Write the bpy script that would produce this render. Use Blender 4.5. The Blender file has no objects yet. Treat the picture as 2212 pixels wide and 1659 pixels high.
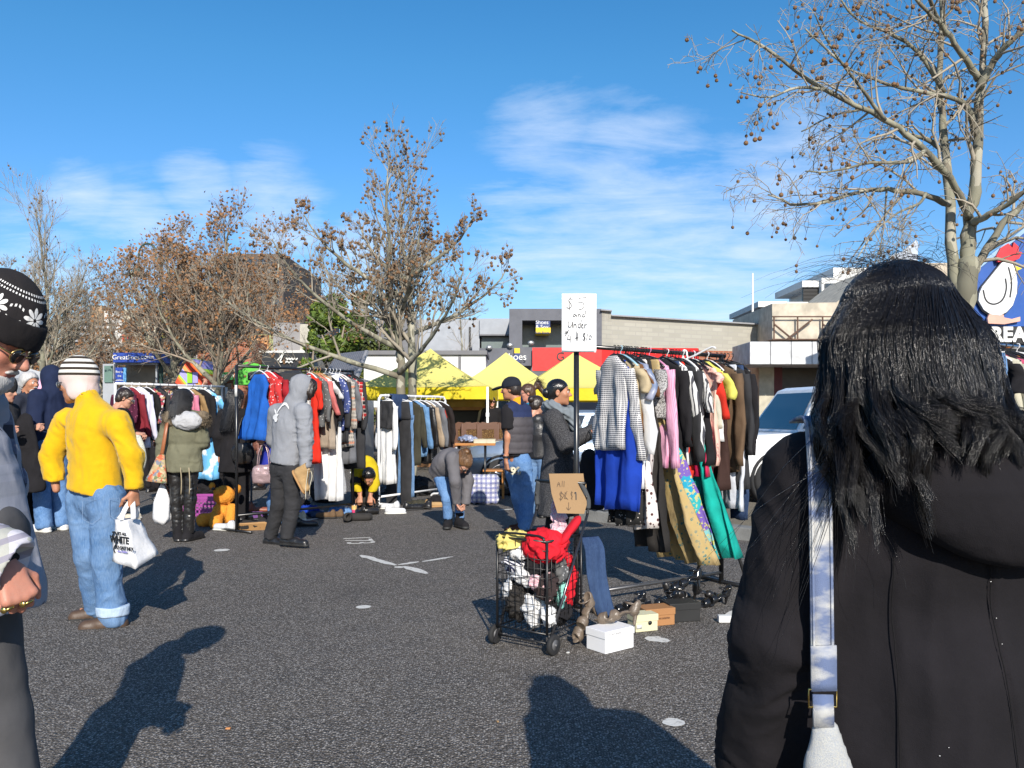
import bpy, math, random
import numpy as np
from mathutils import Vector, Matrix
R=math.radians; PI=math.pi
SC=bpy.context.scene; COL=SC.collection
# ---- survey of the place: eye height, and a helper turning bearings seen in the photo into world points
F=1784.0; CX=1106.0; YH=892.0; EYE=1.35
def at(x,y,Y): return np.array([(x-CX)/F*Y, Y, EYE-(y-YH)/F*Y])
def gnd(x,y):
    Y=F*EYE/(y-YH); return np.array([(x-CX)/F*Y, Y, 0.0])
# ------------------------------------------------------------------ objects
def tag(o,label=None,cat=None,group=None,kind=None):
    if label: o['label']=label
    if cat: o['category']=cat
    if group: o['group']=group
    if kind: o['kind']=kind
    return o
def empty(name,label=None,cat=None,loc=(0,0,0),rz=0,group=None):
    o=bpy.data.objects.new(name,None); COL.objects.link(o)
    o.location=tuple(loc); o.rotation_euler=(0,0,rz); o.empty_display_size=.1
    return tag(o,label,cat,group)
def link(name,me,parent=None,loc=None,rz=None):
    o=bpy.data.objects.new(name,me); COL.objects.link(o)
    if parent is not None: o.parent=parent
    if loc is not None: o.location=tuple(float(c) for c in loc)
    if rz is not None: o.rotation_euler=(0,0,rz)
    return o
def copy_tree(o,parent=None):
    c=o.copy(); COL.objects.link(c); c.parent=parent
    for ch in [x for x in o.children]: copy_tree(ch,c)
    return c
def np_mesh(name,V,faces,mats,mi=None,smooth=True):
    """faces: list of index arrays (n,k); mats: list of materials"""
    me=bpy.data.meshes.new(name)
    V=np.asarray(V,np.float32); nv=len(V)
    me.vertices.add(nv); me.vertices.foreach_set('co',V.ravel())
    fl=[np.asarray(f,np.int32) for f in faces if len(f)]
    loops=np.concatenate([f.ravel() for f in fl]) if fl else np.zeros(0,np.int32)
    tot=np.concatenate([np.full(len(f),f.shape[1],np.int32) for f in fl]) if fl else np.zeros(0,np.int32)
    st=np.concatenate([[0],np.cumsum(tot)[:-1]]).astype(np.int32) if len(tot) else tot
    me.loops.add(len(loops)); me.loops.foreach_set('vertex_index',loops)
    me.polygons.add(len(tot)); me.polygons.foreach_set('loop_start',st)
    try: me.polygons.foreach_set('loop_total',tot)
    except Exception: pass
    for m in mats: me.materials.append(m)
    if mi is not None: me.polygons.foreach_set('material_index',np.asarray(mi,np.int32))
    me.polygons.foreach_set('use_smooth',np.full(len(tot),bool(smooth)))
    me.update(calc_edges=True); me.validate()
    return me
class MB:
    """collects shapes into ONE mesh"""
    def __init__(s): s.V=[]; s.F={}; s.n=0; s.sm=True
    def add(s,V,F,m=0):
        V=np.asarray(V,float).reshape(-1,3); F=np.asarray(F,int)
        s.V.append(V); s.F.setdefault((F.shape[1],m),[]).append(F+s.n); s.n+=len(V); return s
    def box(s,c,d,m=0,rz=0,ax=None):
        c=np.array(c,float); h=np.array(d,float)/2
        P=np.array([[x,y,z] for x in(-1,1) for y in(-1,1) for z in(-1,1)],float)*h
        if ax is not None: P=P@np.array(ax,float)
        elif rz:
            cs,sn=math.cos(rz),math.sin(rz); P=P@np.array([[cs,sn,0],[-sn,cs,0],[0,0,1]])
        return s.add(P+c,[[0,1,3,2],[4,6,7,5],[0,4,5,1],[2,3,7,6],[0,2,6,4],[1,5,7,3]],m)
    def bx(s,x0,x1,y0,y1,z0,z1,m=0): return s.box(((x0+x1)/2,(y0+y1)/2,(z0+z1)/2),(x1-x0,y1-y0,z1-z0),m)
    def tube(s,P,r,n=8,m=0,cap=True,closed=False):
        P=np.asarray(P,float); N=len(P); r=np.full(N,r,float) if np.isscalar(r) else np.asarray(r,float)
        T=np.gradient(P,axis=0) if not closed else np.roll(P,-1,0)-np.roll(P,1,0)
        T/=np.linalg.norm(T,axis=1)[:,None]+1e-12
        u=np.cross(T[0],[0,0,1.]); 
        if np.linalg.norm(u)<1e-3: u=np.cross(T[0],[0,1.,0])
        u/=np.linalg.norm(u); U=[]
        for t in T:
            u=u-t*np.dot(u,t); u/=np.linalg.norm(u)+1e-12; U.append(u)
        U=np.array(U); W=np.cross(T,U); a=np.arange(n)/n*2*PI
        V=P[:,None]+r[:,None,None]*(np.cos(a)[None,:,None]*U[:,None]+np.sin(a)[None,:,None]*W[:,None])
        i=np.arange(N if closed else N-1)[:,None]; j=np.arange(n)[None]
        i2=(i+1)%N
        Fq=np.stack([i*n+j,i*n+(j+1)%n,i2*n+(j+1)%n,i2*n+j],-1).reshape(-1,4)
        b=s.n; s.add(V.reshape(-1,3),Fq,m)
        if cap and not closed:
            s.F.setdefault((n,m),[]).append(np.array([b+np.arange(n)[::-1]])); s.F[(n,m)].append(np.array([b+(N-1)*n+np.arange(n)]))
        return s
    def loft(s,rings,m=0,cap=True):
        rings=np.asarray(rings,float); N,n,_=rings.shape
        i=np.arange(N-1)[:,None]; j=np.arange(n)[None]
        Fq=np.stack([i*n+j,i*n+(j+1)%n,(i+1)*n+(j+1)%n,(i+1)*n+j],-1).reshape(-1,4)
        b=s.n; s.add(rings.reshape(-1,3),Fq,m)
        if cap:
            s.F.setdefault((n,m),[]).append(np.array([b+np.arange(n)[::-1]])); s.F[(n,m)].append(np.array([b+(N-1)*n+np.arange(n)]))
        return s
    def prism(s,poly,o,u,v,w,m=0):
        """extrude 2D polygon (in axes u,v at origin o) by vector w"""
        P=np.asarray(poly,float); o,u,v,w=[np.array(q,float) for q in(o,u,v,w)]
        A=o+P[:,:1]*u+P[:,1:]*v; n=len(A); b=s.n
        j=np.arange(n); s.add(np.vstack([A,A+w]),np.stack([j,(j+1)%n,n+(j+1)%n,n+j],-1),m)
        s.F.setdefault((n,m),[]).append(np.array([b+j[::-1]])); s.F[(n,m)].append(np.array([b+n+j])); return s
    def sph(s,c,r,m=0,nu=10,nv=6):
        r=np.array([r]*3 if np.isscalar(r) else r,float)
        t=np.linspace(0.02,PI-.02,nv+1); a=np.arange(nu)/nu*2*PI
        rg=np.stack([np.sin(t)[:,None]*np.cos(a),np.sin(t)[:,None]*np.sin(a),np.repeat(np.cos(t)[:,None],nu,1)],-1)
        return s.loft(rg*r+np.array(c,float),m)
    def quad(s,a,b,c,d,m=0): return s.add([a,b,c,d],[[0,1,2,3]],m)
    def mesh(s,name,mats,smooth=True):
        if not isinstance(mats,(list,tuple)): mats=[mats]
        fs=[];mi=[]
        for (k,m),L in s.F.items():
            A=np.concatenate(L); fs.append(A); mi+= [m]*len(A)
        return np_mesh(name,np.concatenate(s.V),fs,mats,mi,smooth)
    def obj(s,name,mats,parent=None,loc=None,rz=None,smooth=True,auto=None,bevel=0):
        o=link(name,s.mesh(name,mats,smooth),parent,loc,rz)
        if bevel:
            b=o.modifiers.new('bevel','BEVEL'); b.width=bevel; b.segments=2; b.limit_method='ANGLE'; b.angle_limit=R(40)
        return o
# ------------------------------------------------------------------ numpy noise
_rs=np.random.RandomState(5); _LAT=_rs.rand(32,32,32)
def vnoise(p):
    p=np.asarray(p); i=np.floor(p).astype(int); f=p-i; f=f*f*(3-2*f)
    x,y,z=[i[...,k]&31 for k in range(3)]; x1,y1,z1=(x+1)&31,(y+1)&31,(z+1)&31
    fx,fy,fz=f[...,0],f[...,1],f[...,2]; L=_LAT
    a=L[x,y,z]*(1-fx)+L[x1,y,z]*fx; b=L[x,y1,z]*(1-fx)+L[x1,y1,z]*fx
    c=L[x,y,z1]*(1-fx)+L[x1,y,z1]*fx; d=L[x,y1,z1]*(1-fx)+L[x1,y1,z1]*fx
    return ((a*(1-fy)+b*fy)*(1-fz)+(c*(1-fy)+d*fy)*fz)*2-1
def fbm(p,o=3):
    return sum(vnoise(np.asarray(p)*2**k+k*7.3)/2**k for k in range(o))
def ridg(p,o=2): 
    return sum((1-np.abs(vnoise(np.asarray(p)*2**k+k*3.7))*2.2)/2**k for k in range(o))
# ------------------------------------------------------------------ signed distance modelling -> one smooth surface
class SDF:
    def __init__(s,res=.012): s.res=res; s.P=[]; s.C=[]
    def cap(s,a,b,ra,rb=None,k=.03,fl=None,neg=False):
        a=np.array(a,float); b=np.array(b,float); rb=ra if rb is None else rb
        lo=np.minimum(a-ra,b-rb); hi=np.maximum(a+ra,b+rb)
        ax=b-a; L2=ax@ax+1e-12
        nn=None
        if fl is not None:
            side=np.array(fl[0],float); nn=np.cross(ax/math.sqrt(L2),side); nn/=np.linalg.norm(nn)
        def f(p):
            q=p-a
            if nn is not None: q=q+nn*((q@nn)*(1/fl[1]-1))[...,None]
            t=np.clip(q@ax/L2,0,1)
            return np.linalg.norm(q-t[...,None]*ax,axis=-1)-(ra+(rb-ra)*t)
        s.P.append((f,lo,hi,k,neg)); return s
    def ell(s,c,r,rot=None,k=.02,neg=False):
        c=np.array(c,float); r=np.array([r]*3 if np.isscalar(r) else r,float); Rm=None if rot is None else np.array(rot)
        m=r if rot is None else np.full(3,r.max())
        def f(p):
            q=p-c
            if Rm is not None: q=q@Rm
            k0=np.linalg.norm(q/r,axis=-1); k1=np.linalg.norm(q/(r*r),axis=-1)+1e-9
            return k0*(k0-1)/k1
        s.P.append((f,c-m,c+m,k,neg)); return s
    def boxr(s,c,h,rad=.01,rot=None,k=.01,neg=False):
        c=np.array(c,float); h=np.array(h,float)-rad; Rm=None if rot is None else np.array(rot)
        m=h+rad if rot is None else np.full(3,np.linalg.norm(h)+rad)
        def f(p):
            q=p-c
            if Rm is not None: q=q@Rm
            q=np.abs(q)-h
            return np.linalg.norm(np.maximum(q,0),axis=-1)+np.minimum(q.max(-1),0)-rad
        s.P.append((f,c-m,c+m,k,neg)); return s
    def cut(s,p,n):
        n=np.array(n,float); s.C.append((np.array(p,float),n/np.linalg.norm(n))); return s
    def surf(s,disp=None,smooth=1):
        r=s.res; pad=4*r
        pos=[p for p in s.P if not p[4]]
        lo=np.min([p[1] for p in pos],0)-pad; hi=np.max([p[2] for p in pos],0)+pad
        n=np.ceil((hi-lo)/r).astype(int)+1
        D=np.full(n,.15,np.float32)
        for f,a,b,k,neg in s.P:
            m=k+3*r
            i0=np.maximum(np.floor((a-m-lo)/r).astype(int),0); i1=np.minimum(np.ceil((b+m-lo)/r).astype(int)+1,n)
            if (i1<=i0).any(): continue
            ax=[lo[q]+r*np.arange(i0[q],i1[q]) for q in range(3)]
            G=np.stack(np.meshgrid(*ax,indexing='ij'),-1)
            d=f(G); sl=tuple(slice(i0[q],i1[q]) for q in range(3)); A=D[sl]
            if neg: d=-d; h=np.maximum(k-np.abs(A-d),0)/k; D[sl]=np.maximum(A,d)+h*h*k*.25
            else: h=np.maximum(k-np.abs(A-d),0)/k; D[sl]=np.minimum(A,d)-h*h*k*.25
        if s.C:
            G=np.stack(np.meshgrid(*[lo[q]+r*np.arange(n[q]) for q in range(3)],indexing='ij',sparse=False),-1)
            for p,nn in s.C: D=np.maximum(D,((G-p)@nn).astype(np.float32))
        S=D<0
        m=[S[a:n[0]-1+a,b:n[1]-1+b,c:n[2]-1+c] for a in(0,1) for b in(0,1) for c in(0,1)]
        cnt=sum(q.astype(np.int8) for q in m); act=(cnt>0)&(cnt<8)
        I=np.argwhere(act); idx=np.full(act.shape,-1,np.int32); idx[act]=np.arange(len(I))
        cv=np.stack([D[I[:,0]+a,I[:,1]+b,I[:,2]+c] for a in(0,1) for b in(0,1) for c in(0,1)],1)
        cp=np.array([[a,b,c] for a in(0,1) for b in(0,1) for c in(0,1)],float)
        acc=np.zeros((len(I),3)); w=np.zeros(len(I))
        for e0,e1 in [(0,1),(2,3),(4,5),(6,7),(0,2),(1,3),(4,6),(5,7),(0,4),(1,5),(2,6),(3,7)]:
            x,y=cv[:,e0],cv[:,e1]; mk=(x<0)!=(y<0); t=np.where(mk,x/np.where(mk,x-y,1),0)
            acc+=mk[:,None]*(cp[e0]+t[:,None]*(cp[e1]-cp[e0])); w+=mk
        V=lo+r*(I+acc/w[:,None])
        Fs=[]
        for axq in range(3):
            o1,o2=[q for q in range(3) if q!=axq]
            sl0=[slice(1,-1)]*3; sl1=[slice(1,-1)]*3
            sl0[axq]=slice(0,-1); sl1[axq]=slice(1,None)
            A=S[tuple(sl0)]; B=S[tuple(sl1)]
            E=np.argwhere(A!=B)
            if not len(E): continue
            fl=A[tuple(E.T)]; E=E.copy(); E[:,o1]+=1; E[:,o2]+=1
            def ci(d1,d2):
                q=E.copy(); q[:,o1]-=d1; q[:,o2]-=d2; return idx[q[:,0],q[:,1],q[:,2]]
            Q=np.stack([ci(1,1),ci(0,1),ci(0,0),ci(1,0)],1)
            if axq==1: fl=~fl
            Q[~fl]=Q[~fl][:,::-1]; Fs.append(Q)
        Q=np.concatenate(Fs); Q=Q[(Q>=0).all(1)]
        for _ in range(smooth):
            A=np.zeros_like(V); c=np.zeros(len(V))
            for a,b in((0,1),(1,2),(2,3),(3,0)):
                np.add.at(A,Q[:,a],V[Q[:,b]]); np.add.at(c,Q[:,a],1); np.add.at(A,Q[:,b],V[Q[:,a]]); np.add.at(c,Q[:,b],1)
            V=.5*V+.5*A/np.maximum(c,1)[:,None]
        if disp is not None:
            N=vnorm(V,Q); V=V+N*disp(V,N)[:,None]
        return V,Q
def vnorm(V,Q):
    fn=np.cross(V[Q[:,2]]-V[Q[:,0]],V[Q[:,3]]-V[Q[:,1]]); N=np.zeros_like(V)
    for a in range(4): np.add.at(N,Q[:,a],fn)
    return N/(np.linalg.norm(N,axis=1)[:,None]+1e-12)
def sdfobj(name,s,mat,parent=None,disp=None,smooth=1,matf=None,loc=None,rz=None):
    V,Q=s.surf(disp,smooth); mats=mat if isinstance(mat,list) else [mat]
    mi=None if matf is None else matf(V[Q].mean(1))
    return link(name,np_mesh(name,V,[Q],mats,mi),parent,loc,rz)
# ------------------------------------------------------------------ materials
class NT:
    def __init__(s,name):
        s.m=bpy.data.materials.new(name); s.m.use_nodes=True; s.t=s.m.node_tree; s.t.nodes.clear()
        s.o=s.n('ShaderNodeOutputMaterial'); s.b=s.n('ShaderNodeBsdfPrincipled'); s.l(s.b.outputs[0],s.o.inputs[0])
        s.tc=s.n('ShaderNodeTexCoord').outputs['Object']
    def n(s,t,ins=None,**kw):
        x=s.t.nodes.new(t)
        for k,v in kw.items(): setattr(x,k,v)
        for k,v in (ins or {}).items(): s.set(x.inputs[k],v)
        return x
    def set(s,i,v):
        if hasattr(v,'links') or isinstance(v,bpy.types.NodeSocket): s.l(v,i)
        else:
            if isinstance(v,(tuple,list)) and len(v)==3 and i.type=='RGBA': v=(*v,1)
            i.default_value=v
    def l(s,a,b): s.t.links.new(a,b)
    def noise(s,scale,detail=3,vec=None,rough=.5,out='Fac'):
        return s.n('ShaderNodeTexNoise',{'Vector':vec or s.tc,'Scale':scale,'Detail':detail,'Roughness':rough}).outputs[out]
    def vor(s,scale,vec=None,feature='F1',out='Distance',rnd=1):
        x=s.n('ShaderNodeTexVoronoi',feature=feature); s.set(x.inputs['Vector'],vec or s.tc); x.inputs['Scale'].default_value=scale
        x.inputs['Randomness'].default_value=rnd; return x.outputs[out]
    def wave(s,scale,dist=0,axis='X',vec=None,prof='SIN',det=1):
        return s.n('ShaderNodeTexWave',{'Vector':vec or s.tc,'Scale':scale,'Distortion':dist,'Detail':det},bands_direction=axis,wave_profile=prof).outputs['Fac']
    def map(s,scale=(1,1,1),rot=(0,0,0),loc=(0,0,0),vec=None):
        return s.n('ShaderNodeMapping',{'Vector':vec or s.tc,'Scale':scale,'Rotation':rot,'Location':loc}).outputs[0]
    def ramp(s,f,stops,interp='LINEAR'):
        x=s.n('ShaderNodeValToRGB',{'Fac':f}); c=x.color_ramp; c.interpolation=interp
        while len(c.elements)<len(stops): c.elements.new(.5)
        for e,(p,col) in zip(c.elements,stops):
            e.position=p; e.color=(*col,1) if len(col)==3 else col
        return x.outputs[0]
    def mix(s,f,a,b,mode='MIX'):
        x=s.n('ShaderNodeMix',data_type='RGBA',blend_type=mode); s.set(x.inputs[0],f); s.set(x.inputs[6],a); s.set(x.inputs[7],b); return x.outputs[2]
    def math(s,op,a,b=0.,c=0.,clamp=False):
        x=s.n('ShaderNodeMath',operation=op,use_clamp=clamp); s.set(x.inputs[0],a); s.set(x.inputs[1],b); s.set(x.inputs[2],c); return x.outputs[0]
    def sep(s,vec=None):
        return s.n('ShaderNodeSeparateXYZ',{0:vec or s.tc}).outputs
    def col(s,c): s.set(s.b.inputs['Base Color'],c)
    def bump(s,h,st=.3,d=.01,nrm=None):
        x=s.n('ShaderNodeBump',{'Height':h,'Strength':st,'Distance':d})
        if nrm is not None: s.set(x.inputs['Normal'],nrm)
        s.l(x.outputs[0],s.b.inputs['Normal']); return x.outputs[0]
    def p(s,**k):
        for a,v in k.items():
            s.set(s.b.inputs[{'rough':'Roughness','metal':'Metallic','sheen':'Sheen Weight','spec':'Specular IOR Level','sss':'Subsurface Weight','trans':'Transmission Weight','alpha':'Alpha','ior':'IOR','coat':'Coat Weight','aniso':'Anisotropic'}[a]],v)
        return s
_MC={}
def wrinkle(t,sc_=6.,st=.26,d=.04,az=.42):
    """soft hanging creases, longer than wide"""
    v=t.map((1,1,az),vec=t.mix(.07,t.tc,t.noise(3.,2,out='Color'))); r=t.math('ABSOLUTE',t.math('SUBTRACT',t.noise(sc_,2,v,rough=.5),.5)); r=t.math('ADD',t.math('MULTIPLY',r,1.6,0,True),t.math('MULTIPLY',t.noise(sc_*1.7,2,v),.7))
    x=t.n('ShaderNodeBump',{'Height':r,'Strength':st,'Distance':d}); return x.outputs[0]
def sc(c,k): return tuple(min(1,x*k) for x in c)
def fabric(name,c,rough=.85,var=.25,weave=900,wb=.25,fold=.26,sheen=.0):
    """plain cloth: uneven dye, thread weave and small creases"""
    if name in _MC: return _MC[name]
    t=NT(name); v=t.noise(7,4); c2=t.mix(t.ramp(v,[(.3,(0,0,0)),(.7,(1,1,1))]),sc(c,1-var),sc(c,1+var*.6))
    f=t.noise(weave*.5,2); c3=t.mix(t.math('MULTIPLY',f,.35),c2,sc(c,.45)); t.col(c3)
    t.p(rough=rough,spec=.25,sheen=sheen)
    h=t.math('ADD',t.math('MULTIPLY',t.noise(weave,1),.3),t.noise(38,4)); t.bump(h,wb,.006,wrinkle(t,st=fold))
    _MC[name]=t.m; return t.m
def patterned(name,fn,rough=.85,wb=.22,spec=.25):
    if name in _MC: return _MC[name]
    t=NT(name); t.col(fn(t)); t.p(rough=rough,spec=spec); t.bump(t.math('ADD',t.math('MULTIPLY',t.noise(700,1),.3),t.noise(40,4)),wb,.006,wrinkle(t))
    _MC[name]=t.m; return t.m
def stripes(a,b,scale,axis='Z',duty=.5,dist=0):
    def f(t):
        w=t.wave(scale,dist,axis); return t.mix(t.math('GREATER_THAN',w,duty),a,b)
    return f
def plaid(base,c1,c2,s1=8,s2=8,rot=0):
    def f(t):
        v=t.map(rot=(0,rot,0)); x=t.wave(s1,.3,'X',v); z=t.wave(s2,.3,'Z',v)
        a=t.mix(t.math('MULTIPLY',t.math('GREATER_THAN',x,.62),.65),base,c1)
        b=t.mix(t.math('MULTIPLY',t.math('GREATER_THAN',z,.62),.65),a,c1)
        x2=t.wave(s1*2,.3,'X',v); z2=t.wave(s2*2,.3,'Z',v)
        c=t.mix(t.math('GREATER_THAN',t.math('MAXIMUM',x2,z2),.965),b,c2); return c
    return f
def spots(a,b,scale,thr=.35,c=None):
    def f(t):
        d=t.vor(scale)
        n=t.math('ADD',d,t.math('MULTIPLY',t.noise(scale*1.7,2),.25))
        k=t.ramp(n,[(thr-.03,(1,1,1)),(thr+.03,(0,0,0))]) ; col=t.mix(k,a,b)
        if c is not None: col=t.mix(t.ramp(n,[(thr*.55-.02,(1,1,1)),(thr*.55+.02,(0,0,0))]),col,c)
        return col
    return f
def blotch(cols,scale=14,det=3):
    def f(t):
        st=[(i/len(cols),c) for i,c in enumerate(cols)]
        v=t.vor(scale,t.mix(.12,t.tc,t.noise(scale*.6,det,out='Color')),out='Color')
        g=t.sep(v)[0]
        return t.ramp(g,st,'CONSTANT')
    return f
def denim(name,c,fade=(.30,.42,.60),amt=.5):
    if name in _MC: return _MC[name]
    t=NT(name); n=t.noise(5,5); col=t.mix(t.ramp(n,[(.35,(0,0,0)),(.75,(amt,amt,amt))]),c,fade)
    v=t.map((260,260,26)); g=t.noise(1,2,v); col=t.mix(t.ramp(g,[(.35,(.0,0,0)),(.7,(.45,.45,.45))]),col,fade); t.col(col)
    t.p(rough=.9,spec=.2); t.bump(t.math('ADD',t.math('MULTIPLY',t.noise(700,1),.3),t.noise(30,4)),.3,.008,wrinkle(t,9,.3,.03,.9)); _MC[name]=t.m; return t.m
def paint(name,c,rough=.5,metal=0,dirt=.15,bump=.0,spec=.5,coat=0):
    if name in _MC: return _MC[name]
    t=NT(name); n=t.noise(3,5); col=t.mix(t.ramp(n,[(.35,(0,0,0)),(.75,(1,1,1))]),sc(c,1-dirt),sc(c,1+dirt*.4)); t.col(col)
    t.p(rough=t.math('ADD',t.math('MULTIPLY',t.noise(9,3),.2),max(.02,rough-.1)),metal=metal,spec=spec,coat=coat)
    if bump: t.bump(t.noise(60,3),bump,.01)
    _MC[name]=t.m; return t.m
def skin(name,c):
    if name in _MC: return _MC[name]
    t=NT(name); n=t.noise(14,4); col=t.mix(t.ramp(n,[(.35,(0,0,0)),(.7,(1,1,1))]),sc(c,.82),(c[0]*1.08,c[1]*.95,c[2]*.92))
    col=t.mix(t.math('MULTIPLY',t.noise(90,2),.3),col,(c[0]*.8,c[1]*.5,c[2]*.45)); t.col(col)
    t.p(rough=.5,spec=.35,sss=.08); t.b.inputs['Subsurface Radius'].default_value=(.01,.004,.002)
    t.bump(t.math('ADD',t.noise(120,3),t.math('MULTIPLY',t.noise(400,2),.5)),.18,.003); _MC[name]=t.m; return t.m
def hairmat(name,c,rough=.35):
    if name in _MC: return _MC[name]
    t=NT(name); v=t.map((220,220,12)); n=t.noise(1,3,v); t.col(t.mix(n,sc(c,.5),sc(c,1.5))); t.p(rough=rough,spec=.6); t.bump(n,.5,.006); _MC[name]=t.m; return t.m
# ------------------------------------------------------------------ lettering
def text(name,s,size,mat,parent,loc,rx=90,rz=0,ext=.002,sx=1,align='CENTER',shear=0,bold=0):
    cu=bpy.data.curves.new(name,'FONT'); cu.body=s; cu.size=size; cu.extrude=ext; cu.align_x=align; cu.align_y='CENTER'; cu.shear=shear; cu.offset=bold
    cu.materials.append(mat); o=bpy.data.objects.new(name,cu); COL.objects.link(o); o.parent=parent
    o.location=tuple(float(c) for c in loc); o.rotation_euler=(R(rx),0,rz); o.scale=(sx,1,1); return o
def strokes(name,lines,w,mat,parent,o=(0,0,0),u=(1,0,0),v=(0,0,1),n=(0,-1,0),th=.0015):
    """hand writing: polylines in (u,v) drawn as raised flat strips"""
    mb=MB(); o,u,v,n=[np.array(q,float) for q in(o,u,v,n)]
    for L in lines:
        P=np.array(L,float)
        if len(P)>2: # smooth
            for _ in range(2):
                Q=[P[0]]
                for a,b in zip(P[:-1],P[1:]): Q+=[a*.75+b*.25,a*.25+b*.75]
                Q.append(P[-1]); P=np.array(Q)
        T=np.gradient(P,axis=0); T/=np.linalg.norm(T,axis=1)[:,None]+1e-9; Nn=np.stack([-T[:,1],T[:,0]],1)*w/2
        rg=[]
        for p,q in zip(P,Nn):
            a=o+(p[0]+q[0])*u+(p[1]+q[1])*v; b=o+(p[0]-q[0])*u+(p[1]-q[1])*v
            rg.append([a,b,b+n*th,a+n*th])
        mb.loft(rg)
    return mb.obj(name,mat,parent,smooth=False)
# ================================================================== camera, light, sky
cam=bpy.data.cameras.new('camera'); co=bpy.data.objects.new('camera',cam); COL.objects.link(co); SC.camera=co
co.location=(0,0,EYE); co.rotation_euler=(R(90),0,0); cam.sensor_width=36; cam.lens=36*F/2212; cam.shift_y=(YH-829.5)/2212; cam.clip_end=3000; cam.clip_start=.05
SC.view_settings.view_transform='Standard'; SC.view_settings.look='None'; SC.view_settings.exposure=.42; SC.view_settings.gamma=1
SC.cycles.use_denoising=True; SC.cycles.max_bounces=6; SC.cycles.transparent_max_bounces=12
SUN_EL=R(29.5); SUN_AZ=R(-10)     # shadows run away from the camera, 10 degrees to the left
sd=Vector((math.sin(SUN_AZ)*math.cos(SUN_EL),math.cos(SUN_AZ)*math.cos(SUN_EL),-math.sin(SUN_EL)))
sl=bpy.data.lights.new('sun','SUN'); sl.energy=5.0; sl.angle=R(.5); sl.color=(1,.93,.83)
so=bpy.data.objects.new('sun',sl); COL.objects.link(so); so.rotation_euler=sd.to_track_quat('-Z','Y').to_euler(); so.location=(3,-10,20)
W=bpy.data.worlds.new('World'); SC.world=W; W.use_nodes=True; wt=W.node_tree; wt.nodes.clear()
def wn(t,ins=None,**kw):
    x=wt.nodes.new(t)
    for k,v in kw.items(): setattr(x,k,v)
    for k,v in (ins or {}).items():
        if isinstance(v,bpy.types.NodeSocket): wt.links.new(v,x.inputs[k])
        else: x.inputs[k].default_value=v
    return x
sky=wn('ShaderNodeTexSky',sky_type='NISHITA',sun_disc=False); sky.sun_elevation=SUN_EL
sky.sun_rotation=math.atan2(-sd.x,-sd.y); sky.air_density=1.0; sky.dust_density=.35; sky.ozone_density=2.2
hs=wn('ShaderNodeHueSaturation',{'Saturation':1.36,'Value':1.0,'Color':sky.outputs[0],'Hue':.5})
geo=wn('ShaderNodeTexCoord').outputs['Generated']
sx=wn('ShaderNodeSeparateXYZ',{0:geo}).outputs
def wm(op,a,b=0.,clamp=False):
    return wn('ShaderNodeMath',{0:a,1:b},operation=op,use_clamp=clamp).outputs[0]
zz=wm('ADD',wm('MAXIMUM',sx[2],0.),.10)
pv=wn('ShaderNodeCombineXYZ',{0:wm('DIVIDE',sx[0],zz),1:wm('DIVIDE',sx[1],zz),2:0.}).outputs[0]
mp=wn('ShaderNodeMapping',{'Vector':pv,'Scale':(.75,1.5,1),'Rotation':(0,0,R(-12))}).outputs[0]
n1=wn('ShaderNodeTexNoise',{'Vector':mp,'Scale':1.7,'Detail':10.,'Roughness':.66,'Distortion':.5}).outputs[0]
mask=None
for (x,y,w,a) in [(1240,470,.15,1),(1450,520,.15,1.),(1600,600,.12,.9),(1180,300,.10,.75),(1350,400,.14,.9),(1330,640,.11,.6),(1640,430,.12,.7),(430,405,.06,.9),(180,430,.055,.75),(570,410,.07,.7),(780,530,.055,1.),(300,490,.08,.7),(620,470,.07,.8),(1800,690,.1,.7),(100,560,.09,.6),(1130,500,.09,.9),(760,640,.07,.6),(1750,300,.1,.5)]:
    d=Vector(((x-CX)/F,1,(YH-y)/F)).normalized()
    dp=wn('ShaderNodeVectorMath',{0:geo,1:tuple(d)},operation='DISTANCE').outputs['Value']
    g=wm('MULTIPLY',wm('SUBTRACT',1.,wm('DIVIDE',dp,w),True),a)
    g=wm('MULTIPLY',g,wm('SUBTRACT',2.,g))
    mask=g if mask is None else wm('MAXIMUM',mask,g)
n2=wn('ShaderNodeTexNoise',{'Vector':wn('ShaderNodeMapping',{'Vector':pv,'Scale':(1.6,2.2,1),'Rotation':(0,0,R(20))}).outputs[0],'Scale':2.4,'Detail':8.,'Roughness':.6}).outputs[0]
dens=wm('ADD',wm('MULTIPLY',n1,.65),wm('MULTIPLY',n2,.35))
cl=wm('MULTIPLY',wm('SUBTRACT',wm('ADD',wm('MULTIPLY',dens,1.9),wm('MULTIPLY',mask,.50)),1.10),1.05,True)
cl=wm('MULTIPLY',wm('MINIMUM',cl,.62),wm('MULTIPLY',mask,1.6,True))
hz=wm('ADD',.70,wm('MULTIPLY',wm('MULTIPLY',wm('MAXIMUM',sx[2],0.),2.6,True),.34)); hzc=wn('ShaderNodeCombineXYZ',{0:hz,1:hz,2:wm('MINIMUM',wm('ADD',hz,.08),1.)}).outputs[0]; skc=wn('ShaderNodeVectorMath',{0:hs.outputs[0],1:hzc},operation='MULTIPLY').outputs[0]
mx=wn('ShaderNodeMix',{0:cl,6:skc,7:(5.6,6.2,7.2,1)},data_type='RGBA')
bg=wn('ShaderNodeBackground',{'Color':mx.outputs[2],'Strength':.124}); wt.links.new(bg.outputs[0],wn('ShaderNodeOutputWorld').inputs[0])
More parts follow.
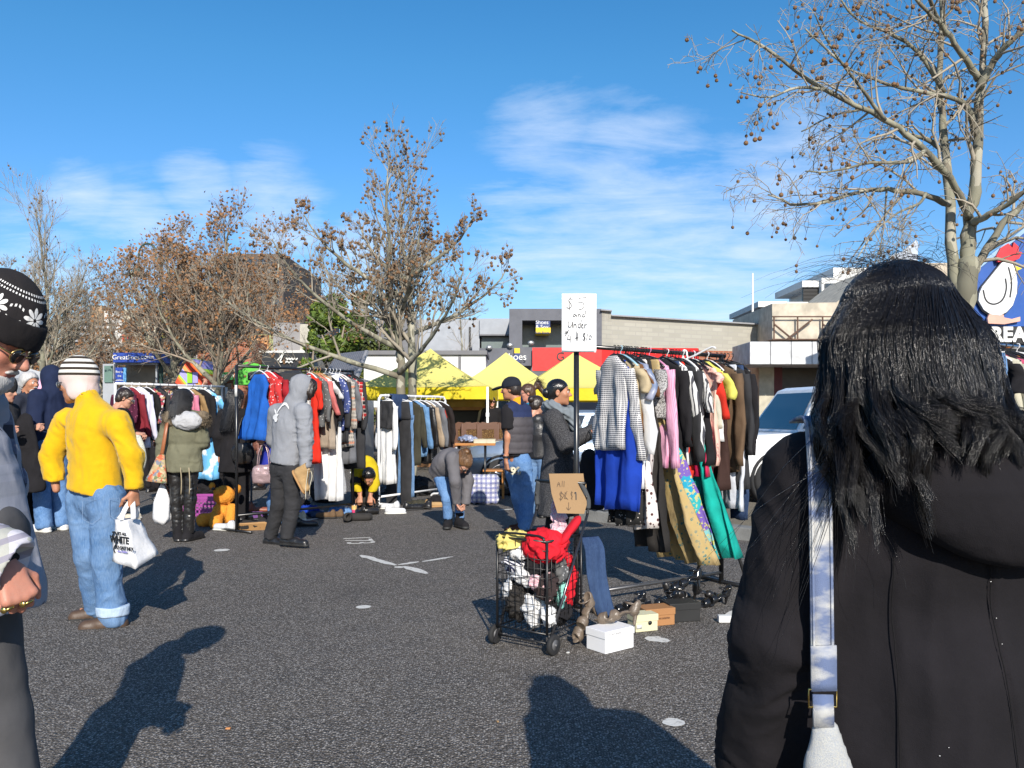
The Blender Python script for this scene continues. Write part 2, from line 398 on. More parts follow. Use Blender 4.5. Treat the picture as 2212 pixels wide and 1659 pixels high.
# ================================================================== ground
def asphalt():
    t=NT('asphalt'); big=t.noise(.35,5); mid=t.noise(3.2,5); 
    base=t.mix(t.ramp(big,[(.35,(0,0,0)),(.7,(1,1,1))]),(.072,.062,.052),(.102,.088,.073))
    base=t.mix(t.math('MULTIPLY',t.ramp(mid,[(.45,(0,0,0)),(.72,(1,1,1))]),.45),base,(.048,.045,.042))
    v=t.vor(86,out='Color'); r=t.sep(v)[0]; d=t.vor(86)
    st=t.math('MULTIPLY',t.math('GREATER_THAN',r,.66),t.ramp(d,[(.25,(1,1,1)),(.5,(0,0,0))]))
    base=t.mix(t.math('MULTIPLY',st,.72),base,(.46,.43,.39))
    dk=t.math('MULTIPLY',t.math('LESS_THAN',r,.32),t.ramp(d,[(.25,(1,1,1)),(.55,(0,0,0))]))
    base=t.mix(t.math('MULTIPLY',dk,.8),base,(.010,.010,.010))
    f=t.vor(210,out='Color'); base=t.mix(t.math('MULTIPLY',t.math('GREATER_THAN',t.sep(f)[1],.8),.5),base,(.36,.34,.33))
    stn=t.ramp(t.noise(1.3,5,t.map((1,.45,1)),rough=.6),[(.60,(0,0,0)),(.76,(.55,.55,.55))]); base=t.mix(stn,base,(.045,.042,.040))
    ov=t.vor(.9,t.mix(.08,t.tc,t.noise(2.5,2,out='Color'))); base=t.mix(t.ramp(ov,[(.03,(.5,.5,.5)),(.07,(0,0,0))]),base,(.03,.028,.027))
    t.col(base); t.p(rough=.85,spec=.3)
    t.bump(t.math('SUBTRACT',t.noise(60,3),t.math('MULTIPLY',d,.9)),.75,.012); return t.m
mb=MB(); xs=np.concatenate([[-900,-60],np.linspace(-20,20,41),[60,900]]); ys=np.concatenate([[-60],np.linspace(-2,40,43),[120,1400]])
G=np.array([[x,y,0] for y in ys for x in xs]); n=len(xs)
mb.add(G,[[j*n+i,j*n+i+1,(j+1)*n+i+1,(j+1)*n+i] for j in range(len(ys)-1) for i in range(n-1)])
tag(mb.obj('ground',asphalt(),smooth=False),kind='structure')
def worn():
    t=NT('road_paint'); n=t.noise(26,5); c=t.mix(t.ramp(n,[(.30,(0,0,0)),(.40,(1,1,1))]),(.11,.105,.10),(.62,.61,.57)); t.col(t.mix(t.math('MULTIPLY',t.noise(110,2),.5),c,(.30,.29,.28))); t.p(rough=.75); t.bump(t.noise(90,3),.5,.006); return t.m
PAINT=worn()
def mark(pts,w,name='road_marking'):
    mb=MB(); P=[gnd(*p) for p in pts]; rr=np.random.RandomState(int(abs(pts[0][0]))); 
    a,b=P[0],P[-1]; T=(b-a)/np.linalg.norm(b-a); N=np.array([-T[1],T[0],0]); L=np.linalg.norm(b-a); k=max(6,int(L/.06)); l=[];r_=[]
    for i in range(k+1):
        c=a+T*L*i/k+[0,0,.004]; ta=min(1,.35+min(i,k-i)*.4)
        l.append(c+N*w/2*ta*(1+.16*rr.randn())); r_.append(c-N*w/2*ta*(1+.16*rr.randn()))
    mb.add(np.array(l+r_),[[i,i+1,k+2+i,k+1+i] for i in range(k)]); return tag(mb.obj(name,PAINT),kind='structure')
mark([(779,1200),(855,1222)],.085); mark([(853,1225),(870,1227)],.07); mark([(872,1224),(922,1240)],.085); mark([(860,1221),(905,1214)],.06); mark([(912,1214),(978,1203)],.06)
mark([(600,1134),(690,1120)],.09); mark([(1075,1103),(1108,1100)],.08); mark([(1395,1378),(1445,1387)],.11); mark([(35,1047),(110,1041)],.12); mark([(1640,1310),(1570,1330)],.10)
for (x,y,r) in [(785,1312,.052),(1455,1562,.048),(479,1189,.075)]:
    c=gnd(x,y); a=np.arange(18)/18*2*PI; mb=MB(); rr=np.random.RandomState(x)
    mb.V.append(np.stack([c[0]+r*(1+.05*rr.randn(18))*np.cos(a),c[1]+r*(1+.05*rr.randn(18))*np.sin(a),np.full(18,.004)],1)); mb.F[(18,0)]=[np.arange(18)[None]]; mb.n=18
    tag(mb.obj('road_dot',PAINT),kind='structure')
c=gnd(772,1168); o=text('road_number','173',.42,PAINT,None,(c[0],c[1],.004),rx=0,rz=R(-72),ext=.0005,sx=.8); tag(o,kind='structure')
# kerb and median island
KA=np.array([.45,10.85]); KB=np.array([2.44,8.75]); KC=np.array([7.8,3.1])
CONC=paint('kerb_concrete',(.20,.20,.19),.9,dirt=.35,bump=.5)
mb=MB(); d=(KC-KA)/np.linalg.norm(KC-KA); nn=np.array([-d[1],d[0]])*-1; nn=nn if nn[1]>0 else -nn; L=np.linalg.norm(KC-KA); k=9
for i in range(k):
    a=KA+d*(L*i/k+.006); b=KA+d*(L*(i+1)/k-.006)
    q=[(*a,-.02),(*b,-.02),(*(b+nn*.03),.13),(*(a+nn*.03),.13),(*(a+nn*.17),.14),(*(b+nn*.17),.14),(*(b+nn*.18),-.02),(*(a+nn*.18),-.02)]
    mb.add(q,[[0,1,2,3],[3,2,5,4],[4,5,6,7]]); mb.add([q[0],q[3],q[4],q[7],q[1],q[2],q[5],q[6]],[[0,1,2,3],[4,7,6,5]])
tag(mb.obj('kerb',CONC,smooth=False,bevel=.012),kind='structure')
t=NT('island_dirt'); t.col(t.mix(t.noise(6,6),(.11,.085,.055),(.20,.17,.11))); t.p(rough=.95); t.bump(t.noise(30,5),.7,.03)
mb=MB(); a=KA+nn*.15; b=KC+nn*.15; e=b+nn*2.2; f=a+nn*2.2+d*.6
mb.add([(*a,.11),(*b,.11),(*e,.13),(*f,.13)],[[0,1,2,3]]); mb.add([(*f,-.01),(*e,-.01),(*e,.13),(*f,.13),(*a,-.01),(*a,.11)],[[0,1,2,3],[4,0,3,5]]); tag(mb.obj('median_island',t.m,smooth=False),kind='structure')
# ================================================================== buildings
def brickmat(name,c,m,sc_=1,row=.08,stain=.0):
    t=NT(name); x=t.n('ShaderNodeTexBrick',{'Vector':t.n('ShaderNodeCombineXYZ',{0:t.sep()[0],1:t.sep()[2],2:0.}).outputs[0],'Color1':(*c,1),'Color2':(*sc(c,.82),1),'Mortar':(*m,1),'Scale':sc_,'Mortar Size':row*.12,'Brick Width':row*2.9,'Row Height':row,'Bias':0.})
    col=t.mix(t.math('MULTIPLY',t.noise(1.2,5),.4),x.outputs[0],sc(c,.7))
    if stain:
        v=t.map((1.1,1.1,.10)); s_=t.ramp(t.noise(1.,4,v,rough=.6),[(.52,(0,0,0)),(.70,(1,1,1))]); top=t.ramp(t.math('SUBTRACT',t.sep()[2],stain),[(.0,(0,0,0)),(1.,(1,1,1))])
        col=t.mix(t.math('MULTIPLY',s_,t.math('MULTIPLY',top,.85)),col,(.06,.05,.04))
    t.col(col); t.p(rough=.9); t.bump(x.outputs['Fac'],-.4,.01); return t.m
def block(mb,x0,x1,yt,Y,dep,m=0,yb=None,dY=0):
    """box whose front stands at distance Y between two bearings"""
    a=at(x0,yt,Y); b=at(x1,yt,Y); zb=0 if yb is None else at(0,yb,Y)[2]
    mb.bx(a[0],b[0],Y+dY,Y+dep,zb,a[2],m); return a,b
GREY=paint('render_dark_grey',(.12,.125,.145),.8); LGREY=paint('render_pale_grey',(.33,.35,.38),.8,dirt=.12); MGREY=paint('render_mid_grey',(.17,.17,.18),.85)
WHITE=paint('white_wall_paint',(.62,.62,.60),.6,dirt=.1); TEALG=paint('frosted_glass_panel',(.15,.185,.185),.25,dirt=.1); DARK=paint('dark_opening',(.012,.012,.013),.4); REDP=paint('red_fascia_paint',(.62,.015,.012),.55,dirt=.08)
BLUEP=paint('blue_sign_paint',(.012,.035,.16),.5); YELP=paint('yellow_sign_paint',(.72,.52,.01),.5); BLACK=paint('black_paint',(.012,.012,.013),.45); CREAM=paint('cream_render',(.50,.46,.36),.85,dirt=.3); TIMB=paint('varnished_timber',(.30,.14,.05),.5,dirt=.3)
t=NT('window_glass'); t.col((.03,.04,.05)); t.p(rough=.08,spec=.8); GLASS=t.m
# shoe shop with the deep portal
Y=32.; o=empty('shop_building','grey shoe shop with a deep portal frame and blue and yellow sign','building',(at(1200,0,Y)[0],Y,0)); O=np.array(o.location)
def part(name,fn,mats,par=o,org=O,smooth=False,bevel=0):
    mb=MB(); fn(mb); mb.V=[v-org for v in mb.V]; return mb.obj(name,mats,par,smooth=smooth,bevel=bevel)
def f(mb):
    block(mb,1100,1300,667,Y,12,0,692); block(mb,1100,1128,692,Y,12); block(mb,1270,1300,692,Y,12); block(mb,1128,1270,750,Y+.01,11.9); block(mb,1128,1270,692,Y+1.6,9,0,750)
part('portal_frame',f,GREY)
part('frosted_panel',lambda mb:block(mb,1128.3,1269.7,692.2,Y+1.45,.1,0,749.8),TEALG)
sg=part('shop_sign',lambda mb:(block(mb,1156,1186,690,Y+1.0,.3,0,713,-.97),block(mb,1156,1187,713,Y+.98,.3,1,724,-.97)),[BLUEP,YELP])
WT=paint('white_lettering',(.75,.75,.72),.5)
c=at(1171,696.5,Y+.02)-O; text('lettering','Shoes',.21,WT,sg,c,ext=.005); c=at(1171,706.5,Y+.02)-O; text('lettering','& Sox',.21,WT,sg,c,ext=.005); c=at(1171.5,718.6,Y+.0)-O; text('lettering','Kids Shoes',.125,BLUEP,sg,c,ext=.005)
part('awning_fascia',lambda mb:block(mb,1035,1150,752,Y-2.6,2.6,0,790),GREY)
ts=part('tenant_sign',lambda mb:(block(mb,1111,1123,752,Y-2.75,.1,1,763),block(mb,1111,1123,763,Y-2.75,.1,0,790)),[BLUEP,YELP])
text('lettering','Shoes',.34,WT,ts,at(1113,771,Y-2.76)-O,ext=.004)
def fl(mb):
    for x,y in((1057,751),(1102,746),(1147,741)):
        p=at(x,y,Y-2.7); mb.tube([p+[0,.3,0],p],.03,6); mb.sph(p,(.12,.1,.09))
part('floodlight',fl,paint('lamp_grey_metal',(.4,.4,.4),.4,.6))
# pale wall and red fascia to the right, running away
o2=empty('brick_warehouse','long cream painted warehouse wall above red brick, with dark water stains','building',(at(1480,0,34)[0],34,0)); O2=np.array(o2.location)
CB=brickmat('cream_block_wall',(.40,.385,.33),(.33,.315,.28),1,.17,stain=4.3); RB=brickmat('red_brick_wall',(.36,.115,.055),(.30,.22,.17),1,.086)
def slope(mb,x0,x1,t0,t1,b0,b1,Y0,Y1,th,m=0):
    p=[at(x0,b0,Y0),at(x1,b1,Y1),at(x1,t1,Y1),at(x0,t0,Y0)]; q=[v+[.1,th,0] for v in p]
    mb.add(p+q,[[0,1,2,3],[7,6,5,4],[3,2,6,7],[0,4,5,1],[1,5,6,2],[0,3,7,4]],m)
part('upper_wall',lambda mb:(slope(mb,1300,1321,670,672,760,760,32,32.3,8),slope(mb,1321,1672,682,703,760,760,32.3,36,8)),CB,o2,O2)
part('coping',lambda mb:(slope(mb,1298,1322,667.5,669.5,670.4,672.4,31.8,32.1,8.2),slope(mb,1322,1674,679.5,700.6,682.4,703.4,32.1,35.8,8.2)),paint('coping_metal',(.3,.3,.31),.6),o2,O2)
part('brick_base',lambda mb:slope(mb,1505,1672,757,760,905,900,34.0,35.9,7),RB,o2,O2)
part('red_fascia',lambda mb:(slope(mb,1150,1300,751,751,801,801,29.2,29.2,.25),slope(mb,1300,1507,751,752,800,795,29.2,30.8,.25)),REDP,o2,O2)
text('lettering','G',.42,BLACK,o2,at(1211,771,29.18)-O2,ext=.004)
# concrete building with canopy and steel frame
o3=empty('concrete_building','stained concrete building with boxy white canopy and rusty roof frame','building',(at(1750,0,33)[0],33,0)); O3=np.array(o3.location)
CANW=paint('weathered_white_panel',(.60,.61,.62),.7,dirt=.3); CONCR=paint('stained_concrete',(.50,.45,.36),.9,dirt=.3,bump=.2)
part('canopy',lambda mb:[block(mb,1620+i*45,1664+i*45,738,31,2.5,0,787) for i in range(6)],CANW,o3,O3,bevel=.02)
part('parapet',lambda mb:(mb.prism([(0,0),(11,0),(11,3.1),(4.6,3.1),(2.6,1.5),(0,1.45)],at(1668,733,33.5),(1,0,0),(0,0,1),(0,6,0))),CONCR,o3,O3)
part('lower_wall',lambda mb:(block(mb,1640,1672,787,33,6,1),block(mb,1672,1690,787,33,6,2),block(mb,1690,1900,787,33.6,6,0)),[DARK,CREAM,paint('maroon_post',(.10,.012,.015),.6)],o3,O3)
def fr(mb):
    for x in(1672,1723,1777,1830): mb.tube([at(x,733,33.3),at(x,683,33.3)],.035,6)
    for y in(684,733): mb.tube([at(1668,y,33.28),at(1850,y,33.28)],.03,6)
    for a,b in(((1672,700),(1712,733)),((1755,690),(1700,733)),((1777,700),(1820,733))): mb.tube([at(*a,33.26),at(*b,33.26)],.04,6)
part('roof_frame',fr,paint('rusty_steel',(.13,.075,.05),.8,dirt=.4),o3,O3)
# far white apartments with louvres
o4=empty('apartment_block','modern white flats with dark louvred screens on the far right','building',(at(1720,0,75)[0],75,0)); O4=np.array(o4.location)
part('slab',lambda mb:(block(mb,1638,1700,651,75,10,0,663),block(mb,1700,1780,652,74.9,10,0,690),block(mb,1638,1700,690,75,10,0,900),block(mb,1733,1800,606,77,8,0,620),block(mb,1775,1870,600,76.5,9,0,690),block(mb,1800,2075,578,79,8,0,690)),WHITE,o4,O4)
def lv(mb):
    for i in range(9): block(mb,1641,1686,663.5+i*2.9,75.2,.4,0,665.2+i*2.9)
    for i in range(10): block(mb,1735,1774,621+i*3,77.2,.4,0,622.8+i*3)
part('louvre_screen',lv,BLACK,o4,O4); part('window',lambda mb:(block(mb,1641,1699.5,663.2,75.7,.2,0,690),block(mb,1735,1774.5,620.2,77.7,.2,0,652),block(mb,1783,1830,612,76.3,.2,0,640),block(mb,1960,2040,590,78.8,.2,0,612)),GLASS,o4,O4)
# orange shed gable
o=empty('orange_gable','orange painted gable end beside the chicken shop sign','building',tuple(at(2060,0,30)*[1,1,0])); OO=np.array(o.location)
part('gable_wall',lambda mb:mb.prism([(-2,0),(2.2,0),(2.2,6.4),(1.5,6.6),(-.6,5.2),(-2,4.8)],at(2060,892+1.35*F/30,30),(1,0,0),(0,0,1),(0,5,0)),paint('orange_paint',(.55,.16,.02),.7),o,OO)
# white torn banner / sail above the head of the woman
o=empty('sail_sign','pale weathered sail shaped sign board on a post above the roofs','sign',tuple(at(1950,0,26)*[1,1,0])); OO=np.array(o.location)
part('board',lambda mb:mb.prism([(-.42,-.6),(.42,-.6),(.44,.55),(.36,.62),(.32,.55),(-.05,.25),(-.45,.1)],at(1953,560,26),(1,0,0),(0,0,1),(0,.05,0)),paint('faded_blue_white',(.42,.47,.55),.6,dirt=.2),o,OO)
part('post',lambda mb:mb.tube([(at(1960,0,26)[0],26.08,0),at(1960,570,26)+[0,.08,0]],.07,8),LGREY,o,OO)
# thin white mast
o=MB().tube([at(1626,760,60)*[1,1,0],at(1626,590,60)],[.13,.06],8).obj('flag_pole',WHITE); tag(o,'thin white mast rising above the cream warehouse roof','pole')
# chicken shop
o5=empty('chicken_shop','blue gabled shop front with a big white hen sign behind the tree','building',tuple(at(2170,0,15)*[1,1,0])); O5=np.array(o5.location)
BL=paint('bright_blue_panel',(.008,.075,.33),.45)
part('gable_panel',lambda mb:mb.prism([(-.65,0),(1.6,0),(1.6,.9),(.38,1.72),(-.65,.9)],at(2168,705,15),(1,0,0),(0,0,1),(0,.12,0)),BL,o5,O5)
part('gable_trim',lambda mb:(mb.box((at(2168,705,15)+at(2168,705,15))/2*[1,1,1]+[-.16,-.02,1.33],(1.36,.06,.07),0,ax=[[math.cos(.67),0,math.sin(.67)],[0,1,0],[-math.sin(.67),0,math.cos(.67)]])),paint('pale_blue_trim',(.25,.4,.6),.5),o5,O5)
fb=part('name_board',lambda mb:block(mb,2085,2330,706,14.98,.2,0,742),BLACK,o5,O5)
text('lettering','Y BREAST',.36,WT,fb,at(2078,724,14.97)-O5,ext=.012,align='LEFT',sx=1.0,bold=.016)
part('shop_wall',lambda mb:(block(mb,2085,2400,742,15.3,4,0)),paint('shop_wall_grey',(.2,.2,.2),.8),o5,O5)
def hen():
    q=at(2150,660,14.96)-O5; k=15/1784*.82
    pr=lambda mb,pl,th,dy=0,m=0: mb.prism([(a*k,-b*k) for a,b in pl],q+[0,dy,0],(1,0,0),(0,0,1),(0,th,0),m)
    body=[(-48,-12),(-46,-30),(-38,-48),(-20,-70),(0,-95),(14,-112),(30,-116),(44,-106),(50,-88),(54,-60),(52,-30),(42,0),(26,18),(8,27),(-16,24),(-34,12)]
    pr2=lambda name,pl,th,dy,mat:part2(name,pl,th,dy,mat)
    def part2(name,pl,th,dy,mat):
        mb=MB(); pr(mb,pl,th,dy); return mb.obj(name,mat,hb,smooth=False,bevel=.004)
    mb=MB(); big=[((a-2)*1.05+2,(b+40)*1.05-40) for a,b in body]; pr(mb,big,.05,-.02); hb=mb.obj('hen_emblem',BLACK,o5,smooth=False)
    part2('body',body,.05,-.05,paint('hen_white',(.72,.73,.74),.4)); part2('comb',[(2,-112),(-2,-128),(10,-150),(30,-162),(40,-150),(44,-165),(58,-152),(56,-140),(66,-138),(58,-122),(40,-114),(20,-116)],.06,-.06,paint('hen_red',(.6,.02,.03),.4))
    part2('beak',[(46,-104),(66,-96),(48,-88)],.05,-.06,YELP); part2('foot',[(-24,34),(-20,24),(18,24),(20,32),(40,36),(62,30),(62,42),(20,50),(-22,48)],.05,-.045,paint('hen_pink',(.65,.36,.28),.4))
    strokes('wing_line',[[(-36*k,40*k),(-30*k,10*k),(-8*k,0),(16*k,12*k),(26*k,44*k),(22*k,70*k)],[(30*k,100*k),(40*k,60*k),(34*k,20*k)]],.03,BLACK,hb,q+[0,-.051,0])
hen()
# ------------------------------------------------ middle and left background
o=empty('grey_shop','dark grey rendered shop with pale side walls behind the middle tree','building',tuple(at(950,0,42)*[1,1,0])); OO=np.array(o.location)
part('wall',lambda mb:(block(mb,800,905,690,42,10,0),block(mb,905,1020,690,41,10,1),block(mb,1036,1102,688,36,10,1,722),block(mb,1020,1036,688,36.2,10,1),block(mb,1036,1102,722,36,10,0,725)),[MGREY,LGREY],o,OO)
part('window',lambda mb:(block(mb,1040,1099,726,36.4,.3,0),block(mb,1013,1017,706,40.9,.3,1)),[TEALG,BLACK],o,OO)
part('red_sign',lambda mb:block(mb,985,1007,757,40.5,.2,0,765),REDP,o,OO)
o=empty('low_grey_building','low building with white band window left of the grey shop','building',tuple(at(770,0,45)*[1,1,0])); OO=np.array(o.location)
part('wall',lambda mb:(block(mb,748,805,731,45,8,0),),[LGREY],o,OO); part('window',lambda mb:block(mb,752,798,736,44.9,.2,0,752),GLASS,o,OO)
o=empty('cafe_building','flat roofed cafe with charcoal awning and white script sign','building',tuple(at(620,0,33)*[1,1,0])); OO=np.array(o.location)
part('wall',lambda mb:(block(mb,590,648,697,33,8,0),block(mb,648,668,700,32.8,8,1),block(mb,560,672,757,32.5,1,2,762)),[paint('grey_stucco',(.27,.26,.26),.9),paint('ivory_panel',(.5,.47,.40),.8,dirt=.4),WHITE],o,OO)
AWN=fabric('charcoal_canvas',(.035,.038,.045),.8,.15)
aw=part('awning',lambda mb:(block(mb,566,667,763,32,.4,0,789),mb.add([at(566,789,31.9),at(667,789,31.9),at(667,806,29.5),at(535,806,29.5)],[[0,1,2,3]]),mb.add([at(535,806,29.5),at(667,806,29.5),at(667,822,29.5),at(535,822,29.5)],[[0,1,2,3]])),AWN,o,OO)
q=at(615,778,31.9)-OO; strokes('lettering',[[(-.28,.0),(-.1,.2),(.02,.42),(-.12,.1),(-.2,-.1),(-.05,-.04),(.05,.05)],[(.0,.0),(.08,.1),(.1,0),(.18,.1),(.2,.0),(.28,.1),(.3,0),(.38,.09),(.42,0),(.5,.08)],[(.02,-.1),(.1,-.02),(.16,-.12),(.24,-.02),(.3,-.1)]],.045,WT,aw,q)
o=empty('poster_wall','shop side wall covered by an orange and yellow painted poster','building',tuple(at(570,0,34)*[1,1,0])); OO=np.array(o.location)
part('wall',lambda mb:block(mb,538,596,722,34,6,0),paint('olive_wall',(.33,.36,.17),.8),o,OO)
part('poster',lambda mb:block(mb,541,580,724,33.9,.1,0,792),patterned('orange_poster',lambda t:t.ramp(t.noise(1.1,3),[(.3,(.70,.36,.10)),(.45,(.75,.50,.16)),(.52,(.42,.16,.05)),(.62,(.70,.42,.2))])),o,OO)
o=empty('brick_shop','red brick shop with bright green box awning and green sign','building',tuple(at(490,0,32)*[1,1,0])); OO=np.array(o.location)
part('wall',lambda mb:(block(mb,426,545,735,32,8,0),block(mb,440,500,731,31.9,.3,1,738)),[RB,WHITE],o,OO); GRN=paint('bright_green_canvas',(.10,.48,.05),.6,dirt=.1)
part('awning',lambda mb:mb.prism([(-.3,-.55),(.62,-.55),(.62,.2),(.2,.28),(-.05,.2),(-.22,-.1)],at(522,798,30),(1,0,0),(0,0,1),(0,1.8,0)),GRN,o,OO)
gs=part('green_sign',lambda mb:block(mb,442,502,804,31.5,.15,0,820),paint('deep_green_sign',(.02,.21,.05),.5),o,OO); text('lettering','SPRING NURSERY',.155,WT,gs,at(472,812,31.48)-OO,ext=.004)
part('door_opening',lambda mb:(block(mb,446,500,828,31.7,.2,0),),DARK,o,OO)
o=empty('terrace_shops','row of low pale shops with red fascia seen between the trunks','building',tuple(at(250,0,48)*[1,1,0])); OO=np.array(o.location)
part('wall',lambda mb:(block(mb,-80,430,748,48,8,0),block(mb,-80,215,770,47.5,.4,1,785),block(mb,330,430,765,47.5,.4,2,780)),[paint('pale_shop_wall',(.30,.28,.26),.9,dirt=.3),paint('dull_red_fascia',(.25,.05,.045),.7),WHITE],o,OO)
part('window',lambda mb:[block(mb,-70+i*38,-42+i*38,795,47.8,.2,0,885) for i in range(13)],GLASS,o,OO)
o=empty('tan_apartments','tan and white apartment block with dark balconies, behind bare trees','building',tuple(at(250,0,80)*[1,1,0])); OO=np.array(o.location)
TAN=paint('tan_render',(.40,.27,.16),.85)
part('wall',lambda mb:(block(mb,140,205,682,82,12,0),block(mb,195,220,660,80,12,1),block(mb,220,265,672,80.5,12,2),block(mb,265,340,668,80.2,12,3)),[MGREY,TAN,WHITE,paint('ivory_wall',(.55,.50,.38),.85)],o,OO)
for i in range(4): part('balcony',lambda mb:(block(mb,205,240,704+i*14,79.6,1,0,709+i*14),block(mb,221,243,697+i*14,79.9,.4,1,704+i*14)),[WHITE,DARK],o,OO)
for i in range(5): part('balcony',lambda mb:(block(mb,142,196,690+i*14,81.6,1,0,696+i*14),block(mb,142,196,696+i*14,81.9,.4,1,703+i*14)),[LGREY,DARK],o,OO)
part('red_sign',lambda mb:block(mb,264,281,722,79.8,.2,0,738),REDP,o,OO)
o=empty('office_block','dark brown office tower half hidden by bare branches','building',tuple(at(540,0,70)*[1,1,0])); OO=np.array(o.location)
BRN=paint('brown_cladding',(.10,.075,.06),.8); part('wall',lambda mb:(block(mb,482,612,548,70,14,0),block(mb,340,482,690,68,10,1)),[BRN,paint('dark_curtain_wall',(.05,.055,.06),.5)],o,OO)
for j in range(6): part('window',lambda mb:[block(mb,488+i*15,498+i*15,560+j*22,69.9,.2,0,572+j*22) for i in range(8)],GLASS,o,OO)
for j in range(3): part('window',lambda mb:[block(mb,346+i*15,357+i*15,698+j*20,67.9,.2,0,711+j*20) for i in range(9)],GLASS,o,OO)
o=empty('far_tower','small dark far block right of the green bush','building',tuple(at(670,0,90)*[1,1,0])); OO=np.array(o.location)
part('wall',lambda mb:(block(mb,652,700,655,90,8,0),block(mb,610,655,693,88,8,1)),[paint('slate_block',(.06,.06,.065),.8),CREAM],o,OO)
# bus shelter with blue fascia
o=empty('bus_shelter','bus shelter with blue lettered fascia and green notice board','bus shelter',tuple(at(280,0,25)*[1,1,0])); OO=np.array(o.location)
BS=paint('transit_blue',(.012,.05,.32),.5)
fa=part('fascia',lambda mb:(block(mb,244,347,762,25,1.8,0,783)),BS,o,OO,bevel=.01); text('lettering','Greatlines',.2,WT,fa,at(272,772,24.98)-OO,ext=.004); text('lettering','conn',.2,WT,fa,at(318,771,24.98)-OO,ext=.004)
part('wall',lambda mb:(block(mb,270,335,786,26,.1,0)),paint('beige_panel',(.30,.26,.20),.8,dirt=.2),o,OO); part('beam',lambda mb:block(mb,245,340,783.2,25.2,.1,0,788),LGREY,o,OO)
for x in(246,336): part('post',lambda mb:block(mb,x,x+3,783,25.3,.08),LGREY,o,OO)
nb=part('notice_board',lambda mb:(block(mb,222,246,786,24.6,.1,0),block(mb,225,243,790,24.55,.1,1,826)),[LGREY,paint('board_green_glass',(.12,.20,.17),.3)],o,OO)
bs=part('route_sign',lambda mb:(block(mb,249,266,794,24.7,.06,0,830),block(mb,266,272,794,24.7,.06,1,830)),[BS,paint('pale_blue',(.12,.35,.65),.5)],o,OO)
for i,w in enumerate(('Bus to','the','station')): text('lettering',w,.085,WT,bs,at(258,803+i*9,24.69)-OO,ext=.003)
# rainbow stall roof
o=empty('striped_stall','stall with a slanting rainbow striped roof','market stall',tuple(at(410,0,22)*[1,1,0])); OO=np.array(o.location)
def rb(t):
    w=t.sep(t.map(rot=(0,R(40),0)))[0]; return t.ramp(t.math('FRACT',t.math('MULTIPLY',w,1.9)),[(0,(.62,.07,.03)),(.3,(.70,.20,.03)),(.4,(.35,.55,.05)),(.5,(.32,.30,.68)),(.75,(.36,.34,.75)),(.8,(.6,.3,.1))],'CONSTANT')
part('roof',lambda mb:mb.prism([(-.4,-.1),(.34,-.1),(.34,.25),(.22,.5),(.05,.62),(-.02,.62)],at(408,823,22),(1,0,0),(0,0,1),(0,1.5,0)),patterned('rainbow_stripes',rb,.6),o,OO)
part('counter',lambda mb:block(mb,375,450,833,22,1.5),WHITE,o,OO)
for x in(404,416): part('end_panel',lambda mb:block(mb,x,x+11,804,21.95,.04,0 if x<410 else 1,827),[paint('lime_panel',(.25,.6,.02),.6),paint('lilac_panel',(.33,.31,.70),.6)],o,OO)
# grey food caravan and white trailer
o=empty('food_caravan','grey tin roofed food caravan with white hatch beside yellow marquee','caravan',tuple(at(745,0,21)*[1,1,0])); OO=np.array(o.location)
t=NT('corrugated_tin'); t.col(t.mix(t.noise(8,3),(.16,.165,.18),(.24,.24,.26))); t.p(rough=.5,metal=.4); t.bump(t.wave(6,0,'X'),.6,.03); TIN=t.m
pr=[(-.40,0),(.46,0),(.46,1.95),(.3,2.25),(.06,2.40),(-.2,2.3),(-.40,1.95)]
part('body',lambda mb:(block(mb,700,772,816,21,2.5,0),),paint('caravan_white_ribs',(.5,.51,.53),.5),o,OO)
part('roof',lambda mb:mb.add([at(695,818,20.8),at(769,814,20.8),at(790,757,22.2),at(728,764,22.2)],[[0,1,2,3]]).add([at(769,814,20.8),at(774,816,20.85),at(795,758,22.2),at(790,757,22.2)],[[0,1,2,3]]),TIN,o,OO)
part('end_frame',lambda mb:(mb.tube([at(771,885,20.7),at(771,815,20.7),at(792,760,22.1)],.06,6)),paint('grey_trim',(.25,.25,.26),.5),o,OO)
for x in(707,757): part('number_plate',lambda mb:block(mb,x,x+9,819,20.9,.05,0,826),BLUEP,o,OO)
o=empty('white_trailer','long white box trailer with grey top rail behind the yellow marquee','trailer',tuple(at(920,0,26)*[1,1,0])); OO=np.array(o.location)
part('box',lambda mb:(block(mb,786,990,765,26,2.4,0,880),block(mb,996,1049,765,26,2.4,0,880),block(mb,990,996,760,25.97,2.4,1,880)),[WHITE,MGREY],o,OO); part('rail',lambda mb:block(mb,786,1052,757,25.9,2.6,0,766),MGREY,o,OO)
for x in(850,960): part('wheel',lambda mb:mb.tube([at(x,0,26)*[1,1,0]+[0,.0,.4],at(x,0,26)*[1,1,0]+[0,.25,.4]],.4,18),BLACK,o,OO)
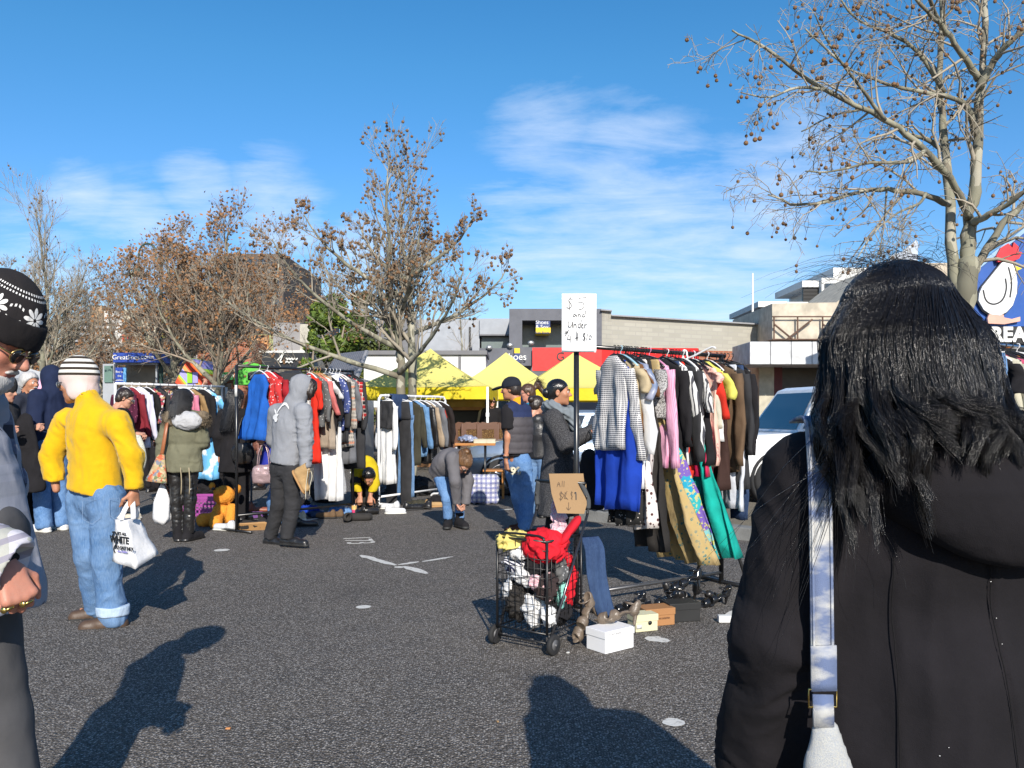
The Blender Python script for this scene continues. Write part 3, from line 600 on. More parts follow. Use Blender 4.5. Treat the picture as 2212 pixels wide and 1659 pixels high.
# lamp post with two crook arms and a banner
o=empty('street_lamp','tall dark green double headed street lamp with yellow and blue banner','street lamp',tuple(at(348,0,25.6)*[1,1,0])); OO=np.array(o.location); LG=paint('lamp_green',(.02,.055,.045),.5)
part('pole',lambda mb:mb.tube([at(348,0,25.6)*[1,1,0],at(348,800,25.6),at(348,530,25.6)],[.09,.07,.045],10),LG,o,OO,True)
for s_ in(-1,1):
    def arm(mb):
        P=[at(348+s_*(4+q*.5),570-q*1.1,25.6) for q in range(0,20,4)]
        a=np.linspace(0,PI*1.0,9); P+= [at(348+s_*(29+19*-math.cos(q)),548-22*math.sin(q),25.6) for q in a]+[at(348+s_*49,570,25.6)]
        mb.tube(P,.03,8)
    part('arm',arm,LG,o,OO,True)
    def hd(mb):
        p=at(348+s_*52,592,25.6); a=np.arange(14)/14*2*PI
        mb.loft([[p+[r*math.cos(q),r*math.sin(q),z] for q in a] for r,z in((.04,.30),(.09,.28),(.13,.12),(.19,.05),(.36,-.02),(.37,-.05))])
    part('lamp_head',hd,LG,o,OO,True)
bn=part('banner',lambda mb:mb.loft([[at(351,650+q*8,25.6)+[0,-.04,0],at(362.5+q*1.0,650+q*8,25.6)+[.0,-.04-.05*math.sin(q*.6),0],at(362.5+q*1.0,650+q*8,25.6)+[0,-.035-.05*math.sin(q*.6),0],at(351,650+q*8,25.6)+[0,-.035,0]] for q in range(11)],0),patterned('banner_cloth',lambda t:t.mix(t.math('GREATER_THAN',t.math('SUBTRACT',t.math('MULTIPLY',t.sep()[0],1.8),t.sep()[2]),-3.25),t.ramp(t.noise(9,2),[(.40,(.70,.58,.08)),(.56,(.66,.60,.12)),(.6,(.08,.12,.10))]),(.16,.33,.62))),o,OO)
# distant tree line so the horizon is closed
# ================================================================== trees
t=NT('plane_bark'); v=t.map((1,1,.45)); a=t.noise(7,4,v); p_=t.sep(t.vor(9,t.mix(.25,v,t.noise(5,3,v,out='Color')),out='Color'))[0]
c=t.ramp(p_,[(0,(.16,.155,.115)),(.3,(.24,.235,.17)),(.55,(.33,.32,.24)),(.75,(.19,.17,.125)),(.9,(.40,.38,.30))],'CONSTANT'); c=t.mix(t.math('MULTIPLY',a,.5),c,(.10,.085,.06)); t.col(c); t.p(rough=.85); t.bump(t.math('ADD',a,t.math('MULTIPLY',p_,.5)),.5,.015); BARK=t.m
TWIG=paint('twig_bark',(.34,.30,.235),.85,dirt=.3); TWIGB=paint('brown_twig_bark',(.31,.25,.19),.9,dirt=.35)
t=NT('seed_ball_brown'); n=t.noise(40,3); t.col(t.mix(n,(.10,.055,.028),(.30,.17,.085))); t.p(rough=.95); t.bump(t.vor(140),.8,.01); BALL=t.m
t=NT('dry_leaf'); t.col(t.mix(t.noise(9,2),(.20,.085,.03),(.33,.17,.07))); t.p(rough=.9); DLEAF=t.m
class Tree:
    def __init__(s,seed,end_r=.003): s.rs=np.random.RandomState(seed); s.wood=MB(); s.twig=MB(); s.tips=[]; s.er=end_r
    def limb(s,P,r0,r1,lev,n=8):
        P=np.array(P,float); q=[]
        for i in range(len(P)-1):
            p0=P[max(i-1,0)];p1=P[i];p2=P[i+1];p3=P[min(i+2,len(P)-1)]
            for u in np.linspace(0,1,5)[:-1]:
                q.append(.5*((2*p1)+(-p0+p2)*u+(2*p0-5*p1+4*p2-p3)*u*u+(-p0+3*p1-3*p2+p3)*u**3))
        q.append(P[-1]); q=np.array(q); q[1:]+=s.rs.randn(len(q)-1,3)*r0*.12
        rr=r0+(r1-r0)*np.linspace(0,1,len(q))**.8; rr*=1+.07*s.rs.randn(len(q))
        (s.wood if lev<2 else s.twig).tube(q,rr,n); return q,rr
    def grow(s,p,d,L,r,lev,up=.12,droop=0.,spread=1.,maxlev=4,nc=(0,0,7,5,3),jit=.16,ratio=.5,minlen=.12):
        seg=max(3,int(5-lev*.4)) if lev<3 else 3
        P=[p]; d=d/np.linalg.norm(d)
        for i in range(seg):
            d=d+s.rs.randn(3)*jit+np.array([0,0,up-droop*lev*.2]); d/=np.linalg.norm(d); P.append(P[-1]+d*L/seg)
        P=np.array(P); rr=np.linspace(r,max(s.er,r*.35),seg+1)
        (s.wood if lev<2 else s.twig).tube(P,rr,{0:9,1:7,2:5}.get(lev,3),cap=False)
        if lev>=maxlev or L<minlen: s.tips.append(P[-1]); return
        s.child(P,rr,L,lev,up,droop,spread,maxlev,nc,jit,ratio,minlen)
    def child(s,P,rr,L,lev,up=.12,droop=0.,spread=1.,maxlev=4,nc=(0,0,7,5,3),jit=.16,ratio=.5,minlen=.12,t0=.25):
        k=nc[min(lev+1,len(nc)-1)]; N=len(P)-1
        for j in range(k):
            t=t0+(1-t0)*(j+s.rs.rand()*.8)/k; x=min(t*N,N-1e-3); i=int(x); q=P[i]+(P[i+1]-P[i])*(x-i)
            T=P[i+1]-P[i]; T/=np.linalg.norm(T)+1e-9
            a=s.rs.randn(3); a-=T*(a@T); a/=np.linalg.norm(a)+1e-9; ang=R(38+22*s.rs.rand())*spread
            d=T*math.cos(ang)+a*math.sin(ang)+np.array([0,0,.15])
            s.grow(q,d,L*ratio*(1.15-.55*t)*(.75+.5*s.rs.rand()),max(s.er,rr[i]*.5),lev+1,up,droop,spread,maxlev,nc,jit,ratio,minlen)
def finish_tree(T,name,label,base,balls=0,bsize=.017,single=0,bark=None,twig=None,leaves=0,ballmat=None,group=None,hang=.09,lsz=.05):
    base=np.array(base,float); o=empty(name,label,'tree',base,group=group)
    for mb,nm,m in((T.wood,'trunk',bark or BARK),(T.twig,'crown',twig or TWIG)):
        if mb.n: mb.V=[v-base for v in mb.V]; mb.obj(nm,m,o)
    tips=np.array(T.tips); rs=T.rs
    if balls:
        pk=tips[rs.randint(0,len(tips),balls)]; pos=pk+np.stack([rs.randn(balls)*.03,rs.randn(balls)*.03,-hang*(.3+rs.rand(balls))],1)
        dist=pos[:,1]+np.where(np.abs(pos[:,0]/pos[:,1])<.64,0,50)+np.where((pos[:,2]-1.35)/pos[:,1]<.5,0,50)
        od=np.argsort(dist); me=None; big=MB()
        for k,i in enumerate(od):
            r=bsize*(.8+.4*rs.rand())
            if k<single:
                if me is None: me=MB().sph((0,0,0),bsize,0,9,6).tube([(0,0,bsize*.9),(.004,0,hang*.6)],.0018,3).mesh('seed_ball',ballmat or BALL)
                b=link('seed_ball',me,o,pos[i]-base); b.scale=(r/bsize,)*3
            else: big.sph(pos[i]-base,r,0,6,4); big.tube([pos[i]-base+[0,0,r],pk[i]-base],.0018,3,cap=False)
        if big.n: tag(big.obj('seed_balls',ballmat or BALL,o),kind='stuff')
    if leaves:
        pk=tips[rs.randint(0,len(tips),leaves)]-base+rs.randn(leaves,3)*.12; mb=MB()
        a=rs.randn(leaves,3); a/=np.linalg.norm(a,axis=1)[:,None]; b=np.cross(a,rs.randn(leaves,3)); b/=np.linalg.norm(b,axis=1)[:,None]; sz=lsz*(.6+.8*rs.rand(leaves))[:,None]
        V=np.stack([pk-a*sz,pk+b*sz*.7,pk+a*sz,pk-b*sz*.7],1).reshape(-1,3); mb.add(V,np.arange(leaves*4).reshape(-1,4))
        tag(mb.obj('dry_leaves',DLEAF,o,smooth=False),kind='stuff')
    return o
# --- near tree on the right, limbs placed from the photograph but each at its own depth
T=Tree(3,.0025); Y0=8.9
def pl(L,y0,y1): return [at(x,y,y0+(y1-y0)*i/(len(L)-1)) for i,(x,y) in enumerate(L)]
gl=[([(2065,1440),(2072,1000),(2076,760),(2085,640),(2091,560)],Y0,Y0,.135,.10,0),
([(2082,660),(2060,600),(2053,439),(2042,307),(2029,176),(2034,0),(2026,-160),(2020,-330)],Y0-.05,Y0+.5,.075,.012,0),
([(2088,580),(2091,527),(2100,439),(2108,351),(2117,176),(2130,0),(2135,-200),(2128,-420)],Y0,Y0+.1,.09,.014,0),
([(2092,470),(2066,405),(1999,325),(1911,259),(1779,193),(1661,110),(1582,66)],Y0,7.3,.05,.009,1),
([(2050,440),(1990,418),(1933,412),(1867,412),(1797,432),(1725,443),(1660,420)],Y0,7.9,.04,.008,1),
([(2108,290),(2092,240),(2069,215),(1999,200),(1911,180),(1823,140),(1740,60)],Y0,8.3,.04,.008,1),
([(2113,171),(2080,120),(2042,66),(1990,9),(1930,-60),(1880,-150)],Y0,7.8,.04,.008,1),
([(2100,480),(2126,470),(2174,443),(2230,400),(2330,330)],Y0,8.0,.05,.01,1),
([(2095,600),(2113,570),(2152,505),(2212,439),(2300,400),(2400,300)],Y0,9.4,.065,.012,1),
([(2115,190),(2150,130),(2190,85),(2260,20),(2340,-60)],Y0,8.2,.05,.01,1),
([(2000,418),(1985,440),(1940,460),(1890,500),(1850,560)],8.4,7.7,.018,.005,1),
([(2045,330),(2000,300),(1950,285),(1880,240),(1800,250),(1730,285)],Y0+.3,9.6,.032,.007,1),
([(2034,60),(2000,-20),(1960,-120)],Y0+.3,8.0,.03,.008,1),
([(1999,325),(1960,350),(1880,352),(1800,370),(1740,370)],8.3,7.6,.024,.006,1),
([(1911,259),(1860,190),(1800,110),(1760,30)],8.0,7.2,.022,.006,1),([(1779,193),(1720,190),(1660,210),(1600,200)],7.7,7.3,.018,.005,1),
([(2040,200),(1980,110),(1920,70),(1850,40),(1790,-40)],9.0,8.4,.03,.006,1)]
for P,a,b,r0,r1,lv in gl:
    q,rr=T.limb(pl(P,a,b),r0,r1,lv,10 if lv==0 else 8); L=np.linalg.norm(np.diff(q,axis=0),axis=1).sum()
    if r0<.13: T.child(q,rr,min(L,2.3)*(.62 if lv else .50),1,up=.02,droop=.25,spread=1.05,maxlev=4,nc=(0,0,int(6+L*3.0),5,3),ratio=.56,t0=.18 if lv else .42,jit=.20)
finish_tree(T,'plane_tree','tall bare plane tree with seed balls and mottled trunk, nearest, at the right',gnd(2065,1440)*[1,0,0]+[0.0,Y0,0] if False else (at(2065,0,Y0)[0],Y0,0),balls=560,bsize=.0185,single=100,group='bare plane trees')
def auto_tree(seed,x,Y,topy,r,fork,nl,sp,name,label,nc=(0,0,9,6,4),two=False,lean=0,wid=1.,ratio=.55,**kw):
    T=Tree(seed,.0024+Y*.00006); b=np.array([(x-CX)/F*Y,Y,0]); H=at(0,topy,Y)[2]; rs=T.rs
    st=[(0,0)]+([(.13*wid,.05)] if two else [])
    for k,(ox,oy) in enumerate(st):
        P=[b+[ox,oy,0],b+[ox*1.1,oy,fork*.6],b+[lean*.3+ox*1.4,.0,fork*1.2],b+[lean*.6+ox*2+rs.randn()*.1,rs.randn()*.2,H*.55],b+[lean+ox*2+rs.randn()*.15,rs.randn()*.3,H*.8],b+[lean+ox*2+rs.randn()*.1,rs.randn()*.3,H*.97]]
        q,rr=T.limb(P,r,.012,0,10); T.child(q,rr,H*.42,1,up=.16,spread=.80,nc=(0,0,int(nc[2]*2.2),nc[3],nc[4]),ratio=ratio,t0=.3)
    for i in range(nl):
        z=fork*(.75+.9*i/nl)+rs.rand()*.2; a=i*2.4+rs.rand()*.7+seed*.9; p=b+[lean*.2,0,z]
        dv=np.array([math.cos(a)*wid,math.sin(a)*.8*wid,0]); L=(H-z)*sp*(.8+.3*rs.rand())*(1-.25*i/nl)
        uf=.62+.5*i/nl; P=[p,p+dv*L*.25+[0,0,L*.18*uf],p+dv*L*.52+[0,0,L*.42*uf],p+dv*L*.74+[0,0,L*.72*uf],p+dv*L*.86+[0,0,L*1.0*uf]]
        q,rr=T.limb(P,r*.5,.009,1,8); T.child(q,rr,L*.80,1,up=.13,spread=.95,nc=nc,ratio=ratio,t0=.22)
    return finish_tree(T,name,label,b,**kw)
auto_tree(31,868,16,352,.125,2.5,11,.66,'plane_tree','bare plane tree full of brown seed balls, in front of yellow marquee',nc=(0,0,10,7,4),two=True,wid=1.45,lean=-.25,balls=1900,bsize=.027,single=100,group='bare plane trees',hang=.10)
auto_tree(12,462,21.5,478,.16,2.2,11,.84,'plane_tree','brown leafed plane tree with forked trunk beside the brick shop',nc=(0,0,11,8,4),lean=.45,wid=.55,balls=1100,bsize=.030,leaves=2600,lsz=.045,twig=TWIGB,group='bare plane trees')
auto_tree(13,375,24,508,.15,2.6,11,.88,'plane_tree','bushy brown plane tree just behind the street lamp',nc=(0,0,11,8,4),wid=.72,balls=1000,bsize=.030,leaves=3000,lsz=.045,twig=TWIGB,group='bare plane trees')
auto_tree(14,92,25,440,.15,2.4,10,.66,'plane_tree','slender bare tree at the far left with few seed balls',nc=(0,0,13,7,4),wid=.62,balls=260,bsize=.03,group='bare plane trees')
auto_tree(15,240,34,600,.14,1.5,8,.66,'plane_tree','low rust brown tree in front of tan apartments',nc=(0,0,10,6,4),wid=1.1,balls=300,bsize=.035,leaves=1900,twig=TWIGB,group='bare plane trees',lsz=.05)
auto_tree(16,1000,30,640,.08,1.2,7,.40,'bare_sapling','thin upright bare sapling in front of pale grey wall',nc=(0,0,8,4,2),wid=.5,balls=60,bsize=.04,group='bare plane trees')
auto_tree(17,590,36,505,.16,2.0,8,.55,'plane_tree','rusty leafed tree in front of the dark office tower',nc=(0,0,10,6,4),wid=.8,balls=400,bsize=.04,leaves=3600,twig=TWIGB,group='bare plane trees',lsz=.055)
auto_tree(19,330,30,570,.14,1.6,8,.6,'plane_tree','grey brown tree between the lamp and the tan apartments',nc=(0,0,10,6,4),wid=.9,balls=300,bsize=.04,leaves=2200,twig=TWIG,group='bare plane trees',lsz=.06)
auto_tree(18,-60,30,520,.14,2.0,7,.5,'plane_tree','bare tree at the left edge behind the white marquee',nc=(0,0,9,6,3),wid=.8,balls=120,bsize=.03,group='bare plane trees')
auto_tree(20,160,44,640,.13,1.4,8,.7,'plane_tree','low brown far tree above the terrace shops',nc=(0,0,9,6,3),wid=1.2,balls=0,leaves=2600,twig=TWIGB,group='bare plane trees',lsz=.09)
# green evergreen behind the middle tree
def bush(seed,cx,Y,top,wid,label,col,base=860,name='evergreen_tree',n=15000,ls=.10):
    rs=np.random.RandomState(seed); b=at(cx,0,Y)*[1,1,0]; H=at(0,top,Y)[2]; W2=wid/F*Y/2
    o=empty(name,label,'tree',b); mb=MB(); mb.tube([(0,0,0),(.05,0,H*.3),(.02,0,H*.6)],[.16,.12,.05],8)
    for k in range(6): 
        a=k*1.05; mb.tube([(0,0,H*(.2+.06*k)),(W2*.4*math.cos(a),W2*.4*math.sin(a),H*(.4+.06*k)),(W2*.7*math.cos(a),W2*.7*math.sin(a),H*(.5+.06*k))],[.07,.05,.02],6)
    mb.obj('trunk',TWIGB,o)
    C=[];Rr=[]
    for k in range(34):
        z=.08+.87*rs.rand(); w=math.sqrt(max(.05,1-((z-.55)/.5)**2)); a=rs.rand()*2*PI; r=W2*w*(.35+.6*rs.rand()); C.append((r*math.cos(a),r*math.sin(a)*.8,H*z)); Rr.append(W2*(.22+.2*rs.rand()))
    C=np.array(C);Rr=np.array(Rr); k=rs.randint(0,len(C),n); d=rs.randn(n,3); d/=np.linalg.norm(d,axis=1)[:,None]
    P=C[k]+d*(Rr[k]*(.55+.5*rs.rand(n)**.6))[:,None]; P[:,2]=np.clip(P[:,2],.1,H)
    nrm=d+rs.randn(n,3)*.6; nrm/=np.linalg.norm(nrm,axis=1)[:,None]; u=np.cross(nrm,rs.randn(n,3)); u/=np.linalg.norm(u,axis=1)[:,None]; v=np.cross(nrm,u); sz=(ls*(.6+.7*rs.rand(n)))[:,None]
    V=np.stack([P-u*sz,P+v*sz*.45,P+u*sz,P-v*sz*.45],1).reshape(-1,3)
    t=NT('leaf_'+label[:12].replace(' ','_')); g=t.n('ShaderNodeNewGeometry').outputs['Random Per Island']; t.col(t.ramp(g,[(0,sc(col,.45)),(.5,col),(.85,sc(col,1.5)),(1,(col[0]*2.6,col[1]*1.9,col[2]))])); t.p(rough=.55,spec=.4)
    q=MB(); q.add(V,np.arange(n*4).reshape(-1,4)); q.obj('crown',t.m,o,smooth=False)
bush(1,728,29,640,135,'rounded bright green evergreen behind the middle bare tree',(.07,.11,.018))
bush(2,812,33,622,120,'darker olive green tree right behind the middle trunk',(.055,.075,.02))
bush(3,672,27,700,50,'narrow green shrub beside the charcoal awning',(.08,.13,.02),n=5000,ls=.08)
# ================================================================== marquees
YEL=None
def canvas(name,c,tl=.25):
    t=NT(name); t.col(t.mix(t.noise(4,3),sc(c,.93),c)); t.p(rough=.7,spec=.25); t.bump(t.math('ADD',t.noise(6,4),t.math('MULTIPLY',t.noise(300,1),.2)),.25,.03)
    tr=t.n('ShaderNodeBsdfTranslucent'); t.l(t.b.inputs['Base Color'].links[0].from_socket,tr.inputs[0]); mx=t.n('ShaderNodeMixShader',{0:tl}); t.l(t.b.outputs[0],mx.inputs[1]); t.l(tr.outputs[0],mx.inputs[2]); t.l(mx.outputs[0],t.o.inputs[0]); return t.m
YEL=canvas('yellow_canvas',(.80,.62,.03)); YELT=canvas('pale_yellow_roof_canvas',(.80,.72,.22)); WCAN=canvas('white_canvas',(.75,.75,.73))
ALU=paint('white_steel_tube',(.72,.72,.70),.4)
def marquee(label,cx,cy,w,rz,ze,zv,zp,mats,group,name='marquee',back=None,legs=(0,1,2,3)):
    o=empty(name,label,'marquee',(cx,cy,0),rz,group); h=w/2; c=[(-h,-h),(h,-h),(h,h),(-h,h)]
    def roof(mb):
        n=14
        for k in range(4):
            a=np.array(c[k]);b=np.array(c[(k+1)%4]); V=[];
            for i in range(n+1):
                f=i/n; z=ze+(zp-ze)*(f**1.25) 
                for j in range(n+1):
                    p=(a+(b-a)*j/n)*(1-f)*(1-.04*f*(1-f)); sag=-.05*math.sin(PI*j/n)*math.sin(PI*f)-.03*math.sin(PI*j/n)*(1-f)
                    V.append((p[0],p[1],z+sag))
            mb.add(V,[[i*(n+1)+j,i*(n+1)+j+1,(i+1)*(n+1)+j+1,(i+1)*(n+1)+j] for i in range(n) for j in range(n)])
    mb=MB(); roof(mb); rf=mb.obj('canopy',mats[0],o)
    mb=MB(); rs=np.random.RandomState(int(cx*10)%99)
    for k in range(4):
        a=np.array(c[k]);b=np.array(c[(k+1)%4]); nrm=np.array([(b-a)[1],-(b-a)[0]])/w; n=40; V=[]
        for i in range(5):
            for j in range(n+1):
                p=a+(b-a)*j/n+nrm*(.004+.012*math.sin(j*.9+k)*i/4+.012*rs.rand()*i/4); V.append((*p,ze-.005-.03*math.sin(PI*j/n)*(1-i/4)+(zv-ze)*i/4))
        mb.add(V,[[i*(n+1)+j,i*(n+1)+j+1,(i+1)*(n+1)+j+1,(i+1)*(n+1)+j] for i in range(4) for j in range(n)])
    mb.obj('valance',mats[1],o)
    for k in legs:
        mb=MB(); x,y=[q*.985 for q in c[k]]; mb.box((x,y,ze/2),(.055,.055,ze-.03)); mb.box((x,y,.02),(.14,.14,.03)); mb.box((x,y,zv-.35),(.075,.075,.09)); mb.obj('leg',ALU,o,smooth=False,bevel=.006)
    if back is not None:
        mb=MB(); n=30; V=[(-h+w*j/n,h-.05+.04*math.sin(j*1.3),z) for z in(.05,ze-.05) for j in range(n+1)]; mb.add(V,[[j,j+1,n+2+j,n+1+j] for j in range(n)]); mb.obj('back_wall',back,o)
    return o
GM='yellow pop up marquees'
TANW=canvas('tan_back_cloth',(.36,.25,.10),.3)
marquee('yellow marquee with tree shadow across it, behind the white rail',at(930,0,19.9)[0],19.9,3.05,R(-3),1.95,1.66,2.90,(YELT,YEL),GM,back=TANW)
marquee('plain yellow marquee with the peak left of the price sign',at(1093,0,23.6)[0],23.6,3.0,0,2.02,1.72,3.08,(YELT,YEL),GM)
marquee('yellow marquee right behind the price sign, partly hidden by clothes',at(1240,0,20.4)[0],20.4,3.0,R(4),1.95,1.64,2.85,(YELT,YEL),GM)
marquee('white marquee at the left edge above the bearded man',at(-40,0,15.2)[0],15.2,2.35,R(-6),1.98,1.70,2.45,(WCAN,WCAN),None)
# cabinet in the dark under the first marquee
o=empty('wall_cabinet','dark open cabinet standing in the shade under the marquee','cabinet',(at(965,0,20.6)[0],20.6,0)); mb=MB(); mb.bx(-.9,.9,0,.5,0,.1); mb.bx(-.9,-.82,0,.5,.1,1.42); mb.bx(.82,.9,0,.5,.1,1.42); mb.bx(-.9,.9,0,.5,1.42,1.5); mb.obj('carcass',TIMB,o,smooth=False)
mb=MB(); mb.bx(-.82,.82,.4,.48,.1,1.42); mb.obj('back_panel',BLACK,o,smooth=False)
# ================================================================== cars
TYRE=paint('tyre_rubber',(.015,.015,.016),.8); RIM=paint('alloy_rim',(.4,.4,.42),.3,.8); CHROME=paint('chrome',(.6,.6,.62),.12,1.)
t=NT('car_glass'); t.col((.012,.018,.025)); t.p(rough=.03,spec=.9,coat=.5); CGL=t.m
def car(name,label,loc,rz,bodymat,prof,wid,wheels,wr,gh,lamps=True,trim=None):
    """nose at -x. prof: list of (x, zbottom, zbelt, halfwidth factor); gh: (x0base,x0top,x1top,x1base,zroof)"""
    o=empty(name,label,'car',loc,rz); mb=MB(); rg=[]
    for x,zb,zt,hw in prof:
        h=wid/2*hw; rg.append([(x,-h*.9,zb),(x,-h*.99,zb+.10),(x,-h,(zb+zt)/2),(x,-h*.965,zt-.06),(x,-h*.9,zt),(x,h*.9,zt),(x,h*.965,zt-.06),(x,h,(zb+zt)/2),(x,h*.99,zb+.10),(x,h*.9,zb)])
    mb.loft(rg); mb.obj('body',bodymat,o,bevel=.02)
    xb0,xt0,xt1,xb1,zr=gh; zb=max(p[2] for p in prof)-.02; h=wid/2
    mb=MB(); w0=.9*h; w1=.74*h; tk=.07
    mb.loft([[(xb0,-w0,zb),(xb1,-w0,zb),(xb1,w0,zb),(xb0,w0,zb)],[(xt0,-w1,zr-.05),(xt1,-w1,zr-.05),(xt1,w1,zr-.05),(xt0,w1,zr-.05)],[(xt0+.12,-w1*.88,zr),(xt1-.1,-w1*.88,zr),(xt1-.1,w1*.88,zr),(xt0+.12,w1*.88,zr)]]); mb.obj('roof',bodymat,o,bevel=.015,smooth=False)
    def P(x,s,f): # side surface point
        return np.array([x,s*(w0+(w1-w0)*f+.006),zb+(zr-.05-zb)*f])
    for s_ in(-1,1):
        xs=[xb0+.10]; n=3; L=(xb1-xb0)
        cuts=[0,.36,.70,1]
        for a,b in zip(cuts[:-1],cuts[1:]):
            f0,f1=.10,.90; g=lambda u,f:(xb0+L*u)*(1-f)+(xt0+(xt1-xt0)*u)*f
            q=[P(g(a,f0)+.05,s_,f0),P(g(b,f0)-.05,s_,f0),P(g(b,f1)-.05,s_,f1),P(g(a,f1)+.05,s_,f1)]; mb=MB(); mb.add(q,[[0,1,2,3] if s_<0 else [3,2,1,0]]); mb.obj('side_window',CGL,o,smooth=False)
    for nm,xa,xb,sg in(('windscreen',xb0,xt0,-1),('rear_window',xb1,xt1,1)):
        f0,f1=.08,.93; q=[(xa+(xb-xa)*f+sg*.008,s_*(w0+(w1-w0)*f-.08),zb+(zr-.05-zb)*f) for f,s_ in((f0,-1),(f0,1),(f1,1),(f1,-1))]; mb=MB(); mb.add(q,[[3,2,1,0] if sg<0 else [0,1,2,3]]); mb.obj(nm,CGL,o,smooth=False)
    for x in wheels:
        for s_ in(-1,1):
            mb=MB(); y=s_*(h-.10); a=np.arange(28)/28*2*PI
            mb.loft([[(x+r*math.cos(q),y+dy*s_,wr+r*math.sin(q)) for q in a] for r,dy in((wr*.6,-.08),(wr*.93,-.09),(wr,-.06),(wr,.06),(wr*.93,.095),(wr*.66,.09))]); w_=mb.obj('wheel',TYRE,o)
            mb=MB(); mb.loft([[(x+r*math.cos(q),y+dy*s_,wr+r*math.sin(q)) for q in a] for r,dy in((wr*.67,.07),(wr*.66,.095),(wr*.6,.08),(wr*.15,.06),(wr*.1,.09))])
            for k in range(5):
                q=k*1.2566; mb.tube([(x+wr*.1*math.cos(q),y+.085*s_,wr+wr*.1*math.sin(q)),(x+wr*.62*math.cos(q),y+.085*s_,wr+wr*.62*math.sin(q))],.03,5)
            mb.obj('rim',RIM,w_)
            mb=MB(); mb.loft([[(x+r*math.cos(q),s_*(h*wf),wr+r*math.sin(q)) for q in a] for r,wf in((wr*1.16,.80),(wr*1.16,1.004),(wr*1.06,1.004),(wr*1.06,.8))]); mb.obj('wheel_arch',TYRE,o)
    x0=prof[0][0]; x1=prof[-1][0]
    for s_ in(-1,1):
        mb=MB(); mb.box((x0+.10,s_*h*.70,.66),(.16,.30,.15)); mb.obj('headlight',paint('lamp_lens',(.6,.62,.62),.1),o,smooth=False,bevel=.03)
        mb=MB(); mb.box((xb0+.30,s_*(h+.10),zb+.08),(.10,.16,.16)); mb.box((xb0+.32,s_*(h+.0),zb+.02),(.06,.16,.04)); mb.obj('wing_mirror',trim or BLACK,o,smooth=False,bevel=.03)
    mb=MB(); mb.box((x0+.02,0,.40),(.16,wid*.94,.20)); mb.obj('bumper',trim or bodymat,o,smooth=False,bevel=.04)
    mb=MB(); mb.box((x0-.0,0,.62),(.10,wid*.42,.14)); mb.obj('grille',BLACK,o,smooth=False,bevel=.02)
    mb=MB(); mb.box((x0-.07,0,.42),(.02,.36,.11)); mb.obj('number_plate',WHITE,o,smooth=False)
    for s_ in(-1,1):
        mb=MB(); mb.bx(prof[2][0]+.5,prof[-2][0]-.4,s_*h*1.0-.012,s_*h*1.0+.012,.50,.56); mb.obj('side_trim',trim or BLACK,o,smooth=False)
    return o
SILV=paint('silver_blue_car_paint',(.22,.28,.36),.22,.5,dirt=.05,coat=.6); WCAR=paint('white_car_paint',(.70,.71,.72),.25,dirt=.04,coat=.4)
c=at(1255,0,14.3); car('parked_car','silver blue sedan parked behind the stools, nose to the left','' or (c[0],14.3,0),0,SILV,[(-2.25,.32,.62,.78),(-2.15,.26,.74,.92),(-1.3,.22,.90,1),(-.9,.22,.95,1),(.9,.22,.98,1),(1.7,.24,.98,.98),(2.15,.3,.90,.9),(2.25,.4,.72,.8)],1.74,(-1.36,1.32),.31,(-1.0,-.35,.85,1.55,1.40))
c=at(1800,0,13.2); car('parked_car','white four wheel drive parked behind the long rack, mirror out','' or (c[0],13.2,0),R(9),WCAR,[(-2.25,.42,.90,.86),(-2.15,.36,1.0,.95),(-1.2,.32,1.05,1),(.9,.32,1.07,1),(2.0,.34,1.07,.98),(2.2,.42,1.0,.9)],1.80,(-1.38,1.36),.37,(-1.05,-.62,1.85,2.1,1.76),trim=paint('grey_plastic_trim',(.05,.05,.055),.6))
# ================================================================== people
def rotz(a): c,s=math.cos(a),math.sin(a); return np.array([[c,-s,0],[s,c,0],[0,0,1]])
def rotx(a): c,s=math.cos(a),math.sin(a); return np.array([[1,0,0],[0,c,-s],[0,s,c]])
def roty(a): c,s=math.cos(a),math.sin(a); return np.array([[c,0,s],[0,1,0],[-s,0,c]])
EYEW=paint('eye_white',(.6,.58,.55),.2,dirt=.02); IRIS=paint('iris_dark',(.02,.012,.008),.1); LIPC={}
SKIN_A=skin('skin_fair',(.52,.30,.21)); SKIN_B=skin('skin_tan',(.43,.22,.13)); SKIN_C=skin('skin_ruddy',(.50,.24,.17)); LIP=skin('lip_skin',(.40,.15,.12))
HBLK=hairmat('hair_black',(.009,.0078,.0078),.24); HBRN=hairmat('hair_brown',(.06,.03,.015),.4); HGRY=hairmat('hair_grey',(.42,.41,.40),.5); HDBR=hairmat('hair_dark_brown',(.022,.013,.009),.35)
def folds(amp,f=9,az=.5,seed=0,fine=.35):
    A=np.array([1,1,az])
    def d(V,N):
        p=V*f*A+seed*3.17; w=np.stack([fbm(p*.7+11,2),fbm(p*.7+23,2),fbm(p*.7+37,2)],-1)
        return amp*(ridg(p+w*.9,2)*.5-.25+fbm(p*.6,2)*.5+fine*ridg(p*2.3+w*1.5,1)*.5)
    return d
DEF=dict(pel=(0,0,.96),che=(0,.01,1.27),nek=(0,-.015,1.475),hed=(0,.03,1.635),
 shR=(.17,-.01,1.415),elR=(.225,-.05,1.15),wrR=(.235,.02,.915),hiR=(.09,0,.93),knR=(.095,.035,.50),anR=(.10,-.02,.085),toR=(.115,.14,.03))
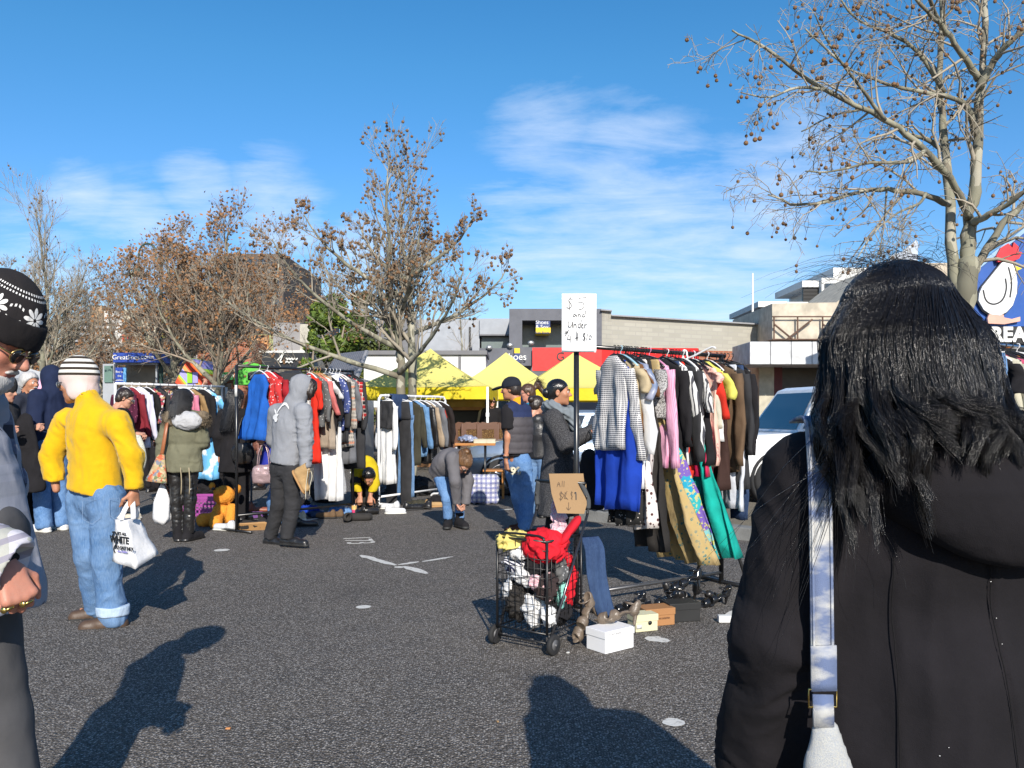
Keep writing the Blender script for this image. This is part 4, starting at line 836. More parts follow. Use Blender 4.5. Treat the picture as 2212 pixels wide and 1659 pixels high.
class Person:
    def __init__(s,name,label,loc,turn=0,H=1.75,res=.014,sk=SKIN_A,yaw=0,pitch=0,J=None,hs=1.,cat='person',group=None):
        s.S=H/1.75; s.J={}; M=rotz(turn); s.M=M; s.res=res; s.turn=turn
        for k,v in DEF.items():
            v=np.array(v,float)*s.S; s.J[k]=M@v
            if k.endswith('R'): s.J[k[:-1]+'L']=M@(v*[-1,1,1])
        for k,v in (J or {}).items(): s.J[k]=np.array(v,float)
        s.Rh=M@rotz(yaw)@rotx(pitch); s.hs=hs*s.S**.5; s.sk=sk; s.loc=np.array(loc,float); s.name=name; s.label=label; s.hands=[]; s.root=None; s.cat=cat; s.group=group
    def H_(s,v): return s.J['hed']+s.Rh@(np.array(v,float)*s.hs)
    def side(s,a='sh'): d=s.J[a+'R']-s.J[a+'L']; return d/np.linalg.norm(d)
    def hand(s,wr,F,N,U,curl=.8,k=1.,thumb=.5,res=None): s.hands.append((np.array(wr,float),F,N,U,curl,k*s.S**.5,thumb,res)); return s
    def body(s,face=True,fres=None,eyes=True):
        J=s.J; S=s.S; V=[];Q=[];MI=[];n=0
        b=SDF(max(s.res,.014)); sd=s.side(); hsd=s.side('hi')
        b.cap(J['pel'],J['che'],.115*S,.125*S,fl=(sd,.72)); b.cap(J['che'],J['nek']-[0,0,.05],.125*S,.06*S,fl=(sd,.7)); b.cap(J['shL'],J['shR'],.05*S,.05*S)
        for q in'LR':
            b.cap(J['sh'+q],J['el'+q],.048*S,.038*S); b.cap(J['el'+q],J['wr'+q],.038*S,.026*S); b.cap(J['hi'+q],J['kn'+q],.075*S,.05*S); b.cap(J['kn'+q],J['an'+q],.05*S,.035*S); b.cap(J['an'+q]-[0,0,.04],J['to'+q]-[0,0,.004],.030*S,.020*S)
        b.cap(J['pel'],(J['hiL']+J['hiR'])/2,.11*S,fl=(hsd,.8)); b.cap(J['nek']-[0,0,.03],s.H_((0,-.02,-.06)),.055*S,.05*S)
        v,q=b.surf(); V.append(v);Q.append(q);MI.append(np.zeros(len(q),int)); n+=len(v)
        fr=fres or min(s.res,.010); h=SDF(fr); k=s.hs; P=s.H_; Rh=s.Rh
        E=lambda c,r,kk=.02,neg=False:h.ell(P(c),np.array([r]*3 if np.isscalar(r) else r)*k,Rh,kk,neg)
        C=lambda a,b_,ra,rb=None,kk=.015,neg=False:h.cap(P(a),P(b_),ra*k,None if rb is None else rb*k,kk,neg=neg)
        E((0,-.018,.032),(.076,.097,.087)); E((0,.035,-.025),(.061,.060,.085)); E((0,.045,-.078),(.044,.043,.036)); E((0,.078,-.100),.016)
        C((0,-.025,-.05),(0,-.05,-.15),.056,.058,.03)
        if face:
            C((0,.086,.016),(0,.113,-.020),.0085,.0125,.012)
            for x in(-1,1):
                E((x*.012,.099,-.026),.0085,.008); C((x*.012,.088,.026),(x*.045,.070,.026),.010,.008,.014); E((x*.043,.060,-.016),.022,.02)
                E((x*.031,.100,.008),(.015,.012,.010),.010,True)
                if eyes: E((x*.031,.080,.008),.0125,.004)
                E((x*.078,-.008,-.005),(.010,.021,.032),.008); E((x*.086,-.003,-.003),(.006,.010,.018),.006,True)
            C((-.018,.090,-.056),(.018,.090,-.056),.0065,None,.008); C((-.014,.088,-.067),(.014,.088,-.067),.0075,None,.008); C((-.024,.094,-.0615),(.024,.094,-.0615),.0025,None,.006,True)
        v,q=h.surf(); c=((v[q].mean(1)-J['hed'])@Rh)/k; mi=np.zeros(len(q),int)
        if face:
            for x in(-1,1):
                if eyes:
                    mi[(np.linalg.norm(c-[x*.031,.083,.008],axis=1)<.0125)&(c[:,1]>.080)]=1; mi[np.linalg.norm(c-[x*.031,.0925,.008],axis=1)<.0065]=2
            mi[(np.abs(c[:,0])<.024)&(np.abs(c[:,2]+.061)<.012)&(c[:,1]>.084)]=3
        V.append(v);Q.append(q+n);MI.append(mi);n+=len(v)
        for wr,F,N,U,curl,kk,th,res in s.hands:
            F,N,U=[np.array(a,float)/np.linalg.norm(a) for a in(F,N,U)]; U=U-F*(U@F); U/=np.linalg.norm(U); N=N-F*(N@F)-U*(N@U); N/=np.linalg.norm(N)
            g=SDF(res or max(.0055,min(.009,s.res*.6))); Rm=np.stack([U,N,F],1)
            g.cap(wr-F*.06,wr+F*.01,.027*kk,.026*kk,.02,fl=(U,.8)); g.boxr(wr+F*.052*kk,(.036*kk,.012*kk,.042*kk),.011*kk,Rm,.02)
            for i in range(4):
                L=(.040,.045,.042,.033)[i]*kk; r=(.0092,.0096,.0090,.0078)[i]*kk; p=wr+F*(.092-.004*abs(i-1.2))*kk+U*(.030-.0205*i)*kk; a=0; g.cap(wr+U*(.014-.009*i)*kk-N*.004,p-N*.004*kk,.012*kk,.0115*kk,.012); g.ell(p-N*.005*kk,.0118*kk,None,.006)
                for j,fr_ in enumerate((1,.66,.5)):
                    a+=curl*(.75,1.0,.75)[j]*(1+.06*i); q=p+(F*math.cos(a)+N*math.sin(a)+U*(.06-.04*i)*(1-min(1,curl)))*L*fr_; g.cap(p,q,r,r*.92,.005); p=q; r*=.93
            p=wr+F*.025*kk+U*.030*kk+N*.004; d1=F*.65+U*.75+N*.25*(1+th); d1/=np.linalg.norm(d1); q=p+d1*.042*kk; g.cap(p,q,.0125*kk,.0105*kk,.012); d2=F*.85+U*(.35-.5*th)+N*.55*th; d2/=np.linalg.norm(d2); r_=q+d2*.032*kk; g.cap(q,r_,.0105*kk,.009*kk,.006); g.cap(r_,r_+(d2+N*.3*th)*.022*kk,.009*kk,.0075*kk,.006)
            v,q=g.surf(); V.append(v);Q.append(q+n);MI.append(np.zeros(len(q),int));n+=len(v)
        o=link(s.name,np_mesh(s.name,np.concatenate(V),[np.concatenate(Q)],[s.sk,EYEW,IRIS,LIP],np.concatenate(MI)),None,s.loc); tag(o,s.label,s.cat,s.group); s.root=o; return s
    def top(s,name,mat,b=.0,hem=None,rs=.075,re=.06,rw=.05,arm=1.,amp=.007,f=9,az=.5,coat=None,collar=.0,belly=0,res=None,k=.045,cutn=(0,0,-1),seed=1,hood=None,matf=None,extra=None,fl=.72,disp=None,cuts=()):
        J=s.J;S=s.S; g=SDF(res or s.res); sd=s.side(); up=J['che']-J['pel']; up/=np.linalg.norm(up)
        g.cap(J['pel']-up*.10,J['che'],.150*S+b,.150*S+b,k,fl=(sd,fl)); g.cap(J['che']-up*.04,J['nek']-up*.06,.150*S+b,.075*S+b*.6,k,fl=(sd,fl)); g.cap(J['shL']*.9+J['shR']*.1,J['shR']*.9+J['shL']*.1,.066*S+b*.7,None,k)
        if belly: g.ell((J['pel']*.6+J['che']*.4)+s.M@np.array([0,.06,-.02]),(.14+belly,.12+belly,.17),None,.06)
        if coat is not None:
            e=J['pel']*[1,1,0]+[0,0,coat[0]] if np.isscalar(coat[0]) else np.array(coat[0],float); g.cap(J['pel'],e-[0,0,.12],.160*S+b,coat[1],k,fl=(sd,coat[2] if len(coat)>2 else .8))
        for q in'LR':
            sh,el,wr=J['sh'+q],J['el'+q],J['wr'+q]; a_=arm if np.isscalar(arm) else arm[q]
            if a_<=0: continue
            if a_<1: el2=sh+(el-sh)*min(1,a_*2); 
            if a_<=.5: g.cap(sh,el2,rs*S,(rs*.95)*S,.03); d=(el2-sh)/np.linalg.norm(el2-sh); g.cap(el2+d*.03,el2+d*.12,(rs+.03)*S,None,.012,neg=True)
            else:
                w=el+(wr-el)*min(1,(a_-.5)*2); g.cap(sh,el,rs*S,re*S,.03); g.cap(el,w,re*S,rw*S,.03); d=(w-el)/np.linalg.norm(w-el); e=w+d*rw*S*.2; g.cap(e+d*(rw+.03),e+d*(rw+.06),(rw+.03)*S,None,.010,neg=True)
        if collar: g.cap(J['nek']-[0,0,.05],J['nek']+(J['hed']-J['nek'])*.28,.085*S,.072*S,.03); g.cap(J['nek']+(J['hed']-J['nek'])*.36,J['hed'],.062*S,.07*S,.008,neg=True)
        if hood=='down': c=J['nek']-s.M@np.array([0,.085,.03]); g.ell(c,(.14,.085,.085),s.M@rotx(R(-25)),.035)
        if hood=='up': 
            P=s.H_; g.ell(P((0,-.02,.02)),np.array((.100,.122,.122))*s.hs,s.Rh,.03); g.cap(J['nek'],P((0,-.02,-.06)),.10*S,.095,.05); g.ell(P((0,.135,-.02)),np.array((.070,.115,.10))*s.hs,s.Rh,.015,neg=True)
        if extra: extra(g,s)
        z=hem if hem is not None else (coat[0] if coat is not None and np.isscalar(coat[0]) else .86*S)
        g.cut((0,0,z) if np.isscalar(z) else z,cutn)
        for p_,n_ in cuts: g.cut(p_,n_)
        return sdfobj(name,g,mat,s.root,disp or folds(amp,f,az,seed),1,matf)
    def trousers(s,mat,rt=.098,rk=.075,rh=.072,hem=.05,amp=.007,f=10,az=1.3,name='trousers',waist=None,res=None,seed=2,matf=None,k=.04,extra=None):
        J=s.J;S=s.S;g=SDF(res or s.res); hsd=s.side('hi'); g.cap(J['pel']+[0,0,.03],(J['hiL']+J['hiR'])/2,.128*S,.132*S,.05,fl=(hsd,.80))
        for q in'LR':
            kn=J['kn'+q]; an=J['an'+q]; e=kn+(an-kn)*1.0; g.cap(J['hi'+q],kn,rt*S,rk*S,k if q=='L' else k); g.cap(kn,e,rk*S,rh*S,.03)
            d=(e-kn)/np.linalg.norm(e-kn); z=e+d*(.0 if hem is None else (an[2]-hem)); g.cap(z+d*(rh+.025),z+d*(rh+.1),(rh+.025)*S,None,.008,neg=True)
        if extra: extra(g,s)
        return sdfobj(name,g,mat,s.root,folds(amp,f,az,seed),1,matf)
    def shoes(s,mat,sole=None,h=.09,w=.043,name='shoe',res=None,heel=0):
        for q in'LR':
            an,to=s.J['an'+q],s.J['to'+q]; d=(to-an)*[1,1,0]; L=np.linalg.norm(d); d/=L+1e-9; z0=min(an[2]-.085*s.S,to[2]-.03*s.S); g=SDF(res or min(.009,s.res)); B=np.array([an[0],an[1],z0])
            sd=np.array([-d[1],d[0],0]); up=np.array([0,0,1.])
            g.cap(B-d*.045+up*.038,B+d*(L+.035)+up*.034,w,w*.92,.02); g.ell(B+d*(L*.55)+up*.05,(.045,.045,.038),None,.03); g.cap(B-d*.025+up*.05,an+up*(h-.075)+[0,0,0],w*.95,w*.98,.02); g.cap(B-d*.05+up*.012,B+d*(L+.045)+up*.012,w*1.04,w*.95,.006,fl=(sd,.4))
            g.cut(B,(0,0,-1)); tp=an+up*(h-.06); g.cap(tp+up*.05,tp+up*.1,.062,None,.006,neg=True)
            sdfobj(name,g,[mat,sole or mat],s.root,folds(.002,22,1),1,lambda c,z0=z0:(c[:,2]<z0+.026).astype(int))
    def hair(s,mat,extra=None,front=(.055,.040),slope=-.85,thick=.013,back=-.07,amp=.004,res=None,name='hair',f=30):
        g=SDF(res or min(.010,s.res)); P=s.H_;k=s.hs; g.ell(P((0,-.020,.034)),np.array((.076+thick,.097+thick,.088+thick))*k,s.Rh,.02); g.ell(P((0,-.05,-.03)),np.array((.066+thick,.055+thick,.07))*k,s.Rh,.03)
        n=s.Rh@np.array([0,1,slope]); g.cut(P((0,front[0],front[1])),n); g.cut(P((0,0,back)),s.Rh@np.array([0,.25,-1]))
        if extra:
            V1,Q1=g.surf(folds(amp,f,.35)); g2=SDF(res or min(.012,s.res)); extra(g2,s); V2,Q2=g2.surf(folds(amp*1.5,f*.8,.3)); V=np.vstack([V1,V2]);Q=np.vstack([Q1,Q2+len(V1)]); return link(name,np_mesh(name,V,[Q],[mat]),s.root)
        return sdfobj(name,g,mat,s.root,folds(amp,f,.35))
    def beanie(s,mat,low=.0,tall=.10,thick=.020,name='knitted_hat',tilt=.25,res=None,brim=None,amp=.003):
        g=SDF(res or min(.008,s.res)); P=s.H_;k=s.hs; g.ell(P((0,-.016,.045)),np.array((.077+thick,.098+thick,tall+thick))*k,s.Rh,.02); n=s.Rh@np.array([0,-tilt,-1]); g.cut(P((0,0,low)),n)
        o=sdfobj(name,g,mat,s.root,folds(amp,14,.6)); 
        if brim:
            g=SDF(res or min(.008,s.res)); g.ell(P((0,-.016,.035)),np.array((.077+thick+.008,.098+thick+.008,tall+thick))*k,s.Rh,.02); g.cut(P((0,0,low-.004)),n); g.cut(P((0,0,low+brim[1])),-n); sdfobj('hat_brim',g,brim[0],o,folds(.002,30,.6))
        return o
    def strands(s,n,mat,fn,r=.0011,name='hair_strands',parent=None,seed=0):
        """fn(rs)-> polyline"""
        rs=np.random.RandomState(seed); VV=[];FF=[];b=0
        for i in range(n):
            P=np.asarray(fn(rs),float); N=len(P); T=np.gradient(P,axis=0); T/=np.linalg.norm(T,axis=1)[:,None]+1e-9; u=np.cross(T,[.3,.8,.52]); u/=np.linalg.norm(u,axis=1)[:,None]+1e-9; w=np.cross(T,u); rr=(r*(.6+.8*rs.rand())*np.linspace(1,.3,N))[:,None]
            V=np.stack([P+u*rr,P-u*rr*.5+w*rr*.87,P-u*rr*.5-w*rr*.87],1).reshape(-1,3); VV.append(V); k=np.arange(N-1)[:,None]*3; j=np.arange(3)[None]; FF.append(np.stack([k+j,k+(j+1)%3,k+3+(j+1)%3,k+3+j],-1).reshape(-1,4)+b); b+=N*3
        return link(name,np_mesh(name,np.concatenate(VV),[np.concatenate(FF)],[mat]),parent or s.root)
    def glasses(s,dark=True,fmat=None):
        mb=MB(); a=np.arange(14)/14*2*PI; fm=fmat or BLACK
        for x in(-1,1):
            c=np.array([x*.033,.104,.004]); ring=[s.H_(c+[.025*math.cos(q),-.006*abs(math.cos(q)),.020*math.sin(q)]) for q in a]; mb.tube(ring,.0022,5,0,closed=True)
            ri=[s.H_(c+[.025*math.cos(q),0,.020*math.sin(q)]) for q in a]; bk=[s.H_(c+[.025*math.cos(q),-.003,.020*math.sin(q)]) for q in a]; mb.loft([bk,ri],1)
            mb.tube([s.H_((x*.058,.100,.008)),s.H_((x*.078,.06,.012)),s.H_((x*.082,-.005,.012)),s.H_((x*.080,-.025,-.002))],.0028,5,0)
        mb.tube([s.H_((-.010,.108,.006)),s.H_((.010,.108,.006))],.0022,5,0)
        return mb.obj('sunglasses' if dark else 'glasses',[fm,paint('dark_lens',(.01,.01,.012),.06) if dark else paint('clear_lens',(.25,.27,.28),.05)],s.root)
    def brows(s,mat):
        mb=MB()
        for x in(-1,1): mb.tube([s.H_((x*.014,.0995,.026)),s.H_((x*.03,.0945,.034)),s.H_((x*.05,.077,.029))],[.0035,.0038,.002],5)
        return mb.obj('eyebrows',mat,s.root)
def ribbon(mb,P,w,th,N=None,m=0):
    """flat strap along polyline P; N: width direction (vector or list)"""
    P=np.array(P,float); T=np.gradient(P,axis=0); T/=np.linalg.norm(T,axis=1)[:,None]; W_=np.array(N,float); W_=np.repeat(W_[None],len(P),0) if W_.ndim==1 else W_
    W_=W_-T*(W_*T).sum(1)[:,None]; W_/=np.linalg.norm(W_,axis=1)[:,None]; B=np.cross(T,W_); wv=np.array(w,float)*np.ones(len(P)); 
    return mb.loft([[p+a*q/2+b*th/2,p-a*q/2+b*th/2,p-a*q/2-b*th/2,p+a*q/2-b*th/2] for p,a,b,q in zip(P,W_,B,wv)],m)
def curve(P,n=24):
    P=np.array(P,float); out=[]
    for i in range(len(P)-1):
        p0=P[max(i-1,0)];p1=P[i];p2=P[i+1];p3=P[min(i+2,len(P)-1)]
        for u in np.linspace(0,1,max(3,n//(len(P)-1)))[:-1]: out.append(.5*((2*p1)+(-p0+p2)*u+(2*p0-5*p1+4*p2-p3)*u*u+(-p0+3*p1-3*p2+p3)*u**3))
    out.append(P[-1]); return np.array(out)
DEN_L=denim('light_denim',(.06,.14,.29),(.20,.30,.45),.55); DEN_M=denim('mid_denim',(.05,.13,.30),(.22,.36,.58),.5); DEN_D=denim('dark_denim',(.012,.022,.06),(.05,.09,.18),.5)
BLKC=fabric('black_wool',(.014,.013,.015),.95,.3); CHAR=fabric('charcoal_cotton',(.032,.032,.035),.9,.3); NAVY=fabric('navy_fleece',(.012,.020,.055),.9,.25); WHITEC=fabric('white_cotton',(.70,.70,.70),.85,.08)
LEATH=paint('black_leather',(.014,.013,.013),.35,spec=.6,bump=.25); BRLEA=paint('brown_leather',(.075,.045,.028),.55,dirt=.35,bump=.2); RUBW=paint('white_rubber',(.66,.65,.60),.6); RUBB=paint('black_rubber',(.02,.02,.02),.7)
# ------------------------------------------------------------------ foreground woman with long black hair
fx=(2005-CX)/F*1.42
p=Person('person','woman with long black hair seen from behind in black hooded coat, denim bag strap',(fx,1.42,0),R(6),1.61,.0075,SKIN_A,yaw=R(2),pitch=R(-6),
 J=dict(hed=(-.052,.03,1.475),nek=(-.03,.0,1.335),shL=(-.205,0,1.235),shR=(.215,0,1.245),elL=(-.270,-.02,.965),wrL=(-.285,.06,.74),elR=(.29,-.02,.97),wrR=(.24,.06,.76)),hs=1.03)
p.hand(p.J['wrL']+[0,0,-.02],(0,.25,-1),(1,0,0),(0,1,0),.6).hand(p.J['wrR']+[0,0,-.02],(0,.25,-1),(-1,0,0),(0,1,0),.6).body(); 
def coatx(g,s):
    g.cap((-.11,.01,.80),(-.11,.03,1.20),.125,.105,.05,fl=((1,0,0),.75)); g.cap((.13,.01,.80),(.13,.03,1.20),.135,.11,.05,fl=((1,0,0),.75))
cf=folds(.0085,7.5,.55,4,.45)
def coatd(V,N):
    d=cf(V,N); arm=(np.abs(V[:,0])>.215); p_=V*np.array([10,10,24])+3; w=fbm(V*np.array([5,5,7]),2)
    d=d+np.where(arm,.0055*(ridg((V*np.array([9,9,11])+np.stack([V[:,2]*5,V[:,2]*2,V[:,0]*9],1))*.8+w[:,None]*1.6,2)-.4),d*0)
    xs=.035+(1.12-V[:,2])*.10; b=(N[:,1]<-.2)&(V[:,2]<1.12); d=d-np.where(b,.0045*np.exp(-((V[:,0]-xs)/.0035)**2),0)+np.where(b,.002*np.exp(-((V[:,0]-xs-.010)/.006)**2),0)
    return d*np.clip((1.34-V[:,2])/.06,.3,1)
ct=fabric('black_wool_coat',(.0105,.0092,.0115),.95,.4,wb=.5,fold=.06)
p.top('coat',ct,b=.030,coat=(.36,.24,.85),rs=.088,re=.075,rw=.066,res=.0065,disp=coatd,extra=coatx,seed=3,k=.05)
CV=np.empty(len(p.root.children[-1].data.vertices)*3,np.float32); cob=p.root.children[-1]; cob.data.vertices.foreach_get('co',CV); CV=CV.reshape(-1,3)
def back_y(x,z):
    m=(np.abs(CV[:,0]-x)<.012)&(np.abs(CV[:,2]-z)<.012)&(CV[:,1]<.02); return CV[m,1].min() if m.any() else -.12
mb=MB()
for x0,x1,za,zb in((.035,.075,1.13,.62),(.165,.178,1.10,.66),(-.105,-.112,1.12,.62)): mb.tube([(x0+(x1-x0)*i/30,back_y(x0+(x1-x0)*i/30,za+(zb-za)*i/30)-.0008,za+(zb-za)*i/30) for i in range(31)],.0010,5)
mb.obj('back_seams',fabric('black_seam_thread',(.006,.0055,.0065),.9),cob); mb=MB(); rl=np.random.RandomState(3)
for i in range(11): x,z=-.13+.33*rl.rand(),.62+.52*rl.rand(); mb.sph((x,back_y(x,z)-.001,z),(.0007+.0009*rl.rand(),.0005,.0007),0,5,3)
mb.obj('lint',WHITEC,cob)
g=SDF(.006); g.ell((.045,-.095,1.235),(.200,.085,.095),roty(R(4)),.03); g.ell((.050,-.150,1.185),(.135,.050,.072),roty(R(6)),.05); g.ell((.035,-.03,1.335),(.165,.13,.060),None,.03,neg=True)
hf=folds(.004,8,.6,8); sdfobj('hood',g,ct,p.root,lambda V,N:hf(V,N)-.002*np.exp(-((V[:,0]-.045-(1.2-V[:,2])*.3)/.0035)**2)+.0018*np.exp(-((V[:,2]-1.232-.04*V[:,0])/.004)**2))
g=SDF(.007); g.cap((.10,-.045,1.30),(.20,.0,1.285),.05,.04,.03,fl=((0,0,1),.5)); sdfobj('hood_lining',g,fabric('grey_lining',(.15,.14,.14),.9),p.root,folds(.005,10))
# hair: a core volume and several thousand strands that fan out to the lower left in the wind
def core(g,s):
    g.cap((-.055,-.030,1.45),(-.045,-.045,1.36),.080,.086,.04,fl=((1,0,0),.8)); g.cap((-.045,-.06,1.36),(-.045,-.075,1.30),.090,.070,.04,fl=((1,0,0),.5))
p.hair(HBLK,core,front=(.05,.02),slope=-.6,thick=.006,back=-.16,amp=.003,res=.007)
hc=p.J['hed']; LOCK=np.random.RandomState(77).randn(84,7)
def strand(rs):
    k=rs.randint(84); lk=LOCK[k]; al=np.clip(((k+.5)/84-.5)*3.5+.12*lk[6],-1.78,1.78); a=al+rs.randn()*.055; up=rs.rand()
    sa,ca=math.sin(a),math.cos(a); el=R(12)+R(76)*up; jt=1.015+.02*rs.rand()
    E=lambda e:p.H_((.095*sa*math.cos(e)*jt,-.020-.112*ca*math.cos(e)*jt,.034+.101*jt*math.sin(e)))
    sl,cl_=math.sin(al),math.cos(al); ex=-.045+(.158 if al<0 else .128)*math.sin(al*.88)+.024*lk[1]; ez=1.318-.035*abs(math.sin(al))+.036*np.clip(lk[2],-1.4,1.1)-(.085 if (lk[3]>.6 and al<-.35) else 0)
    tp=np.array([ex,-.126-.064*max(0,cl_)-.010*abs(lk[4]),ez])+rs.randn(3)*[.0035,.003,.012]
    dp=.0045*rs.randn(); bl=.012*lk[4]
    P=[E(el)]+[E(e) for e in (R(60),R(35),R(10)) if e<el-R(10)]
    P+=[[hc[0]+.126*sa+bl*.4+.004*rs.randn(),hc[1]-.044-.124*max(ca,-.2)+dp,1.475],[hc[0]+.004+(.136 if sl<0 else .116)*(sa*.5+sl*.5)+bl+.004*rs.randn(),hc[1]-.070-.122*max(cl_,-.1)+dp,1.39],tp*.45+np.array([hc[0]+(.150 if sl<0 else .132)*sl+bl*1.5,hc[1]-.085-.120*max(cl_,0),1.39])*.55+[.004*rs.randn(),.004*rs.randn(),-.012],tp]
    Q=curve(P,26); t=np.clip((1.50-Q[:,2])/.23,0,1.2); am=.010+.007*abs(lk[3]); ph=lk[1]*3
    Q[:,0]+=am*np.sin(t*6.2+ph)*t+.0006*np.sin(t*25+rs.rand()*6)*t; Q[:,1]+=am*.8*np.cos(t*7+ph*2)*t; return Q
p.strands(11000,HBLK,strand,.00068,seed=5)
def fly(rs):
    q=p.H_((.09*(rs.rand()*2-1),-.03+.05*rs.randn(),.125)); P=[q]; d=np.array([rs.randn()*.5-.2,-.2*rs.rand(),.5+.3*rs.rand()])
    for i in range(7): d=d+np.array([rs.randn()*.25-.06,rs.randn()*.1,-.22]); P.append(P[-1]+d*.014)
    return P
p.strands(170,HBLK,fly,.0005,name='loose_hairs',seed=9)
def fly2(rs):
    q=np.array([-.15-.05*rs.rand(),-.10-.03*rs.rand(),1.36-.08*rs.rand()]); P=[q]; d=np.array([-.35-.45*rs.rand(),-.1*rs.randn(),-.5-.7*rs.rand()])
    for i in range(9): d=d+np.array([rs.randn()*.22,rs.randn()*.06,-.12+.12*rs.randn()]); P.append(P[-1]+d*.018)
    return P
p.strands(45,HBLK,fly2,.0006,name='loose_hairs',seed=12)
WOMAN=p
# denim shoulder bag of the foreground woman
bag=empty('shoulder_bag','pale stonewashed denim shoulder bag hanging on the black coat','bag',(fx,1.42,0))
t=NT('acid_denim'); n=t.noise(1,4,t.map((14,14,30))); n2=t.noise(6,4); c=t.mix(t.ramp(n,[(.44,(0,0,0)),(.60,(1,1,1))]),(.055,.10,.24),(.46,.46,.45)); c=t.mix(t.math('MULTIPLY',n2,.35),c,(.36,.37,.38)); t.col(c); t.p(rough=.95); t.bump(t.math('ADD',t.noise(800,1),t.noise(50,3)),.4,.004); ACID=t.m
t=NT('pale_denim'); c=t.mix(t.noise(5,5),(.30,.32,.33),(.47,.46,.42)); c=t.mix(t.ramp(t.noise(420,2),[(.4,(0,0,0)),(.62,(.45,.45,.45))]),c,(.22,.26,.34)); t.col(c); t.p(rough=.95); t.bump(t.math('ADD',t.noise(800,1),t.noise(40,3)),.4,.004); PALED=t.m
def W(x,y,Y): return at(x,y,Y)-np.array([fx,1.42,0])
P=curve([W(1752,900,1.46)+[0,.06,-.01],W(1757,903,1.38),W(1766,960,1.345),W(1772,1100,1.315),W(1775,1300,1.30),W(1777,1490,1.305)],40)
mb=MB(); ribbon(mb,P,.036,.005,(1,0,0)); ribbon(mb,P+[-.0145,-.004,0],.0035,.003,(1,0,0)); ribbon(mb,P+[.0145,-.004,0],.0035,.003,(1,0,0)); ribbon(mb,P[-5:]+[0,-.005,0],.040,.005,(1,0,0)); mb.obj('strap',ACID,bag)
mb=MB(); c=W(1777,1508,1.30); mb.tube([c+[-.022,0,.014],c+[.022,0,.014],c+[.022,0,-.014],c+[-.022,0,-.014]],.0022,6,closed=True); mb.obj('buckle',paint('brass',(.55,.38,.12),.25,1.),bag)
mb=MB(); ribbon(mb,[W(1777,1500,1.303),W(1778,1530,1.30),W(1779,1570,1.30)],.032,.006,(1,0,0)); mb.obj('strap_tab',ACID,bag)
g=SDF(.007); g.cap(W(1782,1580,1.31),W(1800,1850,1.33),.022,.075,.02,fl=((1,0,0),.5)); g.cap(W(1770,1700,1.40),W(1780,1850,1.40),.03,.06,.04); g.cut((0,0,.47),(0,0,-1)); sdfobj('bag_body',g,PALED,bag,folds(.005,14,.4))
P=curve([W(1648,1545,1.52),W(1640,1590,1.48),W(1632,1680,1.44),W(1640,1800,1.42)],16); mb=MB(); ribbon(mb,P,[.014+.02*min(1,i/6) for i in range(len(P))],.012,(1,0,0)); mb.obj('strap',ACID,bag)
# ------------------------------------------------------------------ man at the left edge
lx=-1.435; LY=2.2
p=Person('person','elderly man in snowflake beanie and checked flannel jacket walking past at the left edge',(lx,LY,0),R(-90),1.73,.010,SKIN_C,pitch=R(-30),
 J=dict(hed=(.045,0,1.548),nek=(-.075,0,1.40),che=(-.045,0,1.22),pel=(.022,0,.97),elL=(-.10,.25,1.13),wrL=(-.12,.24,.9),shR=(-.11,-.17,1.365),elR=(-.01,-.27,1.12),wrR=(.215,-.25,1.005),shL=(-.11,.17,1.365),knR=(-.03,-.09,.52),anR=(-.10,-.10,.12),toR=(.04,-.11,.04),knL=(.0,.09,.50),anL=(.08,.09,.085),toL=(.24,.09,.03),hiR=(-.06,-.09,.91),hiL=(-.06,.09,.91)),hs=1.05)
p.hand((.235,-.25,.990),(.45,-.02,-.9),(-.75,.5,-.35),(.55,.75,.1),1.35,.98,.7,.0042).body(fres=.0052,eyes=False)
def pl_(t):
    v=t.map(rot=(0,R(14),R(8))); x=t.wave(3.9,.6,'X',v); y=t.wave(3.9,.6,'Y',v); z=t.wave(3.6,.6,'Z',v); h=t.math('MAXIMUM',x,y)
    c=t.mix(t.math('GREATER_THAN',z,.55),(.085,.095,.150),(.014,.015,.026)); c=t.mix(t.math('MULTIPLY',t.math('GREATER_THAN',h,.66),.75),c,(.36,.37,.42)); z2=t.wave(5.7,.3,'Z',v); x2=t.wave(6.1,.3,'X',v); c=t.mix(t.math('MULTIPLY',t.math('GREATER_THAN',t.math('MAXIMUM',z2,x2),.972),.25),c,(.22,.23,.26)); return t.mix(t.math('MULTIPLY',t.wave(260,1,'DIAGONAL'),.22),c,(.16,.17,.20))
def jd(V,N):
    d=folds(.010,8,.6,5)(V,N); arm=V[:,1]<-.20; return d+np.where(arm,.010*(ridg(V*[16,9,16]+2,2)-.4),0)
p.top('jacket',patterned('blue_grey_plaid',pl_,.95),b=.012,hem=(0,0,.83),rs=.085,re=.078,rw=.068,belly=.0,res=.009,disp=jd,seed=5,collar=.02)
g=SDF(.006); g.cap((.155,-.258,1.045),(.235,-.25,1.0),.066,.074,.02); d=np.array([.9,.08,-.42]); g.cap(np.array([.235,-.25,1.0])+d*.098,np.array([.235,-.25,1.0])+d*.13,.088,None,.008,neg=True)
def cuffp(t):
    v=t.map(rot=(0,R(25),0)); c=t.mix(t.math('GREATER_THAN',t.wave(7,.4,'X',v),.6),(.42,.42,.38),(.62,.60,.66)); c=t.mix(t.math('MULTIPLY',t.math('GREATER_THAN',t.wave(8,.4,'Z',v),.72),.8),c,(.24,.22,.30)); return t.mix(t.math('MULTIPLY',t.wave(170,1,'DIAGONAL'),.4),c,(.16,.16,.15))
sdfobj('cuff',g,patterned('cream_plaid_cuff',cuffp,.95),p.root,folds(.007,16,.6,2))
